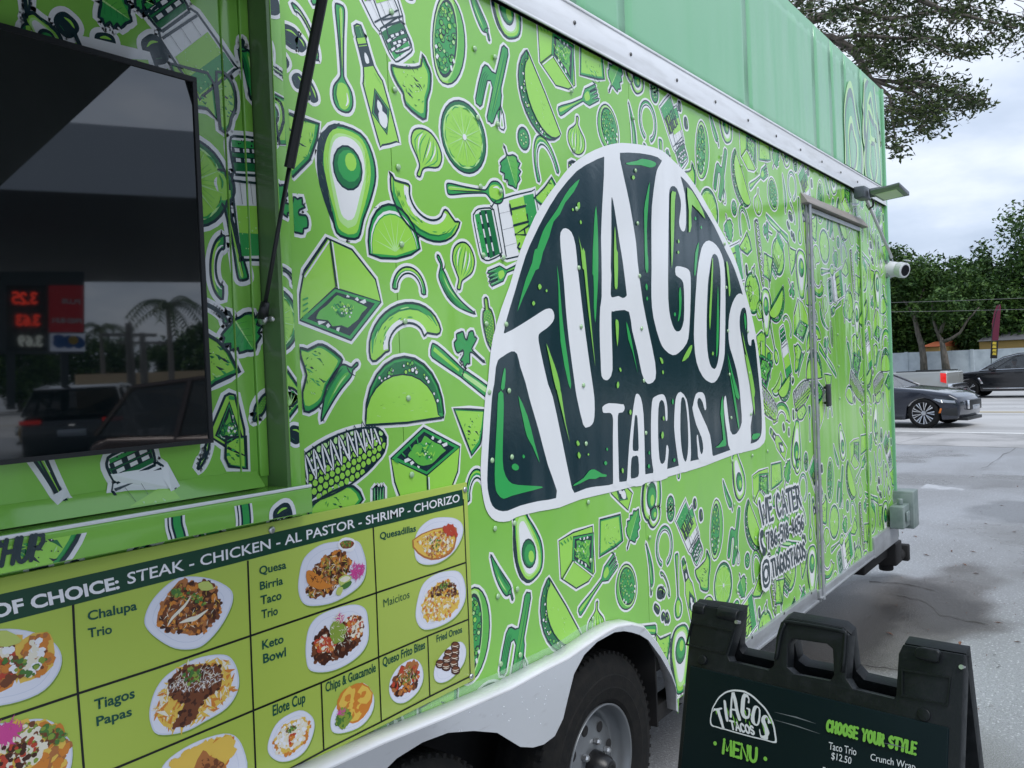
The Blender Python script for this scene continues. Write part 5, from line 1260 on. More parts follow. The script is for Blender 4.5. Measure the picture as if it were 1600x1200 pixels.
dish(A2, 5, [(640,80),(790,75),(840,150),(865,270),(840,390),(750,480),(600,560),(450,585),(370,560),(335,470),(340,350),(380,210),(500,110)],
  [((BR, DB, TN, OR), 190, .006, [(390,480),(450,300),(560,180),(680,150),(740,230),(740,310),(650,400),(600,490),(450,520)], 'b'), ((CR, YE, GU), 70, .0038, [(390,490),(470,280),(570,180),(700,200),(720,300),(600,470),(440,520)], 's'),
   ('poly', OR, [(395,315),(440,310),(500,360),(560,410),(610,425),(520,455),(450,440),(400,400)]), ((DB,), 10, .003, [(420,330),(500,370),(520,420),(430,400)], 's'), ('poly', 'menu_white', [(640,110),(655,70),(700,48),(760,60),(778,95),(760,150),(720,160),(660,145)]), ('poly', BR, [(655,100),(680,75),(740,72),(768,95),(740,130),(680,135)]), ((CI, GU, RE), 26, .003, [(660,95),(700,75),(755,90),(740,120),(680,125)], 'b'),
   ((PK_,), 60, .005, [(730,330),(760,260),(840,260),(840,330),(790,380)], 's'), ('poly', LW, [(645,370),(700,340),(745,360),(720,400),(660,430)]), ('poly', CI, [(660,430),(740,385),(740,420),(690,455)]), ('poly', CR, [(650,380),(700,350),(738,365),(690,400)]), ('poly', LW, [(625,490),(640,440),(680,440),(660,500)])])
dish(A2, 5, [(740,575),(850,600),(880,700),(880,850),(820,960),(700,1050),(560,1100),(430,1090),(395,1000),(395,860),(430,730),(530,640)],
  [((DB, BR, DB), 160, .006, [(440,1000),(450,850),(540,740),(650,870),(690,700),(830,680),(830,860),(720,960),(560,1030),(470,1030)], 'b'), ((RE, RE, CR, OR), 110, .006, [(460,870),(540,820),(620,860),(600,940),(500,930)], 'b'), ((RE, CR, CR, OR, BR), 120, .006, [(700,690),(780,650),(835,690),(830,800),(760,850),(710,800)], 'b'), ((GU,), 60, .009, [(590,740),(640,710),(690,760),(670,850),(620,870)], 'b'), ((PK_, CR), 24, .005, [(600,700),(640,650),(690,660),(670,710)], 's'), ((CR,), 50, .003, [(470,860),(560,760),(700,690),(820,700),(790,850),(600,1000)], 's')])
A3 = (560, 780)
dish(A3, 3.75, [(450,110),(560,110),(612,150),(610,220),(560,310),(480,370),(400,385),(345,360),(330,290),(340,210),(380,150)],
  [('poly', TN, [(318,240),(440,175),(560,160),(580,190),(565,290),(510,340),(430,358),(350,320)]), ('poly', YE, [(326,242),(440,182),(550,170),(570,200),(555,285),(500,330),(430,345),(355,310)]), ((YE, CR, OR, TN), 110, .005, [(335,245),(440,190),(560,180),(560,285),(500,335),(420,345)], 'b'), ((CR,), 50, .003, [(350,245),(440,195),(550,190),(540,290),(420,335)], 's'), ((CI, GU, CI, BR), 16, .003, [(400,230),(480,240),(470,310),(430,280)], 'b'), ((RE,), 60, .005, [(495,170),(540,150),(578,180),(575,215),(520,210)], 'b')])
mound = [(365,660),(390,570),(450,500),(530,470),(580,510),(605,600),(560,670),(470,720),(400,710)]
dish(A3, 3.75, [(500,425),(590,425),(628,500),(625,600),(570,690),(480,745),(390,765),(345,720),(340,640),(370,520),(420,460)],
  [((YE, YE, OR, CR), 190, .0055, mound, 'b'), ((BR, DB), 40, .005, [(390,580),(450,510),(570,480),(590,560),(480,570)], 'b'), ((CR,), 50, .003, mound, 's'), ((CI, GU, CI, BR), 26, .003, [(465,520),(500,480),(535,490),(510,530)], 'b')])
dish(A3, 3.75, [(320,935),(370,970),(383,1050),(350,1130),(280,1190),(220,1190),(185,1140),(190,1060),(240,980)],
  [((RE, BR, TN, DB), 60, .0095, [(200,1100),(250,980),(350,960),(365,1040),(320,1130),(230,1150)], 'b'), ((OR, TN), 26, .004, [(210,1100),(250,990),(350,970),(350,1040),(310,1130),(230,1140)], 'b'), ((CR, GU), 26, .004, [(220,1080),(260,1000),(350,990),(340,1080)], 's'), ((CI, GU, CI, BR), 12, .003, [(260,1080),(300,980),(330,1000),(310,1090)], 'b')])
dish(A3, 3.75, [(600,835),(633,880),(620,960),(560,1040),(500,1075),(455,1065),(445,1010),(470,940),(530,870)],
  [x for cx_, cy_ in ((570,860),(568,895),(530,905),(565,930),(520,940),(480,965),(515,980),(560,965),(570,1000)) for x in (('poly', DB, [(cx_-24,cy_+16),(cx_-22,cy_-16),(cx_,cy_-26),(cx_+24,cy_-14),(cx_+24,cy_+18),(cx_,cy_+28)]), ('poly', BR, [(cx_-16,cy_+8),(cx_-15,cy_-12),(cx_+4,cy_-20),(cx_+17,cy_-8),(cx_+12,cy_+12)]), ('line', CR, [(cx_-22,cy_-2),(cx_,cy_+4),(cx_+22,cy_-6)], .0022), ('line', CR, [(cx_-18,cy_+10),(cx_,cy_+14),(cx_+20,cy_+6)], .0018))])
A4 = (400, 800)
dish(A4, 3, [(205,930),(265,960),(275,1020),(240,1110),(180,1160),(110,1170),(60,1130),(65,1060),(110,980)],
  [((YE, OR, CR), 120, .006, [(85,1080),(130,1000),(220,960),(260,1000),(235,1080),(160,1140),(100,1130)], 'b'), ((CR, CR, 'menu_white'), 110, .005, [(90,1080),(130,1010),(210,970),(240,1010),(210,1080),(150,1120)], 'b'), ((RE, OR), 16, .004, [(140,1090),(165,1030),(185,1040),(170,1100)], 'b'), ((CI, GU, CI, BR), 18, .003, [(140,1020),(180,990),(190,1020),(150,1035)], 'b')])
dish(A4, 3, [(490,800),(550,850),(550,930),(500,1000),(420,1035),(360,1030),(355,960),(400,880)],
  [('poly', OR, [(380,920),(400,850),(440,820),(500,800),(550,850),(530,930),(480,985),(430,985)]), ('poly', YE, [(390,900),(440,815),(470,880),(420,925)]), ('poly', YE, [(470,880),(500,812),(545,850),(520,900)]), ('poly', YE, [(430,975),(450,900),(500,920),(480,975)]), ((OR, YE), 22, .008, [(400,900),(450,830),(530,850),(500,950),(440,960)], 'b'), ((GU, CI, GU), 60, .007, [(380,990),(390,930),(430,925),(440,965),(410,1015)], 'b'), ((PK_,), 16, .004, [(385,950),(395,920),(420,925),(410,950)], 's')])
dish((0, 0), 1, [(-10,984),(40,985),(80,1000),(97,1025),(90,1055),(60,1085),(0,1103),(-60,1100),(-60,1000)],
  [('poly', OR, [(-20,1000),(20,1010),(24,1062),(10,1078),(-30,1085)]), ('poly', YE, [(20,1000),(34,992),(36,1000),(30,1060),(24,1062)]), ('poly', YE, [(30,1062),(35,1000),(70,988),(84,1000),(84,1040),(60,1058),(38,1066)]), ((RE, OR, BR, TN), 90, .007, [(-10,1010),(20,1010),(22,1060),(0,1075),(-20,1080)], 'b'), ((OR, TN, OR), 80, .008, [(36,1050),(40,1000),(72,992),(80,1040),(58,1056)], 'b'), ((CR, 'menu_white'), 44, .006, [(-5,1015),(20,1015),(20,1050),(40,1040),(50,1000),(70,1000),(60,1050),(40,1055)], 'b'), ((CI, GU, CI, BR), 20, .005, [(0,1030),(20,1020),(50,1040),(76,1010),(80,1030),(50,1060),(36,1060)], 'b'), ('poly', LW, [(-20,990),(10,985),(34,1000),(20,1008),(0,1010)])])
dish((0, 0), 1, [(30,1127),(75,1125),(100,1145),(114,1170),(105,1215),(60,1250),(-30,1250),(-50,1150)],
  [((OR, TN, YE, OR), 110, .011, [(0,1140),(50,1128),(95,1135),(106,1165),(100,1200),(40,1230),(-20,1230)], 'b'), ((CR, BR, GU, CR), 120, .006, [(0,1150),(50,1130),(80,1150),(60,1190),(0,1210)], 'b'), ((PK_,), 60, .008, [(-10,1140),(10,1132),(32,1136),(15,1160),(-10,1160)], 's'), ((CI, GU, CI, BR), 30, .005, [(60,1140),(78,1132),(108,1150),(85,1165),(75,1155)], 'b'), ((RE, DB), 30, .005, [(0,1170),(60,1150),(50,1200),(0,1210)], 'b')])
for p in ((425, 828), (737, 1057), (727, 765)):
    x, z = PM(*p); sub(MB().lathe([(.0075, 0), (.007, -.003), (.003, -.0045), (0, -.004)], (x, MY-.0005, z), 'Y', 12).build('bolt', 'zinc', smooth=True), board)
# ------------------------------------------------------------------ ground, street
def gz(x, y=0):
    t = min(max((x-8.5)/8.0, 0), 1); return -.2*t*t*(3-2*t)
base_mat('asphalt', (0.34, 0.35, 0.37), .36)
mt_ = MATS['asphalt']
noise_mix(mt_, (0.26, 0.262, 0.27), .75, .44, .60, 9, stretch=(.6, 1.3, 1))
noise_mix(mt_, (0.54, 0.55, 0.57), 60, .56, .68, 3)
noise_mix(mt_, (0.22, 0.22, 0.225), 85, .57, .66, 2)
def stain(mt, c, size, col, mixmax=1.0, edge=.16):
    n, l, b = nodes(mt); tc = n.new('ShaderNodeTexCoord'); nz = n.new('ShaderNodeTexNoise'); nz.inputs['Scale'].default_value = 1.6; nz.inputs['Detail'].default_value = 6
    sc = n.new('ShaderNodeVectorMath'); sc.operation = 'SUBTRACT'; sc.inputs[1].default_value = (c[0], c[1], 0)
    dv = n.new('ShaderNodeVectorMath'); dv.operation = 'DIVIDE'; dv.inputs[1].default_value = (size[0], size[1], 1)
    ln = n.new('ShaderNodeVectorMath'); ln.operation = 'LENGTH'; ad = n.new('ShaderNodeMath'); ad.operation = 'ADD'
    nm = n.new('ShaderNodeMath'); nm.operation = 'MULTIPLY_ADD'; nm.inputs[1].default_value = 1.5; nm.inputs[2].default_value = -.75
    mr = n.new('ShaderNodeMapRange'); mr.inputs['From Min'].default_value = 1+edge; mr.inputs['From Max'].default_value = 1-edge; mr.inputs['To Max'].default_value = mixmax
    l.new(tc.outputs['Object'], nz.inputs['Vector']); l.new(tc.outputs['Object'], sc.inputs[0]); l.new(sc.outputs[0], dv.inputs[0]); l.new(dv.outputs[0], ln.inputs[0])
    l.new(nz.outputs['Fac'], nm.inputs[0]); l.new(nm.outputs[0], ad.inputs[0]); l.new(ln.outputs['Value'], ad.inputs[1]); l.new(ad.outputs[0], mr.inputs['Value'])
    mx = n.new('ShaderNodeMix'); mx.data_type = 'RGBA'; mx.blend_type = 'MULTIPLY'; l.new(mr.outputs[0], mx.inputs[0]); l.new(b.inputs['Base Color'].links[0].from_socket, mx.inputs[6]); mx.inputs[7].default_value = (*col, 1); l.new(mx.outputs[2], b.inputs['Base Color'])
a1 = G(1370, 962, 0); stain(mt_, (a1.x, a1.y), (1.15, .6), (.36, .325, .285)); a2 = G(1300, 985, 0); stain(mt_, (a2.x, a2.y), (.8, .35), (.35, .33, .31), .9)
a3 = G(1480, 930, 0); stain(mt_, (a3.x, a3.y), (.9, .30), (.42, .38, .34), .95); a4 = G(1600, 795, 0); stain(mt_, (a4.x, a4.y), (.9, .5), (.5, .5, .5), .8); a5 = G(1420, 745, -.1); stain(mt_, (a5.x, a5.y), (.8, 3.5), (.62, .60, .58), .9)
noise_mix(mt_, (0.24, 0.24, 0.24), .40, .54, .62, 8, rough2=.22, bump=.35, bscale=110)
def ground_grid(name, xs, ys, off, m, kind='structure', parent=None):
    vs = [(x, y, gz(x)+off) for x in xs for y in ys]; n = len(ys)
    fs = [(i*n+j, (i+1)*n+j, (i+1)*n+j+1, i*n+j+1) for i in range(len(xs)-1) for j in range(n-1)]
    o = from_pd(name, vs, fs, m, parent, smooth=True); 
    if kind: o['kind'] = kind
    return o
xs = [-300, -100, -40, -10, 0, 4, 8] + [8.5+i*.5 for i in range(18)] + [20, 26, 40, 90, 300, 700]
ys = [-500, -200, -80, -40, -20, -8, 0, 8, 20, 40, 80, 200, 500]
ground_grid('ground', xs, ys, 0, 'asphalt')
# street frame: r runs to the right of the photograph, q away
r_ = ray(-600, 637); rdir = -Vector((r_.x, r_.y, 0)).normalized(); qdir = Vector((-rdir.y, rdir.x, 0)); 
if qdir.x < 0: qdir = -qdir
S0 = G(1500, 676.5, -.2); S0.z = 0
def ST(r, q, z=0): p = S0+rdir*r+qdir*q; return Vector((p.x, p.y, -.2+z))
def strip(name, q0, q1, off, m, r0=-60, r1=80, kind='structure', parent=None):
    vs = [ST(r0, q0, off), ST(r1, q0, off), ST(r1, q1, off), ST(r0, q1, off)]
    o = from_pd(name, vs, [(0, 1, 2, 3)], m, parent)
    if kind: o['kind'] = kind
    return o
base_mat('road_grey', (0.50, 0.495, 0.49), .6); noise_mix(MATS['road_grey'], (.34, .335, .33), .8, .4, .65, 8, stretch=(1, .25, 1)); noise_mix(MATS['road_grey'], (.50, .495, .49), 40, .55, .75, 3, bump=.2, bscale=60)
base_mat('road_paint', (.78, .78, .76), .5); noise_mix(MATS['road_paint'], (.5, .5, .49), 9, .55, .7); base_mat('road_yellow', (.60, .48, .22), .5)
base_mat('concrete', (0.44, 0.43, 0.425), .65); noise_mix(MATS['concrete'], (.27, .265, .26), 1.1, .42, .62, 8); noise_mix(MATS['concrete'], (.19, .185, .18), 60, .6, .75, 2, bump=.25, bscale=90)
def depth_q(py, px=1560):
    p = G(px, py, -.2); p.z = 0; return (p-S0).dot(qdir)
qfar = depth_q(607)
strip('road', -.15, qfar, .004, 'road_grey')
strip('road_marking', -.05, .16, .010, 'road_paint')
q = depth_q(645); strip('road_marking', q, q+.14, .010, 'road_yellow'); strip('road_marking', q+.3, q+.44, .010, 'road_yellow')
q = depth_q(637); strip('road_marking', q, q+.25, .010, 'road_paint')
strip('kerb', qfar+.0, qfar+.3, .13, 'concrete'); strip('pavement', qfar+.3, qfar+3.0, .12, 'concrete')
base_mat('verge_green', (.06, .10, .03), .9); strip('verge', qfar+3.0, qfar+40, .02, 'verge_green')
# concrete apron poured in slabs between parking lot and road
qa = -3.0; k = 0
edges_r = [-22, -13.5, -7.2, -.35, 5.6, 12, 19, 27]
for a_, b_ in zip(edges_r, edges_r[1:]):
    m_ = MB(); pts = [ST(a_+.02, qa, .006), ST(b_-.02, qa, .006), ST(b_-.02-.9 if False else b_-.02, -.17, .006), ST(a_+.02, -.17, .006)]
    m_.prism(pts, (0, 0, -.12)); o = m_.build('concrete_slab', 'concrete'); o['kind'] = 'structure'
# pale mottled patches and slab joint in the lot
base_mat('pale_grey', (.47, .48, .50), .6); noise_mix(MATS['pale_grey'], (.33, .34, .35), 6, .45, .6)
for pl in (((1428,768),(1448,756),(1508,764),(1480,782)), ((1398,800),(1398,784),(1530,792),(1500,797))):
    vs = [G(a_, b_, gz(G(a_, b_, -.1).x)+.004) for a_, b_ in pl]; o = from_pd('pale_patch', vs, [(0, 1, 2, 3)], 'pale_grey'); o['kind'] = 'structure'
base_mat('crack_dark', (.09, .085, .08), .9)
random.seed(21)
def crack(pts, w=.02):
    P_ = []
    for (xa, ya), (xb, yb) in zip(pts, pts[1:]):
        for t in range(5): P_.append((xa+(xb-xa)*t/5+random.uniform(-2, 2), ya+(yb-ya)*t/5+random.uniform(-1.2, 1.2)))
    P_.append(pts[-1]); vs = []; fs = []
    for i, (a_, b_) in enumerate(P_):
        p = G(a_, b_, 0); p = G(a_, b_, gz(p.x)+.003); w_ = w*random.uniform(.3, 1)
        vs += [p+Vector((-w_, 0, 0)), p+Vector((w_, w_*.4, 0))]
    fs = [(2*i, 2*i+1, 2*i+3, 2*i+2) for i in range(len(P_)-1)]
    o = from_pd('crack', vs, fs, 'crack_dark'); o['kind'] = 'structure'
crack([(1360, 908), (1410, 912), (1460, 922)], .010); crack([(1400, 930), (1440, 936), (1470, 960), (1540, 975)], .009); crack([(1345, 1038), (1380, 1042), (1440, 1050)], .008); crack([(1535, 732), (1570, 710), (1605, 687)], .03); crack([(1555, 1020), (1552, 1030), (1563, 1040), (1556, 1045)], .004)
# fallen leaves and twigs, one litter
lv = MB(); random.seed(9)
spots = [(1585, 831), (1520, 862), (1487, 861), (1447, 867), (1507, 882), (1525, 896), (1600, 895), (1560, 973), (1590, 1003), (1440, 1010), (1540, 818), (1480, 820), (1565, 790), (1500, 1005), (1390, 990), (1590, 760), (1520, 745), (1470, 1060), (1410, 832), (1430, 838)]
for k in range(90): spots.append((random.uniform(1400, 1610), random.uniform(770, 1120)))
for k, (a_, b_) in enumerate(spots):
    g = G(a_, b_, 0); g = G(a_, b_, gz(g.x)+.004); an = random.uniform(0, PI); L_ = random.uniform(.03, .07) if k < 20 else random.uniform(.012, .03)
    d_ = Vector((math.cos(an), math.sin(an), .1)); e_ = Vector((-math.sin(an), math.cos(an), 0))*.3
    lv.add([g-d_*L_*.5, g+e_*L_*.5+Vector((0, 0, .006)), g+d_*L_*.5, g-e_*L_*.5+Vector((0, 0, .004))], [(0, 1, 2, 3)], k % 3)
base_mat('leaf_brown', (.13, .06, .035), .8); base_mat('leaf_rust', (.2, .09, .05), .8); base_mat('leaf_yellow', (.45, .38, .12), .8)
tag(lv.build('fallen_leaves', ['leaf_brown', 'leaf_rust', 'leaf_brown']), kind='stuff')

# ------------------------------------------------------------------ far side: wall, trees, houses, flag, cables
base_mat('wall_white', (.66, .70, .76), .8); noise_mix(MATS['wall_white'], (.48, .52, .58), 1.5, .4, .7)
qw = depth_q(588)
wq = qw+1.0
wtop = 1.93
fw = empty('boundary_wall', ST(0, wq), 0, 'long white painted boundary wall behind the two tree trunks across the street', 'wall')
pan = 4.6
for k in range(-8, 8):
    a_, b_ = k*pan+.01, (k+1)*pan-.01
    m_ = MB(); m_.prism([ST(a_, wq), ST(b_, wq), ST(b_, wq+.2), ST(a_, wq+.2)], (0, 0, wtop)); o = m_.build('wall_panel', 'wall_white'); o.parent = fw; o.matrix_parent_inverse = Matrix.Translation(-ST(0, wq))
for k in range(-8, 9):
    m_ = MB(); m_.prism([ST(k*pan-.12, wq-.05), ST(k*pan+.12, wq-.05), ST(k*pan+.12, wq-.002), ST(k*pan-.12, wq-.002)], (0, 0, wtop+.04)); o = m_.build('pilaster', 'wall_white'); o.parent = fw; o.matrix_parent_inverse = Matrix.Translation(-ST(0, wq))
def at_q(px, py, q):
    "point of the vertical plane at street distance q"
    r = ray(px, py); t = ((S0+qdir*q-Vector((CAM.x, CAM.y, 0))).dot(qdir))/r.dot(qdir); return CAM+r*t
# foliage
def leaf_mat(name, c, tr_=.25):
    mt = base_mat(name, c, .6, spec=.3); n, l, b = nodes(mt)
    oi = n.new('ShaderNodeTexCoord'); nz = n.new('ShaderNodeTexNoise'); nz.inputs['Scale'].default_value = 1.2; nz.inputs['Detail'].default_value = 3
    rp = n.new('ShaderNodeMapRange'); rp.inputs['From Min'].default_value = .38; rp.inputs['From Max'].default_value = .64
    mx = n.new('ShaderNodeMix'); mx.data_type = 'RGBA'; mx.inputs[6].default_value = (*c, 1); mx.inputs[7].default_value = (c[0]*2.1, c[1]*1.7, c[2]*1.3, 1)
    l.new(oi.outputs['Object'], nz.inputs['Vector']); l.new(nz.outputs['Fac'], rp.inputs['Value']); l.new(rp.outputs[0], mx.inputs[0]); l.new(mx.outputs[2], b.inputs['Base Color'])
    return mt
leaf_mat('leaf_dark', (.022, .058, .014)); leaf_mat('leaf_mid', (.040, .092, .020)); leaf_mat('leaf_olive', (.036, .062, .020)); leaf_mat('leaf_olive_dark', (.022, .040, .014))
base_mat('bark', (.17, .145, .125), .9); noise_mix(MATS['bark'], (.08, .07, .06), 9, .4, .65, stretch=(1, 1, .3), bump=.6, bscale=20)
def leaves(name, centers, size, n_per, mats, parent, seed, flat=1.0, oval=2.2):
    rg = random.Random(seed); vs = []; fs = []; mi = []
    for (c, rad) in centers:
        for _ in range(n_per):
            u = Vector((rg.gauss(0, 1), rg.gauss(0, 1), rg.gauss(0, 1))); u.normalize()
            r = rg.random()**.45
            p = Vector(c)+Vector((u.x*rad[0], u.y*rad[1], u.z*rad[2]))*r
            a = Vector((rg.gauss(0, 1), rg.gauss(0, 1), rg.gauss(0, .7))).normalized(); b = a.cross(Vector((rg.gauss(0, 1), rg.gauss(0, 1), rg.gauss(0, 1)))).normalized()
            s = size*rg.uniform(.6, 1.35); n = len(vs)
            vs += [p-a*s*.5, p+b*s*.5/oval-a*s*.05, p+a*s*.5, p-b*s*.5/oval]; fs.append((n, n+1, n+2, n+3)); mi.append(rg.randrange(len(mats)))
    o = from_pd(name, vs, fs, mats, parent, False, mi); return o
def blob_centers(c, R, n, seed, clump=.33):
    rg = random.Random(seed); out = []
    for i in range(n):
        u = Vector((rg.gauss(0, 1), rg.gauss(0, 1), rg.gauss(0, 1))).normalized()*(rg.random()**.4)
        k = clump*rg.uniform(.6, 1.4)
        out.append((Vector(c)+Vector((u.x*R[0], u.y*R[1], u.z*R[2])), (R[0]*k, R[1]*k, R[2]*k)))
    return out
def tree(label, base, trunk, limbs, crown_c, R, n, seed, size=.22, per=110, mats=('leaf_dark', 'leaf_mid'), group=None, tr0=.22, cat='tree'):
    t = empty('tree', base, 0, label, cat, group); inv = Matrix.Translation(-Vector(base))
    def c(o): o.parent = t; o.matrix_parent_inverse = inv; return o
    m_ = MB(); N = len(trunk); m_.tube(trunk, [tr0*(1-.55*i/(N-1)) for i in range(N)], 12)
    tk = c(m_.build('trunk', 'bark', smooth=True))
    for lm in limbs:
        m_ = MB(); K = len(lm); m_.tube(lm, [tr0*.5*(1-.7*i/(K-1)) for i in range(K)], 8); c(m_.build('branch', 'bark', smooth=True))
    c(leaves('crown', blob_centers(crown_c, R, n, seed), size, per, list(mats), None, seed))
    return t
qt = wq-1.2
def tq(px, py, q=None): return at_q(px, py, qt if q is None else q)
b1_ = tq(1444, 583); b1_.z = -.15
tree('left leaning bare trunk with dense crown in front of the white wall', b1_, [b1_, tq(1443, 560), tq(1440, 540), tq(1434, 520), tq(1430, 500), tq(1431, 475)], [[tq(1430, 500), tq(1436, 470), tq(1446, 445)], [tq(1431, 505), tq(1420, 480), tq(1405, 460)]],
     tq(1400, 440), (3.2, 2.6, 2.2), 44, 1, size=.30, per=170, tr0=.27)
b2_ = tq(1480, 583); b2_.z = -.15
tree('forked tree trunk in front of the white wall with dense crown', b2_, [b2_, tq(1476, 560), tq(1473, 540), tq(1470, 528)], [[tq(1470, 532), tq(1463, 515), tq(1457, 495), tq(1456, 465)], [tq(1471, 535), tq(1485, 530), tq(1500, 520), tq(1512, 500), tq(1530, 480)], [tq(1469, 520), tq(1478, 495), tq(1482, 465)]],
     tq(1478, 455), (3.0, 2.6, 2.2), 44, 2, size=.30, per=170, tr0=.30)
# the mass of crowns behind the wall, each its own tree
bk = [(1392, 470, 3.0, 2.6, 'dark round crown at the left end of the trees behind the white wall'), (1450, 480, 3.6, 2.6, 'dense dark crown just left of the middle behind the white wall'), (1505, 455, 3.6, 3.2, 'broad dark green crown behind the white wall left of the flag'),
      (1555, 470, 3.8, 3.3, 'dark crown directly behind the maroon flag'), (1612, 425, 4.6, 4.3, 'tallest lighter green crown at the right edge of the photo'), (1420, 440, 3.0, 2.2, 'low crown whose top shows beside the security camera'), (1575, 500, 3.4, 2.4, 'low bushy crown above the wall right of the flag'), (1395, 530, 3.0, 1.9, 'lowest dark bush just above the left end of the white wall'), (1500, 505, 4.0, 1.9, 'wide low dark bush behind the forked trunk'), (1330, 465, 4.2, 3.0, 'dark crown beyond the white wall hidden mostly by the trailer corner'), (1255, 470, 4.4, 3.0, 'dark crown beyond the white wall wholly behind the trailer door'), (1700, 440, 4.6, 4.0, 'large dark crown just past the right edge of the photo')]
for k, (px, py, rw, rh, lb_) in enumerate(bk):
    c_ = at_q(px, py+16, wq+6.5+1.2*(k % 3)); rh *= 1.2; b_ = Vector((c_.x, c_.y, -.2))
    tree(lb_, b_, [b_, b_+Vector((.1, 0, c_.z*.5)), Vector((c_.x, c_.y, c_.z))], [], c_, (rw, rw*.9, rh), 60, 20+k, size=.36, per=170, group='dense trees behind the white wall')
# houses behind
base_mat('house_yellow', (.55, .36, .12), .8); base_mat('roof_orange', (.62, .17, .07), .7); base_mat('roof_grey', (.12, .12, .13), .8); base_mat('glass_dark', (.02, .025, .03), .05, ior=1.6)
def house(px0, px1, py_top, py_roof, wm, rm, label, q):
    A_, B_ = at_q(px0, py_top, q), at_q(px1, py_top, q); A2_, B2_ = A_+qdir*6, B_+qdir*6
    h = empty('house', (A_.x, A_.y, -.2), 0, label, 'house'); inv = Matrix.Translation(-Vector((A_.x, A_.y, -.2)))
    zt_ = A_.z; base = [Vector((p.x, p.y, -.2)) for p in (A_, B_, B2_, A2_)]
    m_ = MB(); m_.prism(base, (0, 0, zt_+.2)); w_ = m_.build('wall', wm); w_.parent = h; w_.matrix_parent_inverse = inv
    rz_ = at_q(px0, py_roof, q).z-zt_; mid = [(base[0]+base[3])/2, (base[1]+base[2])/2]
    P_ = [b+Vector((0, 0, zt_+.22))+(-qdir*.5 if i in (0, 1) else qdir*.5) for i, b in enumerate(base)]; R_ = [m2+Vector((0, 0, zt_+.2+rz_)) for m2 in mid]
    m_ = MB(); m_.add(P_+R_, [(0, 1, 5, 4), (2, 3, 4, 5), (0, 4, 3), (1, 2, 5), (0, 3, 2, 1)]); r2 = m_.build('roof', rm); r2.parent = h; r2.matrix_parent_inverse = inv
    w0 = (A_*.35+B_*.65); 
    m_ = MB(); u_ = (B_-A_).normalized(); c0 = Vector((w0.x, w0.y, zt_-1.3))-qdir*.03; m_.prism([c0, c0+u_*1.0, c0+u_*1.0+Vector((0, 0, .9)), c0+Vector((0, 0, .9))], qdir*.02); g_ = m_.build('window', 'glass_dark'); g_.parent = h; g_.matrix_parent_inverse = inv
house(1440, 1468, 543, 534, 'house_yellow', 'roof_orange', 'small house with bright orange roof seen over the white wall between the two trunks', wq+2.0)
house(1530, 1640, 534, 518, 'house_yellow', 'roof_grey', 'low yellow house with grey roof behind the wall right of the flag', wq+2.2)
# feather flag
base_mat('flag_maroon', (.16, .018, .045), .7); base_mat('flag_black', (.015, .012, .012), .7); base_mat('flag_yellow', (.68, .50, .05), .7)
qf = depth_q(600)
fb_ = at_q(1548, 600, qf); fb_.z = -.08
fl = empty('feather_flag', fb_, 0, 'tall narrow maroon feather flag with yellow writing above the dark parked suv', 'flag'); inv = Matrix.Translation(-fb_)
m_ = MB(); m_.tube([fb_, at_q(1550, 520, qf), at_q(1556, 490, qf), at_q(1562, 476, qf)], .02, 8); o = m_.build('pole', 'dark_metal', smooth=True); o.parent = fl; o.matrix_parent_inverse = inv
def flag_piece(pts, m, name, off=0):
    P_ = [at_q(a_, b_, qf)+Vector((0, 0, 0))-qdir*off for a_, b_ in pts]; m_ = MB(); m_.prism(P_, qdir*.006); o = m_.build(name, m); o.parent = fl; o.matrix_parent_inverse = inv
flag_piece([(1550,532),(1550,505),(1553,488),(1557,478),(1563,475),(1564,480),(1562,505),(1560,532)], 'flag_maroon', 'flag_cloth')
flag_piece([(1547,560),(1549,532.5),(1560,532.5),(1558,560)], 'flag_black', 'flag_cloth')
for yy in (534, 539.5, 545, 550.5): flag_piece([(1550.5,yy+4),(1551.5,yy),(1557.5,yy+.5),(1556.5,yy+2),(1557,yy+4.5)], 'flag_yellow', 'flag_lettering', .012)
# overhead cables
base_mat('cable', (.18, .18, .18), .6)
for k, (a_, b_) in enumerate((((1360, 463), (1640, 452)), ((1360, 477), (1640, 470)))):
    A_, B_ = at_q(a_[0], a_[1], 9), at_q(b_[0], b_[1], 9); A_ = A_+(A_-B_)*1.5; B_ = B_+(B_-A_)*.6
    m_ = MB(); m_.tube([A_+(B_-A_)*t/10+Vector((0, 0, -.25*math.sin(PI*t/10))) for t in range(11)], .006, 6)
    tag(m_.build('overhead_cable', 'cable'), ['upper thin overhead cable crossing in front of the trees', 'lower thin overhead cable crossing in front of the trees'][k], 'cable')

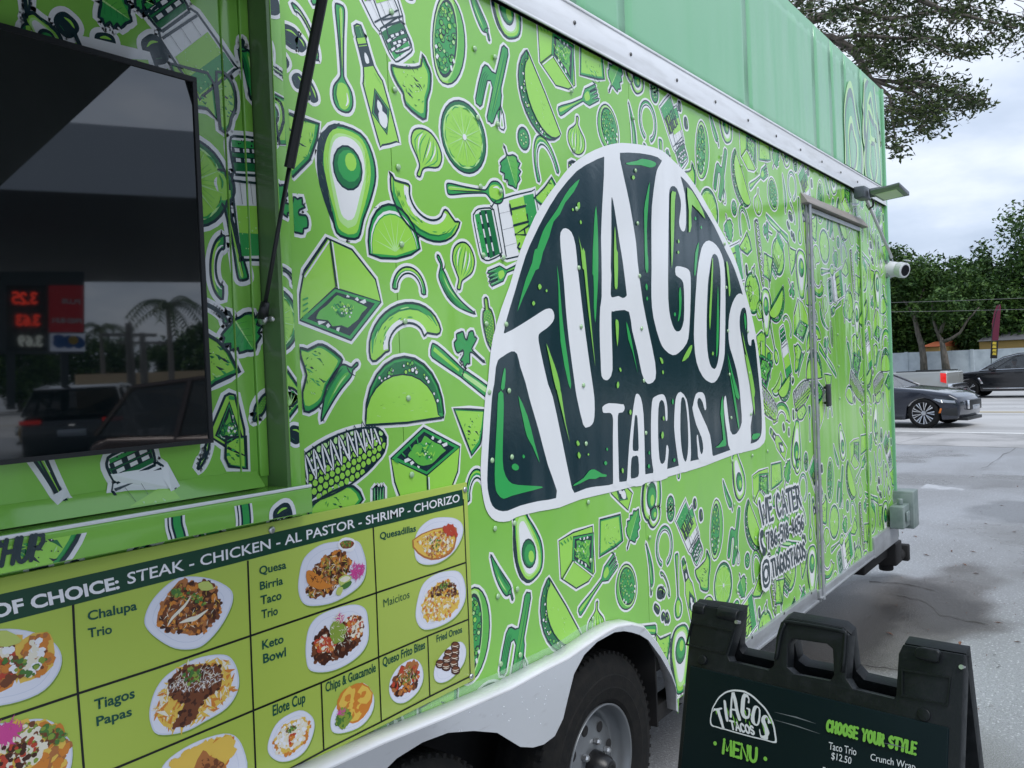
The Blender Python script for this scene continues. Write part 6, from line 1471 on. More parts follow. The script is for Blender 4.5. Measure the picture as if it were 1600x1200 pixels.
# ------------------------------------------------------------------ tree reaching over the trailer's front end
base = Vector((15.0, 7.0, -.15))
bt_ = empty('tree', base, 0, 'big tree whose leafy branches hang over the front end of the trailer', 'tree'); inv = Matrix.Translation(-base)
def bc(o): o.parent = bt_; o.matrix_parent_inverse = inv; return o
A_ = lambda px, py, d: atZ(px, py, d)
root = A_(1180, 40, 14)
m_ = MB(); m_.tube([base, base+Vector((.1, -.1, 2)), base.lerp(root, .6)+Vector((.3, .2, .4)), root], [.34, .28, .22, .16], 12); bc(m_.build('trunk', 'bark', smooth=True))
br = [([(1180,40),(1260,35),(1330,10),(1400,-20)], 14, .10), ([(1180,40),(1250,55),(1300,60),(1330,75),(1350,105),(1362,125),(1400,128),(1440,150)], 13.5, .09), ([(1330,75),(1300,62),(1340,55),(1400,60),(1460,60),(1500,80)], 13.2, .05),
      ([(1362,125),(1390,150),(1395,190),(1400,225)], 13, .035), ([(1400,128),(1450,130),(1500,150),(1530,165)], 13, .04), ([(1400,-20),(1470,15),(1530,30),(1590,45)], 13, .05), ([(1330,10),(1390,30),(1450,20),(1520,10)], 13.4, .04), ([(1440,60),(1480,85),(1520,98)], 12.8, .02), ([(1362,125),(1420,145),(1470,170),(1480,185)], 13, .03), ([(1200,45),(1240,10),(1300,-30)], 14, .06)]
rg = random.Random(4); cl = []
for pts, d, r in br:
    P_ = [A_(a_, b_, d+rg.uniform(-.3, .3)) for a_, b_ in pts]; m_ = MB(); m_.tube(P_, [r*(1-.8*i/(len(P_)-1)) for i in range(len(P_))], 7); bc(m_.build('branch', 'bark', smooth=True))
tw = MB()
def spray(px, py, d, n, rx, ry):
    for _ in range(n):
        a_, b_ = px+rg.gauss(0, rx*.5), py+rg.gauss(0, ry*.5); dd = d+rg.uniform(-.9, .9)
        c_ = A_(a_, b_, dd); cl.append((c_, (.21, .21, .15)))
        o_ = c_+Vector((rg.uniform(-.4, .4), rg.uniform(-.2, .5), rg.uniform(-.1, .3))); tw.tube([o_, (o_+c_)/2+Vector((0, 0, .04)), c_], [.008, .006, .003], 4)
for px, py, n, rx, ry in ((1250,10,26,40,30),(1300,30,34,40,35),(1345,40,26,30,40),(1380,10,26,45,25),(1440,15,28,45,30),(1500,25,22,40,25),(1550,25,18,40,25),(1600,45,16,30,25),(1420,55,30,50,22),(1480,70,24,40,20),(1530,75,14,26,14),
                          (1370,80,26,30,30),(1400,100,16,30,20),(1440,125,26,36,18),(1490,145,28,36,22),(1525,165,14,20,14),(1470,175,22,36,18),(1420,170,26,34,22),(1395,190,20,20,24),(1400,225,5,10,10),(1405,240,3,6,5),(1434,210,3,6,6),(1450,195,14,34,12),(1340,90,16,20,24),(1560,60,8,20,14),(1640,20,20,40,40),(1700,30,20,50,50),(1480,-30,40,120,30)):
    spray(px, py, 13.4, n, rx, ry)
bc(tag(tw.build('twigs', 'bark'), kind='stuff'))
bc(leaves('crown', cl, .090, 20, ['leaf_olive', 'leaf_olive_dark', 'leaf_olive'], None, 5, oval=2.6))
# ------------------------------------------------------------------ vehicles
def body_mat(name, c, rough=.25, metal=.4):
    mt = base_mat(name, c, rough, metal=metal, coat=1.0); MATS[name].node_tree.nodes['Principled BSDF'].inputs['Coat Roughness'].default_value = .04; return mt
body_mat('paint_navy', (.020, .025, .040)); body_mat('paint_black', (.010, .012, .016)); body_mat('paint_silver', (.40, .41, .39)); body_mat('paint_brown', (.07, .03, .022)); body_mat('paint_yellow', (.62, .35, .03), metal=0)
base_mat('chrome', (.75, .76, .78), .12, metal=1.0); base_mat('wheel_dark', (.02, .021, .023), .35, metal=.4); base_mat('alloy', (.55, .56, .58), .22, metal=.9)
base_mat('lamp_glass', (.35, .38, .42), .08, metal=.3); base_mat('lamp_white', (.9, .92, .95), .1, emit=((1, 1, 1), .6)); base_mat('lamp_red', (.5, .01, .01), .15, emit=((1, .03, .02), .25)); base_mat('lamp_red_off', (.40, .015, .012), .15); base_mat('lamp_amber', (.6, .16, .02), .2)
base_mat('car_glass', (.012, .014, .016), .03, ior=1.7, alpha=.72); base_mat('cabin', (.02, .02, .02), .8)
def smoothstep(t): t = min(max(t, 0), 1); return t*t*(3-2*t)
def car(name, label, cat, origin, d, sp, group=None):
    """origin: ground point under the middle of the nose; d: unit heading. local x forward from the nose (negative = back)"""
    d = Vector((d.x, d.y, 0)).normalized(); ang = math.atan2(d.y, d.x)
    root = empty(name, origin, ang, label, cat, group)
    def P_(o): o.parent = root; return o
    Wd, L = sp['w'], sp['l']; hw = Wd/2
    top = sp['top']; z0 = sp.get('z0', .24); ws = sp['wheels']; R = sp.get('r', .35)
    prof = list(top)
    low = [(-L+.05, z0+.1)]
    for wx in sorted(ws):
        low += [(wx-(R+.06), z0)] + [(wx+(R+.05)*math.cos(a), R+(R+.05)*math.sin(a)) for a in [PI-PI*i/8 for i in range(1, 8)] if R+(R+.05)*math.sin(a) > z0+.02] + [(wx+(R+.06), z0)]
    low += [(-.10, z0+.02)]
    loop = prof + low[:0]
    loop = [(x, z) for x, z in top] + [(x, z) for x, z in low]
    N = len(loop)
    def ptx(x, z, y, inset):
        e = max(0, (x+.7)/.7); tb = max(0, (-x-(L-.6))/.6)
        yy = y*(1-.16*smoothstep(e)**2-.08*smoothstep(tb)**2)
        zt = z
        if inset: zt = z-(.05 if z > .6 else 0) if z > z0+.3 else z
        return (x-(.10*abs(y)/hw if x > -.4 else 0)*smoothstep((x+.4)/.4), yy, zt)
    slices = [(-hw, 1), (-hw+.07, 0), (-hw*.45, 0), (hw*.45, 0), (hw-.07, 0), (hw, 1)]
    vs = []; fs = []
    for y, ins in slices:
        bulge = .0
        for x, z in loop: vs.append(ptx(x, z, y, ins))
    for s_ in range(len(slices)-1):
        for i in range(N): j = (i+1) % N; fs.append((s_*N+i, s_*N+j, (s_+1)*N+j, (s_+1)*N+i))
    fs.append(tuple(range(N))); fs.append(tuple(len(vs)-N+i for i in range(N))[::-1])
    o = from_pd('body', vs, fs, sp['paint']); bm = bmesh.new(); bm.from_mesh(o.data); bmesh.ops.recalc_face_normals(bm, faces=bm.faces); bm.to_mesh(o.data); bm.free()
    md = o.modifiers.new('b', 'BEVEL'); md.width = .03; md.segments = 3; md.limit_method = 'ANGLE'; md.angle_limit = math.radians(25)
    for p in o.data.polygons: p.use_smooth = True
    P_(o)
    # greenhouse
    gh = sp.get('cab')
    if gh:
        zb = min(z for x, z in gh); ztop = max(z for x, z in gh)
        def gy(z): return (hw-.07)-(z-zb)/(ztop-zb)*.20
        vs = [(x, s_*gy(z), z) for s_ in (-1, 1) for x, z in gh]; n = len(gh)
        fs = [tuple(range(n)), tuple(range(2*n-1, n-1, -1))] + [(i, (i+1) % n, (i+1) % n+n, i+n) for i in range(n)]
        o = from_pd('windows', vs, fs, sp.get('glass', 'car_glass')); bm = bmesh.new(); bm.from_mesh(o.data); bmesh.ops.recalc_face_normals(bm, faces=bm.faces); bm.to_mesh(o.data); bm.free(); P_(o)
        # roof and pillars in body colour along the outline
        m_ = MB(); mx_ = max(range(n), key=lambda i: gh[i][1])
        rf = [p for p in gh if p[1] > ztop-.12]
        rf = sorted(rf, key=lambda p: -p[0])
        for (xa, za), (xb, zb_) in zip(rf, rf[1:]):
            m_.add([(xa, -gy(za)-.008, za+.005), (xb, -gy(zb_)-.008, zb_+.005), (xb, gy(zb_)+.008, zb_+.005), (xa, gy(za)+.008, za+.005), (xa, -gy(za)-.008, za-.04), (xb, -gy(zb_)-.008, zb_-.04), (xb, gy(zb_)+.008, zb_-.04), (xa, gy(za)+.008, za-.04)], [(0, 3, 2, 1), (4, 5, 6, 7), (0, 1, 5, 4), (2, 3, 7, 6), (1, 2, 6, 5), (0, 4, 7, 3)])
        P_(m_.build('roof', sp['paint'], bevel=.01))
        for s_ in (-1, 1):
            m_ = MB()
            for i in range(n-1 if True else n):
                (xa, za), (xb, zb_) = gh[i], gh[i+1]
                m_.tube([(xa, s_*(gy(za)+.004), za), (xb, s_*(gy(zb_)+.004), zb_)], .028, 6)
            for px_ in sp.get('pillars', ()):
                m_.tube([(px_[0], s_*(gy(zb)+.006), zb), (px_[1], s_*(gy(ztop-.04)+.006), ztop-.04)], .035, 6)
            P_(m_.build('pillars', sp['paint']))
            if sp.get('trim'):
                m_ = MB(); pts = [(gh[i][0], s_*(gy(gh[i][1])+.03), gh[i][1]-(.03 if gh[i][1] > zb+.1 else -.02)) for i in range(n)]
                m_.tube(pts, .012, 6); m_.tube([pts[0], pts[-1]], .012, 6); P_(m_.build('window_trim', 'chrome'))
        m_ = MB(); m_.box((gh[-1][0]+.2, -hw+.25, .45), (gh[0][0]-.3, hw-.25, zb-.02)); P_(m_.build('cabin', 'cabin'))
    # wheels
    for wx in ws:
        for s_ in (-1, 1):
            w_ = empty('wheel', (wx, s_*(hw-.11), R)); w_.parent = root
            m_ = MB().lathe([(R*.72, s_*.10), (R*.77, s_*.115), (R*.93, s_*.11), (R, s_*.08), (R, -s_*.08), (R*.93, -s_*.11), (R*.66, -s_*.10)], (0, 0, 0), 'Y', 40); o = m_.build('tyre', 'rubber', smooth=True); o.parent = w_
            m_ = MB().lathe([(R*.77, s_*.10), (R*.73, s_*.08), (R*.68, s_*.03), (0, s_*.02)], (0, 0, 0), 'Y', 36); o = m_.build('rim', 'wheel_dark', smooth=True); o.parent = w_
            ns = sp.get('spokes', 5); m_ = MB()
            for k in range(ns):
                a = 2*PI*k/ns
                for da, wd in ((-.13, .02), (.13, .02)) if sp.get('twin') else ((0, .035),):
                    c0 = (R*.16*math.cos(a), 0, R*.16*math.sin(a)); c1 = (R*.73*math.cos(a+da), 0, R*.73*math.sin(a+da))
                    m_.tube([(c0[0], s_*.06, c0[2]), ((c0[0]+c1[0])/2, s_*.085, (c0[2]+c1[2])/2), (c1[0], s_*.085, c1[2])], [wd*.4, wd*.7, wd*1.1], 5)
            m_.lathe([(R*.71, s_*.085), (R*.77, s_*.102), (R*.78, s_*.095)], (0, 0, 0), 'Y', 36); m_.lathe([(R*.17, s_*.06), (R*.15, s_*.08), (0, s_*.082)], (0, 0, 0), 'Y', 16)
            o = m_.build('spokes', 'alloy'); o.parent = w_
    for s_ in (-1, 1):
        if sp.get('mirror'):
            mx, mz = sp['mirror']; m_ = MB(); m_.box((mx-.09, s_*(hw-.02) if s_ > 0 else -hw-.2, mz), (mx+.09, s_*(hw+.2) if s_ > 0 else -hw+.02, mz+.15)); P_(m_.build('wing_mirror', sp['paint'], bevel=.04, seg=3))
    for nm, m2, poly, both in sp.get('side', ()):
        for s_ in ((-1, 1) if both else (1,)):
            m_ = MB(); pts = []
            for x, z in poly:
                q_ = ptx(x, z, s_*hw, 0); pts.append((q_[0], q_[1]+s_*.004, z))
            m_.prism(pts, (0, s_*.012, 0)); P_(m_.build(nm, m2, bevel=.004))
    for nm, m2, a, b in sp.get('boxes', ()):
        m_ = MB(); m_.box(a, b); P_(m_.build(nm, m2, bevel=.012))
    return root
# dark saloon crossing on the near lane
wh = G(1443, 669.5, -.2); wh.z = -.19
fwd_r = rdir
sed = dict(w=1.9, l=5.05, r=.365, paint='paint_navy', z0=.2, wheels=(-.90, -3.87), twin=True, spokes=9, mirror=(-1.95, .98), glass='car_glass', trim=True, pillars=((-2.95, -2.9), (-3.9, -3.75)),
  top=[(-.03, .30), (0, .45), (-.01, .64), (-.08, .74), (-.3, .83), (-.9, .93), (-1.5, .99), (-1.75, 1.01), (-3.5, 1.02), (-4.6, 1.02), (-5.0, .96), (-5.05, .6)],
  cab=[(-1.62, 1.0), (-2.4, 1.36), (-2.9, 1.43), (-3.4, 1.44), (-4.0, 1.34), (-4.65, 1.0)],
  side=[('headlamp', 'lamp_glass', [(-.10, .60), (-.12, .66), (-.60, .72), (-.66, .70), (-.5, .63)], True), ('headlamp_blade', 'lamp_white', [(-.44, .62), (-.46, .69), (-.48, .69), (-.46, .62)], True), ('air_intake', 'black_plastic', [(-.05, .30), (-.07, .50), (-.4, .47), (-.48, .32)], True), ('side_marker', 'lamp_amber', [(-.49, .37), (-.46, .48), (-.50, .49), (-.54, .37)], True), ('door_seam', 'black_plastic', [(-1.62, .3), (-1.62, .93), (-1.63, .93), (-1.63, .3)], True), ('sill', 'black_plastic', [(-1.4, .2), (-1.4, .26), (-3.4, .26), (-3.4, .2)], True)],
  boxes=[('grille', 'black_plastic', (-.10, -.42, .42), (.025, .42, .66)), ('grille_frame', 'chrome', (-.06, -.45, .44), (.012, -.425, .66)), ('grille_frame', 'chrome', (-.06, .425, .44), (.012, .45, .66)), ('number_plate', 'lamp_glass', (-.05, -.26, .42), (.035, .26, .53)), ('front_lip', 'black_plastic', (-.3, -.55, .17), (-.01, .55, .25))])
# visible side is the car's right side for a car heading right... the wheel nearest the camera sits at +-hw
near = -qdir
org = wh + rdir*.90 + qdir*(.95-.0); org.z = -.193
car('parked_car' if False else 'saloon_car', 'dark grey saloon car with multi spoke wheel nearest the trailer on the street', 'car', org, rdir, sed)
wh2 = G(1555, 622, -.2)
ln = ST(0, (Vector((wh2.x, wh2.y, 0))-S0).dot(qdir)+.95); qq = (Vector((ln.x, ln.y, 0))-S0).dot(qdir)
nose = at_q(1476, 600, qq-.95); rn = (Vector((nose.x, nose.y, 0))-S0).dot(rdir)
suv_spec = dict(w=1.95, l=4.95, r=.37, paint='paint_black', z0=.27, wheels=(-.88, -3.85), spokes=5, twin=True, mirror=(-1.75, 1.06), glass='car_glass', trim=True, pillars=((-2.95, -2.85), (-3.95, -3.85)),
  top=[(-.02, .35), (0, .55), (-.02, .80), (-.1, .90), (-.4, .97), (-1.0, 1.04), (-1.45, 1.07), (-2.5, 1.09), (-4.7, 1.12), (-4.92, 1.05), (-4.95, .5)],
  cab=[(-1.28, 1.06), (-2.1, 1.56), (-2.6, 1.68), (-3.6, 1.71), (-4.5, 1.63), (-4.85, 1.13)],
  side=[('headlamp', 'lamp_glass', [(-.08, .76), (-.1, .86), (-.45, .90), (-.5, .84)], True), ('vent', 'chrome', [(-1.34, .55), (-1.22, .78), (-1.28, .80), (-1.42, .57)], True), ('sill_trim', 'chrome', [(-1.4, .36), (-1.4, .39), (-3.4, .39), (-3.4, .36)], True), ('door_handle', 'black_plastic', [(-2.5, .93), (-2.5, .96), (-2.75, .96), (-2.75, .93)], True), ('door_seam', 'black_plastic', [(-2.93, .4), (-2.93, 1.07), (-2.945, 1.07), (-2.945, .4)], True)],
  boxes=[('grille', 'black_plastic', (-.1, -.5, .5), (.02, .5, .82)), ('number_plate', 'lamp_glass', (-.05, -.26, .45), (.03, .26, .56))])
car('suv', 'black suv with chrome window line and a driver inside on the far lane', 'suv', ST(rn, qq), -rdir, suv_spec)
# driver
def person_mesh(name, joints, edges, radii, m, parent=None):
    me = bpy.data.meshes.new(name); me.from_pydata(joints, edges, []); me.update()
    o = bpy.data.objects.new(name, me); COL.objects.link(o); me.materials.append(mat(m))
    sk = o.modifiers.new('skin', 'SKIN')
    for i, r in enumerate(radii): me.skin_vertices[0].data[i].radius = (r, r)
    me.skin_vertices[0].data[0].use_root = True
    ss = o.modifiers.new('ss', 'SUBSURF'); ss.levels = 1; ss.render_levels = 2
    if parent: o.parent = parent
    return o
base_mat('shirt_pale', (.55, .55, .52), .8); base_mat('skin', (.42, .25, .17), .6); base_mat('hair_dark', (.02, .015, .012), .7)
dp = ST(rn+2.35, qq-.38, .0)
pr = empty('person', dp, math.atan2(-rdir.y, -rdir.x), 'person in a pale shirt driving the black suv', 'person')
person_mesh('body', [(0, 0, .62), (-.03, 0, .85), (-.05, 0, 1.08), (-.04, 0, 1.2), (-.03, -.18, 1.14), (.12, -.22, .95), (.34, -.12, 1.02), (-.03, .18, 1.14), (.12, .22, .95), (.34, .12, 1.02), (.4, -.12, .64), (.4, .12, .64)], [(0, 1), (1, 2), (2, 3), (3, 4), (4, 5), (5, 6), (3, 7), (7, 8), (8, 9), (0, 10), (0, 11)], [.15, .14, .15, .07, .065, .05, .035, .065, .05, .035, .08, .08], 'shirt_pale', pr)
hd_ = MB(); n_ = 14
hd_.lathe([(0, -.13), (.05, -.115), (.065, -.08), (.078, -.02), (.082, .04), (.07, .09), (.03, .12), (0, .125)], (-.02, 0, 1.36), 'Z', 16); hd_.box((.05, -.012, 1.33), (.085, .012, 1.365)); hd_.lathe([(.05, -.14), (.05, -.08)], (-.03, 0, 1.36), 'Z', 12)
o = hd_.build('head', 'skin', smooth=True); o.parent = pr
o = MB().lathe([(.086, .02), (.09, .05), (.078, .10), (.035, .135), (0, .14)], (-.032, 0, 1.36), 'Z', 16).build('hair', 'hair_dark', smooth=True); o.parent = pr
# silver pickup tail between the two dark cars
pt = at_q(1470, 600, qq-4.2-.95); rp_ = (Vector((pt.x, pt.y, 0))-S0).dot(rdir)
pk = dict(w=1.95, l=5.4, r=.38, paint='paint_silver', z0=.42, wheels=(-.95, -4.15), spokes=6, mirror=(-2.0, 1.15), glass='car_glass', pillars=((-2.1, -2.1),),
  top=[(-.02, .5), (0, .7), (-.02, .98), (-.3, 1.06), (-1.4, 1.12), (-3.6, 1.16), (-5.3, 1.16), (-5.4, 1.12), (-5.4, .6)], cab=[(-1.0, 1.12), (-1.5, 1.6), (-1.8, 1.72), (-2.5, 1.74), (-2.75, 1.17)],
  side=[('tail_lamp', 'lamp_red', [(-5.19, .78), (-5.19, 1.10), (-5.38, 1.08), (-5.38, .72)], True), ('tail_lamp_amber', 'lamp_amber', [(-5.24, .97), (-5.24, 1.05), (-5.35, 1.05), (-5.35, .97)], True), ('bed_rail', 'black_plastic', [(-3.65, 1.15), (-3.65, 1.19), (-5.2, 1.19), (-5.2, 1.15)], True)],
  boxes=[('rear_bumper', 'chrome', (-5.58, -.92, .52), (-5.42, .92, .70))])
car('pickup_truck', 'silver pickup truck with red tail lamp partly behind the dark saloon', 'pickup truck', ST(rp_-5.4, qq-3.6), -rdir, pk)

# ------------------------------------------------------------------ fittings at the trailer's front corner
def tb(o): return tr(o)
cx_ = FX+.03
p0 = on_x(1377, 425, cx_); p1 = on_x(1380, 600, cx_); p2 = on_x(1386, 730, cx_); p3 = on_x(1391, 770, cx_)
cy_ = p0.y
m_ = MB(); m_.tube([(cx_, cy_, on_x(1377, 430, cx_).z), (cx_, cy_, p2.z), (cx_+.02, cy_-.02, p2.z-.05), (cx_+.02, cy_-.02, on_x(1391, 772, cx_).z)], .030, 14)
con = tb(m_.build('conduit', 'conduit_green', smooth=True))
for py_ in (480, 560, 640): z = on_x(1380, py_, cx_).z; sub(MB().tube([(cx_, cy_, z), (cx_, cy_, z+.02)], .035, 14).build('clamp', 'conduit_green'), con)
st_z = on_x(1388, 715, cx_).z; base_mat('sticker_orange', (.75, .16, .05), .5); sub(MB().tube([(cx_+.02, cy_-.02, st_z-.03), (cx_+.01, cy_-.012, st_z+.035)], .0325, 14).build('sticker', 'sticker_orange'), con)
zt1, zt2 = on_x(1375, 408, cx_).z, on_x(1375, 436, cx_).z
m_ = MB(); m_.box((cx_-.05, cy_-.055, zt2), (cx_+.05, cy_+.04, zt1)); tb(m_.build('conduit_box', 'conduit_green', bevel=.006))
# electric boxes at the bottom
za, zb2 = on_x(1395, 765, cx_).z, on_x(1395, 822, cx_).z
m_ = MB(); m_.box((cx_-.06, cy_-.17, zb2), (cx_+.10, cy_+.06, za)); ebx = tb(m_.build('electric_box', 'conduit_green', bevel=.008)); sub(MB().box((cx_-.064, cy_-.155, zb2+.02), (cx_-.0605, cy_+.045, za-.02)).build('box_door', 'conduit_green', bevel=.003), ebx)
q0 = on_x(1370, 805, FX-.16)
m_ = MB(); m_.box((FX-.25, -.11, q0.z-.07), (FX-.07, -.022, q0.z+.08)); m_.box((FX-.20, -.125, q0.z-.03), (FX-.12, -.112, q0.z+.04)); m_.tube([(FX-.15, -.07, q0.z+.08), (FX-.15, -.07, q0.z+.12)], .02, 10); tb(m_.build('socket_box', 'conduit_green', bevel=.006))
# security camera
base_mat('cam_white', (.62, .63, .66), .35); base_mat('lens_black', (.004, .004, .006), .05)
sc0 = Vector((cx_, cy_-.05, on_x(1400, 424, cx_).z)); ddir = (on_x(1409, 431, cx_)-CAM); ddir = Vector((-.45, -.85, -.22)).normalized()
scm = empty('security_camera'); tb(scm); scm.matrix_parent_inverse = TI
def sm(o): o.parent = scm; return o
c0 = on_x(1384, 421, cx_); c1 = Vector((cx_, c0.y-.085, c0.z-.008))
m_ = MB(); m_.tube([c0+Vector((0, .03, 0)), c0+Vector((0, -.01, 0)), c1], [.062, .06, .048], 22); sm(m_.build('camera_body', 'cam_white', bevel=.004))
m_ = MB(); hc = c1+Vector((-.01, -.012, -.005)); m_.tube([hc-ddir*.05, hc, hc+ddir*.035, hc+ddir*.040], [.045, .055, .054, .046], 22); sm(m_.build('camera_head', 'cam_white', smooth=False))
m_ = MB(); m_.tube([hc+ddir*.030, hc+ddir*.042], [.040, .038], 20); sm(m_.build('lens', 'lens_black'))
m_ = MB(); m_.prism([c1+Vector((-.04, -.04, .055)), c1+Vector((.04, -.04, .055)), c1+Vector((.04, -.07, .05)), c1+Vector((-.04, -.07, .05))], (0, 0, .006)); sm(m_.build('sun_hood', 'cam_white'))
# flood light on an arm
a0 = on_y(1347, 297, -.03); tl = [on_y(1340+0, 290, -.05)]
fxl = FX-.55
base_mat('flood_grey', (.10, .115, .13), .4, metal=.3); base_mat('led_panel', (.62, .60, .52), .3)
fl_ = empty('flood_light'); tb(fl_); fl_.matrix_parent_inverse = TI
def sf(o): o.parent = fl_; return o
c_ = on_y(1352, 302, -.08)
m_ = MB(); m_.box((c_.x-.05, -.09, c_.z-.03), (c_.x+.10, -.024, c_.z+.04)); m_.tube([(c_.x+.02, -.1, c_.z), (c_.x+.06, -.22, c_.z+.01)], .028, 12); sf(m_.build('bracket', 'flood_grey', bevel=.006))
def fy(px, py, y): return on_y(px, py, y)
h0 = Vector((c_.x+.04, -.20, c_.z+.0))
# head: slab tilted slightly, traced corners at two distances from the wall
Acor = [fy(1360, 303, -.20), fy(1405, 291.5, -.52), fy(1421, 306, -.50), fy(1380, 314.5, -.17)]
up_ = Vector((0, 0, .022))
m_ = MB(); m_.prism(Acor, up_); sf(m_.build('lamp_head', 'flood_grey', bevel=.004))
cen = sum(Acor, Vector())/4; inn = [cen+(p-cen)*.74-Vector((0, 0, .003)) for p in Acor]
m_ = MB(); m_.prism(inn, (0, 0, .002)); sf(m_.build('led_panel', 'led_panel'))
k0 = on_y(1354, 312, -.06); k1 = on_x(1393, 402, cx_+.0)
m_ = MB(); m_.tube([k0, k1], .011, 8); tb(m_.build('stay_rod', 'cam_white', smooth=True))
w0_ = [on_y(1365, 312, -.1), on_y(1364, 322, -.09), on_y(1358, 327, -.05), on_y(1354, 320, -.03)]; m_ = MB(); m_.tube(w0_, .006, 6); tb(m_.build('lamp_wire', 'black_plastic', smooth=True))
# coupler and jack below the front end
j = on_x(1385, 866, FX+.22)
m_ = MB(); m_.box((FX-.5, j.y-.03, j.z+.0), (FX+.2, j.y+.06, j.z+.09)); m_.box((FX+.12, j.y-.09, j.z-.06), (FX+.30, j.y+.10, j.z+.10)); m_.tube([(FX+.2, j.y, j.z-.11), (FX+.2, j.y, j.z+.14)], .05, 12); m_.tube([(FX+.28, j.y-.05, j.z-.02), (FX+.42, j.y-.06, j.z-.02)], .045, 12); m_.box((FX+.36, j.y-.12, j.z-.07), (FX+.42, j.y, j.z+.05))
tb(m_.build('coupler', 'under_black', bevel=.01))

# ------------------------------------------------------------------ sandwich board
base_mat('board_plastic', (.006, .008, .0095), .40, spec=.3); noise_mix(MATS['board_plastic'], (.011, .013, .015), 40, .5, .7, rough2=.55, bump=.06, bscale=220)
base_mat('board_face', (.0025, .0095, .0115), .42, spec=.16); noise_mix(MATS['board_face'], (.004, .012, .0145), 3, .5, .7, rough2=.5)
base_mat('chalk_green', (.20, .50, .06), .6); base_mat('board_white', (.68, .70, .72), .6); base_mat('scuff', (.16, .18, .19), .7)
ZT = 1.05
BA, BB = G(1081, 952, ZT), G(1507, 1026, ZT)
bu = (BB-BA); bw = bu.length; bu.normalize(); bn = Vector((-bu.y, bu.x, 0)); bn = bn if (CAM-BA).dot(bn) > 0 else -bn
LEAN = math.radians(14.5)
bv = Vector((0, 0, -math.cos(LEAN)))+bn*math.sin(LEAN); bnn = bu.cross(bv); bnn = bnn if bnn.dot(CAM-BA) > 0 else -bnn
print('board width', bw, 'corner', BA, BB)
sb = empty('sandwich_board', (BA+BB)/2-Vector((0, 0, ZT)), 0, 'black plastic folding sandwich board with the round taco logo and green menu lettering', 'sandwich board'); SBI = Matrix.Translation(-sb.location)
def sbp(o): o.parent = sb; o.matrix_parent_inverse = SBI; return o
def BS(px, py):
    r = ray(px, py); t = (BA-CAM).dot(bnn)/r.dot(bnn); p = CAM+r*t-BA; return (p.dot(bu), p.dot(bv))
def BP(s, t, h): return BA+bu*s+bv*t+bnn*h
def plate(name, outer, holes, place, th, m, bev=.004, parent=None):
    A = Art(); A.holed(outer, holes, 0); vs = []; fs = []; idx = {}
    def vid(p, h):
        k = (round(p[0], 5), round(p[1], 5), h)
        if k not in idx: idx[k] = len(vs); vs.append(place(p[0], p[1], h))
        return idx[k]
    for a, b, c, _, _ in A.t: fs.append((vid(a, 0), vid(b, 0), vid(c, 0))); fs.append((vid(a, -th), vid(c, -th), vid(b, -th)))
    for lp in [outer]+list(holes):
        for i in range(len(lp)): a, b = lp[i], lp[(i+1) % len(lp)]; fs.append((vid(a, 0), vid(b, 0), vid(b, -th), vid(a, -th)))
    o = from_pd(name, vs, fs, m); bm = bmesh.new(); bm.from_mesh(o.data); bmesh.ops.recalc_face_normals(bm, faces=bm.faces)
    bmesh.ops.dissolve_limit(bm, angle_limit=math.radians(1), verts=bm.verts, edges=bm.edges); bm.to_mesh(o.data); bm.free()
    if bev:
        md = o.modifiers.new('b', 'BEVEL'); md.width = bev; md.segments = 3; md.limit_method = 'ANGLE'; md.angle_limit = math.radians(40)
        for p in o.data.polygons: p.use_smooth = True
    return sbp(o)
H_ = 1.08
bo = [BS(*p) for p in ((1085,946),(1120,950),(1158,956),(1152,975),(1137,1025),(1140,1033),(1200,1047),(1209,1040),(1213,994),(1220,972),(1231,966),(1316,981),(1327,993),(1322,1060),(1332,1076),(1397,1092),(1400,1086),(1404,1022),(1411,1007),(1504,1023))]
bl_ = (0.0, bo[0][1]); brr = (bw, bo[-1][1])
outline = [(0.0-.0, bo[0][1])] + bo[1:-1] + [(bw, bo[-1][1]), (bw, H_), (0.0, H_)]
bhole = [BS(*p) for p in ((1231,1006),(1238,998),(1292,1006),(1301,1014),(1303,1055),(1297,1064),(1240,1053),(1230,1043))]
plate('front_frame', outline, [bhole], lambda s, t, h: BP(s, t, h), .035, 'board_plastic', .006)
seam_l, seam_r = BS(1068, 1037.5)[1], BS(1492, 1139)[1]
sl = (seam_l+BS(1200, 1070)[1])/2
plate('front_panel', [(.012, seam_l), (bw-.022, seam_r), (bw-.022, H_-.03), (.012, H_-.03)], [], lambda s, t, h: BP(s, t, h+.006), .010, 'board_face', .002)
# rear leaf: same moulding leaning the other way
bv2 = Vector((0, 0, -math.cos(LEAN)))-bn*math.sin(LEAN); bn2 = bnn-2*bn*bnn.dot(bn)
plate('rear_frame', outline, [bhole], lambda s, t, h: BA+bu*s+bv2*t-bn*.012+(-Vector((bn.x, bn.y, 0))*math.cos(LEAN)+Vector((0, 0, math.sin(LEAN))))*(-h*1.0+.0)*-1*-1+Vector((0, 0, 0)), .03, 'board_plastic', .006)
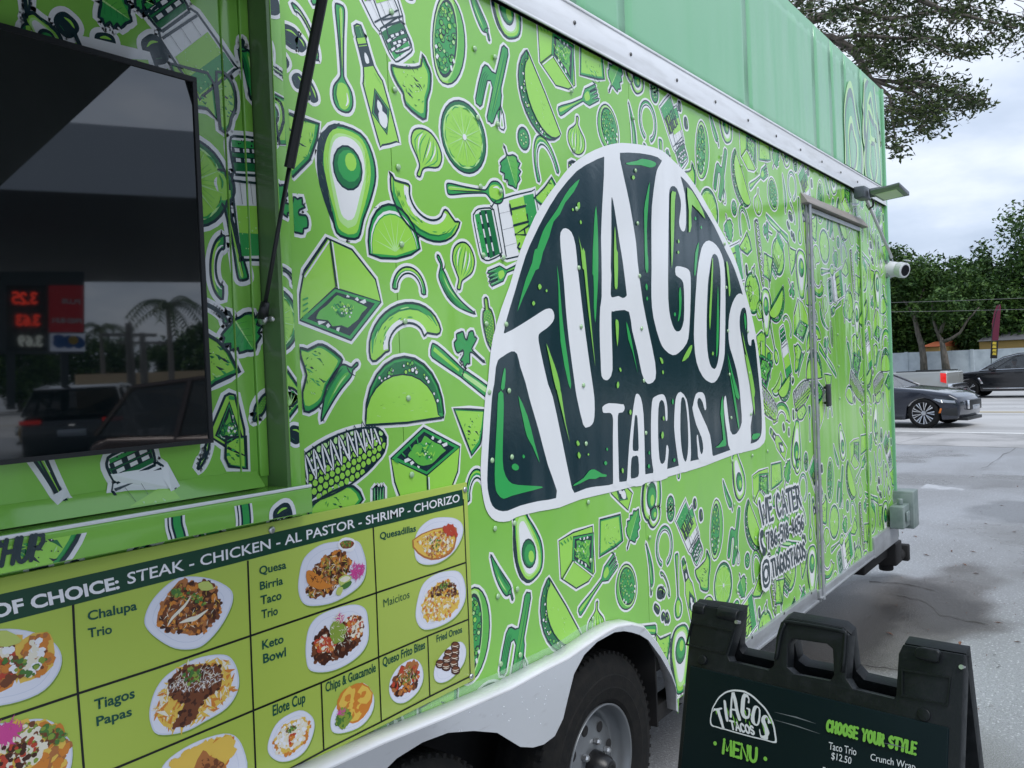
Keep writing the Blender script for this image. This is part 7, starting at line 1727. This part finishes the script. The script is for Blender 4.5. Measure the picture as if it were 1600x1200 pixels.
# hinge barrels and raised badge frames
def barrel(pa, pb, r, name='hinge', off=.0):
    a, b = BS(*pa), BS(*pb); sbp(MB().tube([BP(a[0], a[1], off), BP(b[0], b[1], off)], r, 16).build(name, 'board_plastic', bevel=.003))
barrel((1082, 950), (1100, 954), .016, off=-.012); barrel((1121, 957), (1152, 964), .017, off=-.010); barrel((1100, 954), (1121, 957), .012, off=-.016)
plate('latch', [BS(*p) for p in ((1434,1014),(1440,1010),(1468,1015),(1473,1020),(1470,1033),(1466,1036),(1436,1029),(1432,1024))], [], lambda s, t, h: BP(s, t, h+.018), .016, 'board_plastic', .005)
plate('badge_frame', [BS(*p) for p in ((1409,1045),(1487,1057),(1482,1103),(1409,1087))], [[BS(*p) for p in ((1411.5,1048),(1484,1059.5),(1479.5,1100),(1411.5,1085))]], lambda s, t, h: BP(s, t, h+.004), .004, 'board_plastic', 0)
plate('badge_frame', [BS(*p) for p in ((1080,972),(1147,985),(1135,1022),(1072,1008))], [[BS(*p) for p in ((1082,974),(1144,987),(1133,1019),(1074.5,1006))]], lambda s, t, h: BP(s, t, h+.003), .003, 'board_plastic', 0)
for px, py, r in ((1098.5, 1031, .011), (1444, 1117, .013)):
    s_, t_ = BS(px, py); rg2 = [(s_+r*math.cos(a), t_+r*math.sin(a)) for a in [2*PI*i/18 for i in range(18)]]; plate('stud', rg2, [], lambda s, t, h: BP(s, t, h+.006), .006, 'board_plastic', .002)
# ridge round the handle
rid = [BS(*p) for p in ((1213,1030),(1219,994),(1226,976),(1234,972),(1313,986),(1321,995),(1317,1050))]
sbp(MB().tube([BP(s, t, .002) for s, t in smooth_loop(rid, 3, False)], .0045, 8).build('handle_ridge', 'board_plastic', smooth=True))
for px, py in ((1152, 972), (1503, 1042)):
    s_, t_ = BS(px, py); sbp(MB().tube([BP(s_, t_, -.01), BP(s_, t_, .006)], .0045, 10).build('pin', 'zinc'))
# the logo again, small
ba = Art()
x0_, z0_ = W(765, 810); x1_, z1_ = W(1193, 695)
xs_ = [W(*p)[0] for p in L_OUT]; zs_ = [W(*p)[1] for p in L_OUT]; LX0, LX1, LZ0, LZ1 = min(xs_), max(xs_), min(zs_), max(zs_)
c00 = BS(1111.5, 1134); c10 = BS(1216, 1163); ctop = BS(1161, 1078)
ux = (c10[0]-c00[0], c10[1]-c00[1]); midb = ((c00[0]+c10[0])/2, (c00[1]+c10[1])/2); uy = (ctop[0]-midb[0], ctop[1]-midb[1])
def LM(p):
    x, z = W(*p); a, b = (x-LX0)/(LX1-LX0), (z-LZ0)/(LZ1-LZ0); return (c00[0]+ux[0]*a+uy[0]*b, c00[1]+ux[1]*a+uy[1]*b)
dome = [LM(p) for p in L_OUT]
ba.fill(dome, 'board_white', 2); cdm = (sum(p[0] for p in dome)/len(dome), sum(p[1] for p in dome)/len(dome))
ba.fill([(cdm[0]+(p[0]-cdm[0])*.955, cdm[1]+(p[1]-cdm[1])*.93) for p in dome], 'board_face', 2)
rr = random.Random(2)
for i in range(26):
    px, py = rr.uniform(800, 1170), rr.uniform(400, 740); a, b = LM((px, py)), LM((px+rr.uniform(5, 25), py+rr.uniform(40, 110)))
    if inside((px, py), L_DARK) and inside((px+20, py+80), L_DARK): ba.stroke([a, ((a[0]+b[0])/2+.0008, (a[1]+b[1])/2), b], .0028, 'chalk_green', taper=1)
LM0 = LM
def LM(p): q = LM0(p); return (cdm[0]+(q[0]-cdm[0])*.93, cdm[1]+(q[1]-cdm[1])*.93)
for pl in L_LET: ba.fill([LM(p) for p in pl], 'board_white', 2)
ba.fill([LM(p) for p in [(955,308),(966.7,378),(977.5,455),(965,462.5),(953,460),(954,370)]], 'board_face')
def ring_(pts, col): ba.fill([LM(p) for p in pts], col, 2)
ring_([(1106.7,375.8),(1093,396.7),(1083.7,503),(1087.5,566.7),(1106.7,596.7),(1123,586.7),(1131.7,536.7),(1131.3,420),(1118,383)], 'board_white'); ring_([(1115,396.7),(1107.5,425),(1103,503),(1108,568),(1118,574),(1124,503),(1123,413)], 'board_face')
hand_fit(ba, 'TACOS', (957, 745), (1110, 700), (940, 640), .0042, 'board_white', plane=lambda a, b: LM((a, b)))
hand_fit(ba, 'MENU', (1132.5, 1176), (1184, 1190.5), (1133.5, 1155), .0068, 'chalk_green', plane=BS, gap=.22)
ba.disc(BS(1120.3, 1161), .0045, 'chalk_green'); ba.disc(BS(1198.7, 1185), .0045, 'chalk_green')
hand_fit(ba, 'CHOOSE YOUR STYLE', (1294.5, 1141), (1433, 1177.5), (1296, 1125), .0058, 'chalk_green', plane=BS, gap=.24)
for a_, b_ in (((1214, 1112), (1278, 1130)), ((1213, 1124), (1285, 1146)), ((1225, 1115), (1270, 1127)), ((1383, 1160), (1420, 1169))): ba.stroke([BS(*a_), BS((a_[0]+b_[0])/2, (a_[1]+b_[1])/2-1), BS(*b_)], .0022, 'scuff', taper=1)
art_b = ba.build('board_print', lambda s, t, h: BP(s, t, .0062+h), step=.00003); sbp(art_b)
BPL = lambda s, t, h: BP(s, t, .0066+h)
for a_ in (('Taco Trio', (1297,1170), (1340,1180), (1297.5,1158)), ('$12.50', (1301,1185), (1332,1193.5), (1302,1174)), ('Crunch Wrap', (1362,1187), (1432,1203), (1362.5,1176)), ('Bir', (1288,1208), (1302,1211), (1288,1197))):
    o = lettering('board_lettering', a_[0], a_[1], a_[2], a_[3], 'board_white', BS, BPL, sb, bold=.004); o.matrix_parent_inverse = SBI

# ------------------------------------------------------------------ the street behind the photographer, seen mirrored in the dark screen
SY = RD-.034
def RF(px, py, dist):
    r = ray(px, py); t = (CAM_D+SY)/r.y; h = CAM+r*t; d = Vector((r.x, -r.y, r.z)).normalized(); k = dist/math.hypot(d.x, d.y); return h+d*k
def RG(px, dist, z=0): p = RF(px, 598, dist); p.z = z; return p
base_mat('sign_grey', (.10, .11, .12), .6); base_mat('sign_red', (.50, .02, .03), .5, emit=((.8, .03, .05), .12)); base_mat('sign_black', (.01, .01, .012), .4); base_mat('digit_red', (.6, .03, .02), .5, emit=((1, .06, .03), .8)); base_mat('digit_white', (.7, .7, .7), .5, emit=((.9, 1, .9), .35)); base_mat('sign_white', (.70, .74, .82), .5, emit=((.7, .8, 1), .3)); base_mat('sign_blue', (.02, .16, .55), .5); base_mat('sign_yellow', (.7, .45, .05), .5)
sd = 20.0
g0 = RG(66, sd); sg = empty('price_sign', g0, 0, 'tall fuel price sign with red digits seen mirrored in the dark screen', 'price sign'); SI = Matrix.Translation(-g0)
s_u = (RG(133, sd)-RG(0, sd)).normalized(); s_n = Vector((-s_u.y, s_u.x, 0)); s_n = s_n if s_n.dot(CAM-g0) > 0 else -s_n
def sgp(o): o.parent = sg; o.matrix_parent_inverse = SI; return o
def sgpt(px, py, off=0):
    r = ray(px, py); t = (CAM_D+SY)/r.y; h = CAM+r*t; d = Vector((r.x, -r.y, r.z)); k = (g0-h).dot(s_n)/d.dot(s_n); return h+d*k+s_n*off
def slab(name, x0, y0, x1, y1, m, off, th=.05):
    m_ = MB(); m_.prism([sgpt(x0, y0, off), sgpt(x1, y0, off), sgpt(x1, y1, off), sgpt(x0, y1, off)], -s_n*th); return sgp(m_.build(name, m))
slab('cabinet', -90, 424, 132, 552, 'sign_grey', -.02, .5); slab('price_panel', 10, 446, 74, 548, 'sign_black', .0, .01); slab('grade_panel', 76, 446, 131, 519, 'sign_red', .0, .01); slab('brand_panel', 78, 521, 133, 549, 'sign_white', .0, .01)
slab('post', 10, 552, 24, 640, 'sign_grey', -.1, .3); slab('post', 96, 552, 108, 640, 'sign_grey', -.1, .3)
sa2 = Art()
def SGP(px, py):
    p = sgpt(px, py)-g0; return (p.dot(s_u), p.z)
def sgplace(x, z, h): return g0+s_u*x+Vector((0, 0, z))+s_n*(.02+h*20)
# text reads the right way round when seen directly, so it runs from right to left in the mirror
for txt, yb, yt, c_, xl, xr in (('3.25', 474, 458, 'digit_red', 57, 20), ('3.63', 508, 493, 'digit_red', 61, 26), ('3.69', 540, 526, 'digit_white', 65, 30)): hand_fit(sa2, txt, (xl, yb), (xr, yb), (xl, yt), .055, c_, plane=SGP)
hand_fit(sa2, 'PLUS', (124, 475), (97, 474), (124, 469), .03, 'board_white', plane=SGP); hand_fit(sa2, 'PREMIUM', (126, 505), (82, 504), (126, 499), .03, 'board_white', plane=SGP)
hand_fit(sa2, '685', (128, 541), (86, 540), (128, 529), .12, 'sign_blue', plane=SGP); sa2.disc(SGP(114, 532), .10, 'sign_yellow')
sgp(sa2.build('sign_lettering', sgplace, step=.00004))
# canopy of the filling station
base_mat('canopy_fascia', (.42, .45, .50), .6); base_mat('canopy_under', (.10, .105, .11), .7)
cn = []
ca, cb = RF(60, 299, 14.6), RF(420, 299, 14.6); cd_, ce_ = RF(420, 447, 28.6), RF(60, 440, 28.6)
zc = ca.z
uu = (cb-ca); uu.z = 0; uu.normalize(); vv = Vector((-uu.y, uu.x, 0)); mid_f = (ca+cb)/2; vv = vv if vv.dot(((cd_+ce_)/2)-mid_f) > 0 else -vv
C0 = Vector((mid_f.x, mid_f.y, zc))
cy_t = empty('station_canopy', (C0.x, C0.y, 0), 0, 'large flat filling station canopy seen mirrored in the dark screen', 'canopy'); CI_ = Matrix.Translation(-Vector((C0.x, C0.y, 0)))
def cp(o): o.parent = cy_t; o.matrix_parent_inverse = CI_; return o
w2 = 11.0; dd = 13.5
m_ = MB(); m_.prism([C0-uu*w2, C0+uu*w2, C0+uu*w2+vv*dd, C0-uu*w2+vv*dd], (0, 0, .12)); cp(m_.build('soffit', 'canopy_under'))
m_ = MB(); m_.prism([C0-uu*w2-vv*.05, C0+uu*w2-vv*.05, C0+uu*w2-vv*.002, C0-uu*w2-vv*.002], (0, 0, 1.15)); m_.prism([C0-uu*w2+vv*dd, C0+uu*w2+vv*dd, C0+uu*w2+vv*(dd+.05), C0-uu*w2+vv*(dd+.05)], (0, 0, 1.15)); cp(tag(m_.build('fascia', 'canopy_fascia')))
for a_ in (-.8, .8):
    for b_ in (.2, .8):
        p = C0+uu*w2*a_+vv*dd*b_; m_ = MB(); m_.box((p.x-.18, p.y-.18, 0), (p.x+.18, p.y+.18, zc)); cp(m_.build('column', 'canopy_fascia'))
# cars behind the photographer
toCam = lambda p: (CAM-p)
def face_from(px, dist, yaw):
    p = RG(px, dist); v = Vector((CAM.x-p.x, CAM.y-p.y, 0)).normalized(); M = Matrix.Rotation(yaw, 3, 'Z'); return p, (M @ v)
p, v = face_from(110, 17.5, PI+.12)
rsp = dict(suv_spec); rsp['boxes'] = suv_spec['boxes'] + [('tail_lamp', 'lamp_red', (-4.99, -.92, .98), (-4.90, -.55, 1.06)), ('tail_lamp', 'lamp_red', (-4.99, .55, .98), (-4.90, .92, 1.06)), ('plate_lamp', 'lamp_white', (-5.0, -.05, .93), (-4.93, .05, .95)), ('number_plate', 'lamp_glass', (-4.99, -.26, .72), (-4.93, .26, .86))]
car('suv', 'black suv with lit red tail lamps mirrored in the dark screen', 'suv', p+v*4.9, v, rsp)
b_r, b_n = RG(205, 9.5), RG(520, 8.3); v = (b_n-b_r).normalized(); p = b_r+v*2.7-Vector((-v.y, v.x, 0))*0
bs = dict(suv_spec); bs['trim'] = False; bs['paint'] = 'paint_brown'; car('suv', 'brown suv seen at an angle in the mirror of the dark screen', 'suv', p+v*2.2, v, bs)
p, v = face_from(180, 26, PI/2); ys_ = dict(sed); ys_['paint'] = 'paint_yellow'; car('taxi', 'yellow taxi seen side on in the mirror of the dark screen', 'taxi', p+v*2.5, v, ys_)
# palms, poles, wall and hedge behind the photographer
base_mat('palm_trunk', (.22, .20, .18), .9); leaf_mat('palm_leaf', (.03, .06, .022))
def palm(px, py, dist, label, s=1.0, seed=1):
    top = RF(px, py, dist); b = Vector((top.x, top.y, 0)); t = empty('palm_tree', b, 0, label, 'palm tree', 'palms seen in the screen'); inv = Matrix.Translation(-b)
    m_ = MB(); m_.tube([b, b+Vector((.05, 0, top.z*.5)), top], [.22, .17, .12], 10); o = m_.build('trunk', 'palm_trunk', smooth=True); o.parent = t; o.matrix_parent_inverse = inv
    rg = random.Random(seed)
    for k in range(13):
        a = 2*PI*k/13+rg.uniform(-.15, .15); el = rg.uniform(-.1, .9); L_ = 2.2*s*rg.uniform(.85, 1.15); m_ = MB(); sp_ = []
        for i in range(9):
            u = i/8; sp_.append(top+Vector((math.cos(a)*L_*u*math.cos(el*.6), math.sin(a)*L_*u*math.cos(el*.6), L_*(math.sin(el)*u-1.0*u*u*.9))))
        m_.tube(sp_, .02, 4); side = Vector((-math.sin(a), math.cos(a), 0))
        for i in range(1, 9):
            for sgn in (-1, 1):
                for q in (0, .5):
                    c = sp_[i-1].lerp(sp_[i], q+.2); tip = c+side*sgn*.42*s*(1.1-abs(i/8-.5))+Vector((0, 0, -.30*s)); d_ = (sp_[i]-sp_[i-1])*.16
                    m_.add([c-d_, c+d_, tip], [(0, 1, 2)])
        o = m_.build('frond', 'palm_leaf'); o.parent = t; o.matrix_parent_inverse = inv
palm(262, 476, 55, 'larger palm tree at the right of the mirrored street', 1.25, 3); palm(157, 512, 68, 'smaller palm tree left of the pole in the mirrored street', 1.0, 5)
base_mat('utility_grey', (.16, .15, .14), .8)
for px, py, dist, lb_ in ((201, 505, 34, 'thick utility pole between the two mirrored palms'), (222, 520, 40, 'thin utility pole right of the thick one in the mirror')):
    t_ = RF(px, py, dist); m_ = MB(); m_.tube([(t_.x, t_.y, 0), t_], [.2, .13], 10); m_.box((t_.x-1.1, t_.y-.06, t_.z-.5), (t_.x+1.1, t_.y+.06, t_.z-.38)); tag(m_.build('utility_pole', 'utility_grey'), lb_, 'utility pole')
base_mat('wall_beige', (.50, .38, .24), .85)
wa, wb = RG(118, 60), RG(330, 62); m_ = MB(); n2_ = Vector((-(wb-wa).y, (wb-wa).x, 0)).normalized()*.25
m_.prism([wa, wb, wb+n2_, wa+n2_], (0, 0, 2.5)); tag(m_.build('garden_wall', 'wall_beige'), 'beige garden wall behind the mirrored palms', 'wall')
first = None
hedge = [(RG(-60, 80), 0), (RG(30, 78), 1), (RG(100, 84), 2), (RG(175, 90), 0), (RG(290, 80), 1), (RG(360, 74), 2)]
for k in range(12): hedge.append((Vector((30+k*7.5, -17-k*1.2+(k % 3)*2, -.2)), k % 3))
protos = []
lbs = ['dense dark tree %s behind the photographer' % w for w in ('beyond the price sign', 'left of the mirrored palms', 'near the mirrored taxi', 'behind the beige wall', 'right of the larger palm', 'at the edge of the mirrored street')]
for k, (b_, kind) in enumerate(hedge):
    lb_ = lbs[k] if k < 6 else '%s dark street tree from the near end of the row mirrored in the trailer side' % ('first second third fourth fifth sixth seventh eighth ninth tenth eleventh twelfth'.split()[k-6])
    gp = 'dark trees behind the photographer' if k < 6 else 'row of street trees mirrored in the trailer side'
    if len(protos) < 3:
        b0 = Vector((0, 0, 0)); t = tree(lb_, b0, [b0, Vector((.1, 0, 1.5)), Vector((0, 0, 3.2))], [], Vector((0, 0, 3.6)), (3.3, 3.3, 2.5+.3*kind), 44, 60+kind, size=.5, per=90, group=gp); t.location = b_; t.children; protos.append(t)
    else:
        s_ = protos[kind]; t = s_.copy(); COL.objects.link(t); t.location = b_; t.rotation_euler = (0, 0, k*1.3); t['label'] = lb_; t['group'] = gp
        for ch in s_.children: c = ch.copy(); COL.objects.link(c); c.parent = t
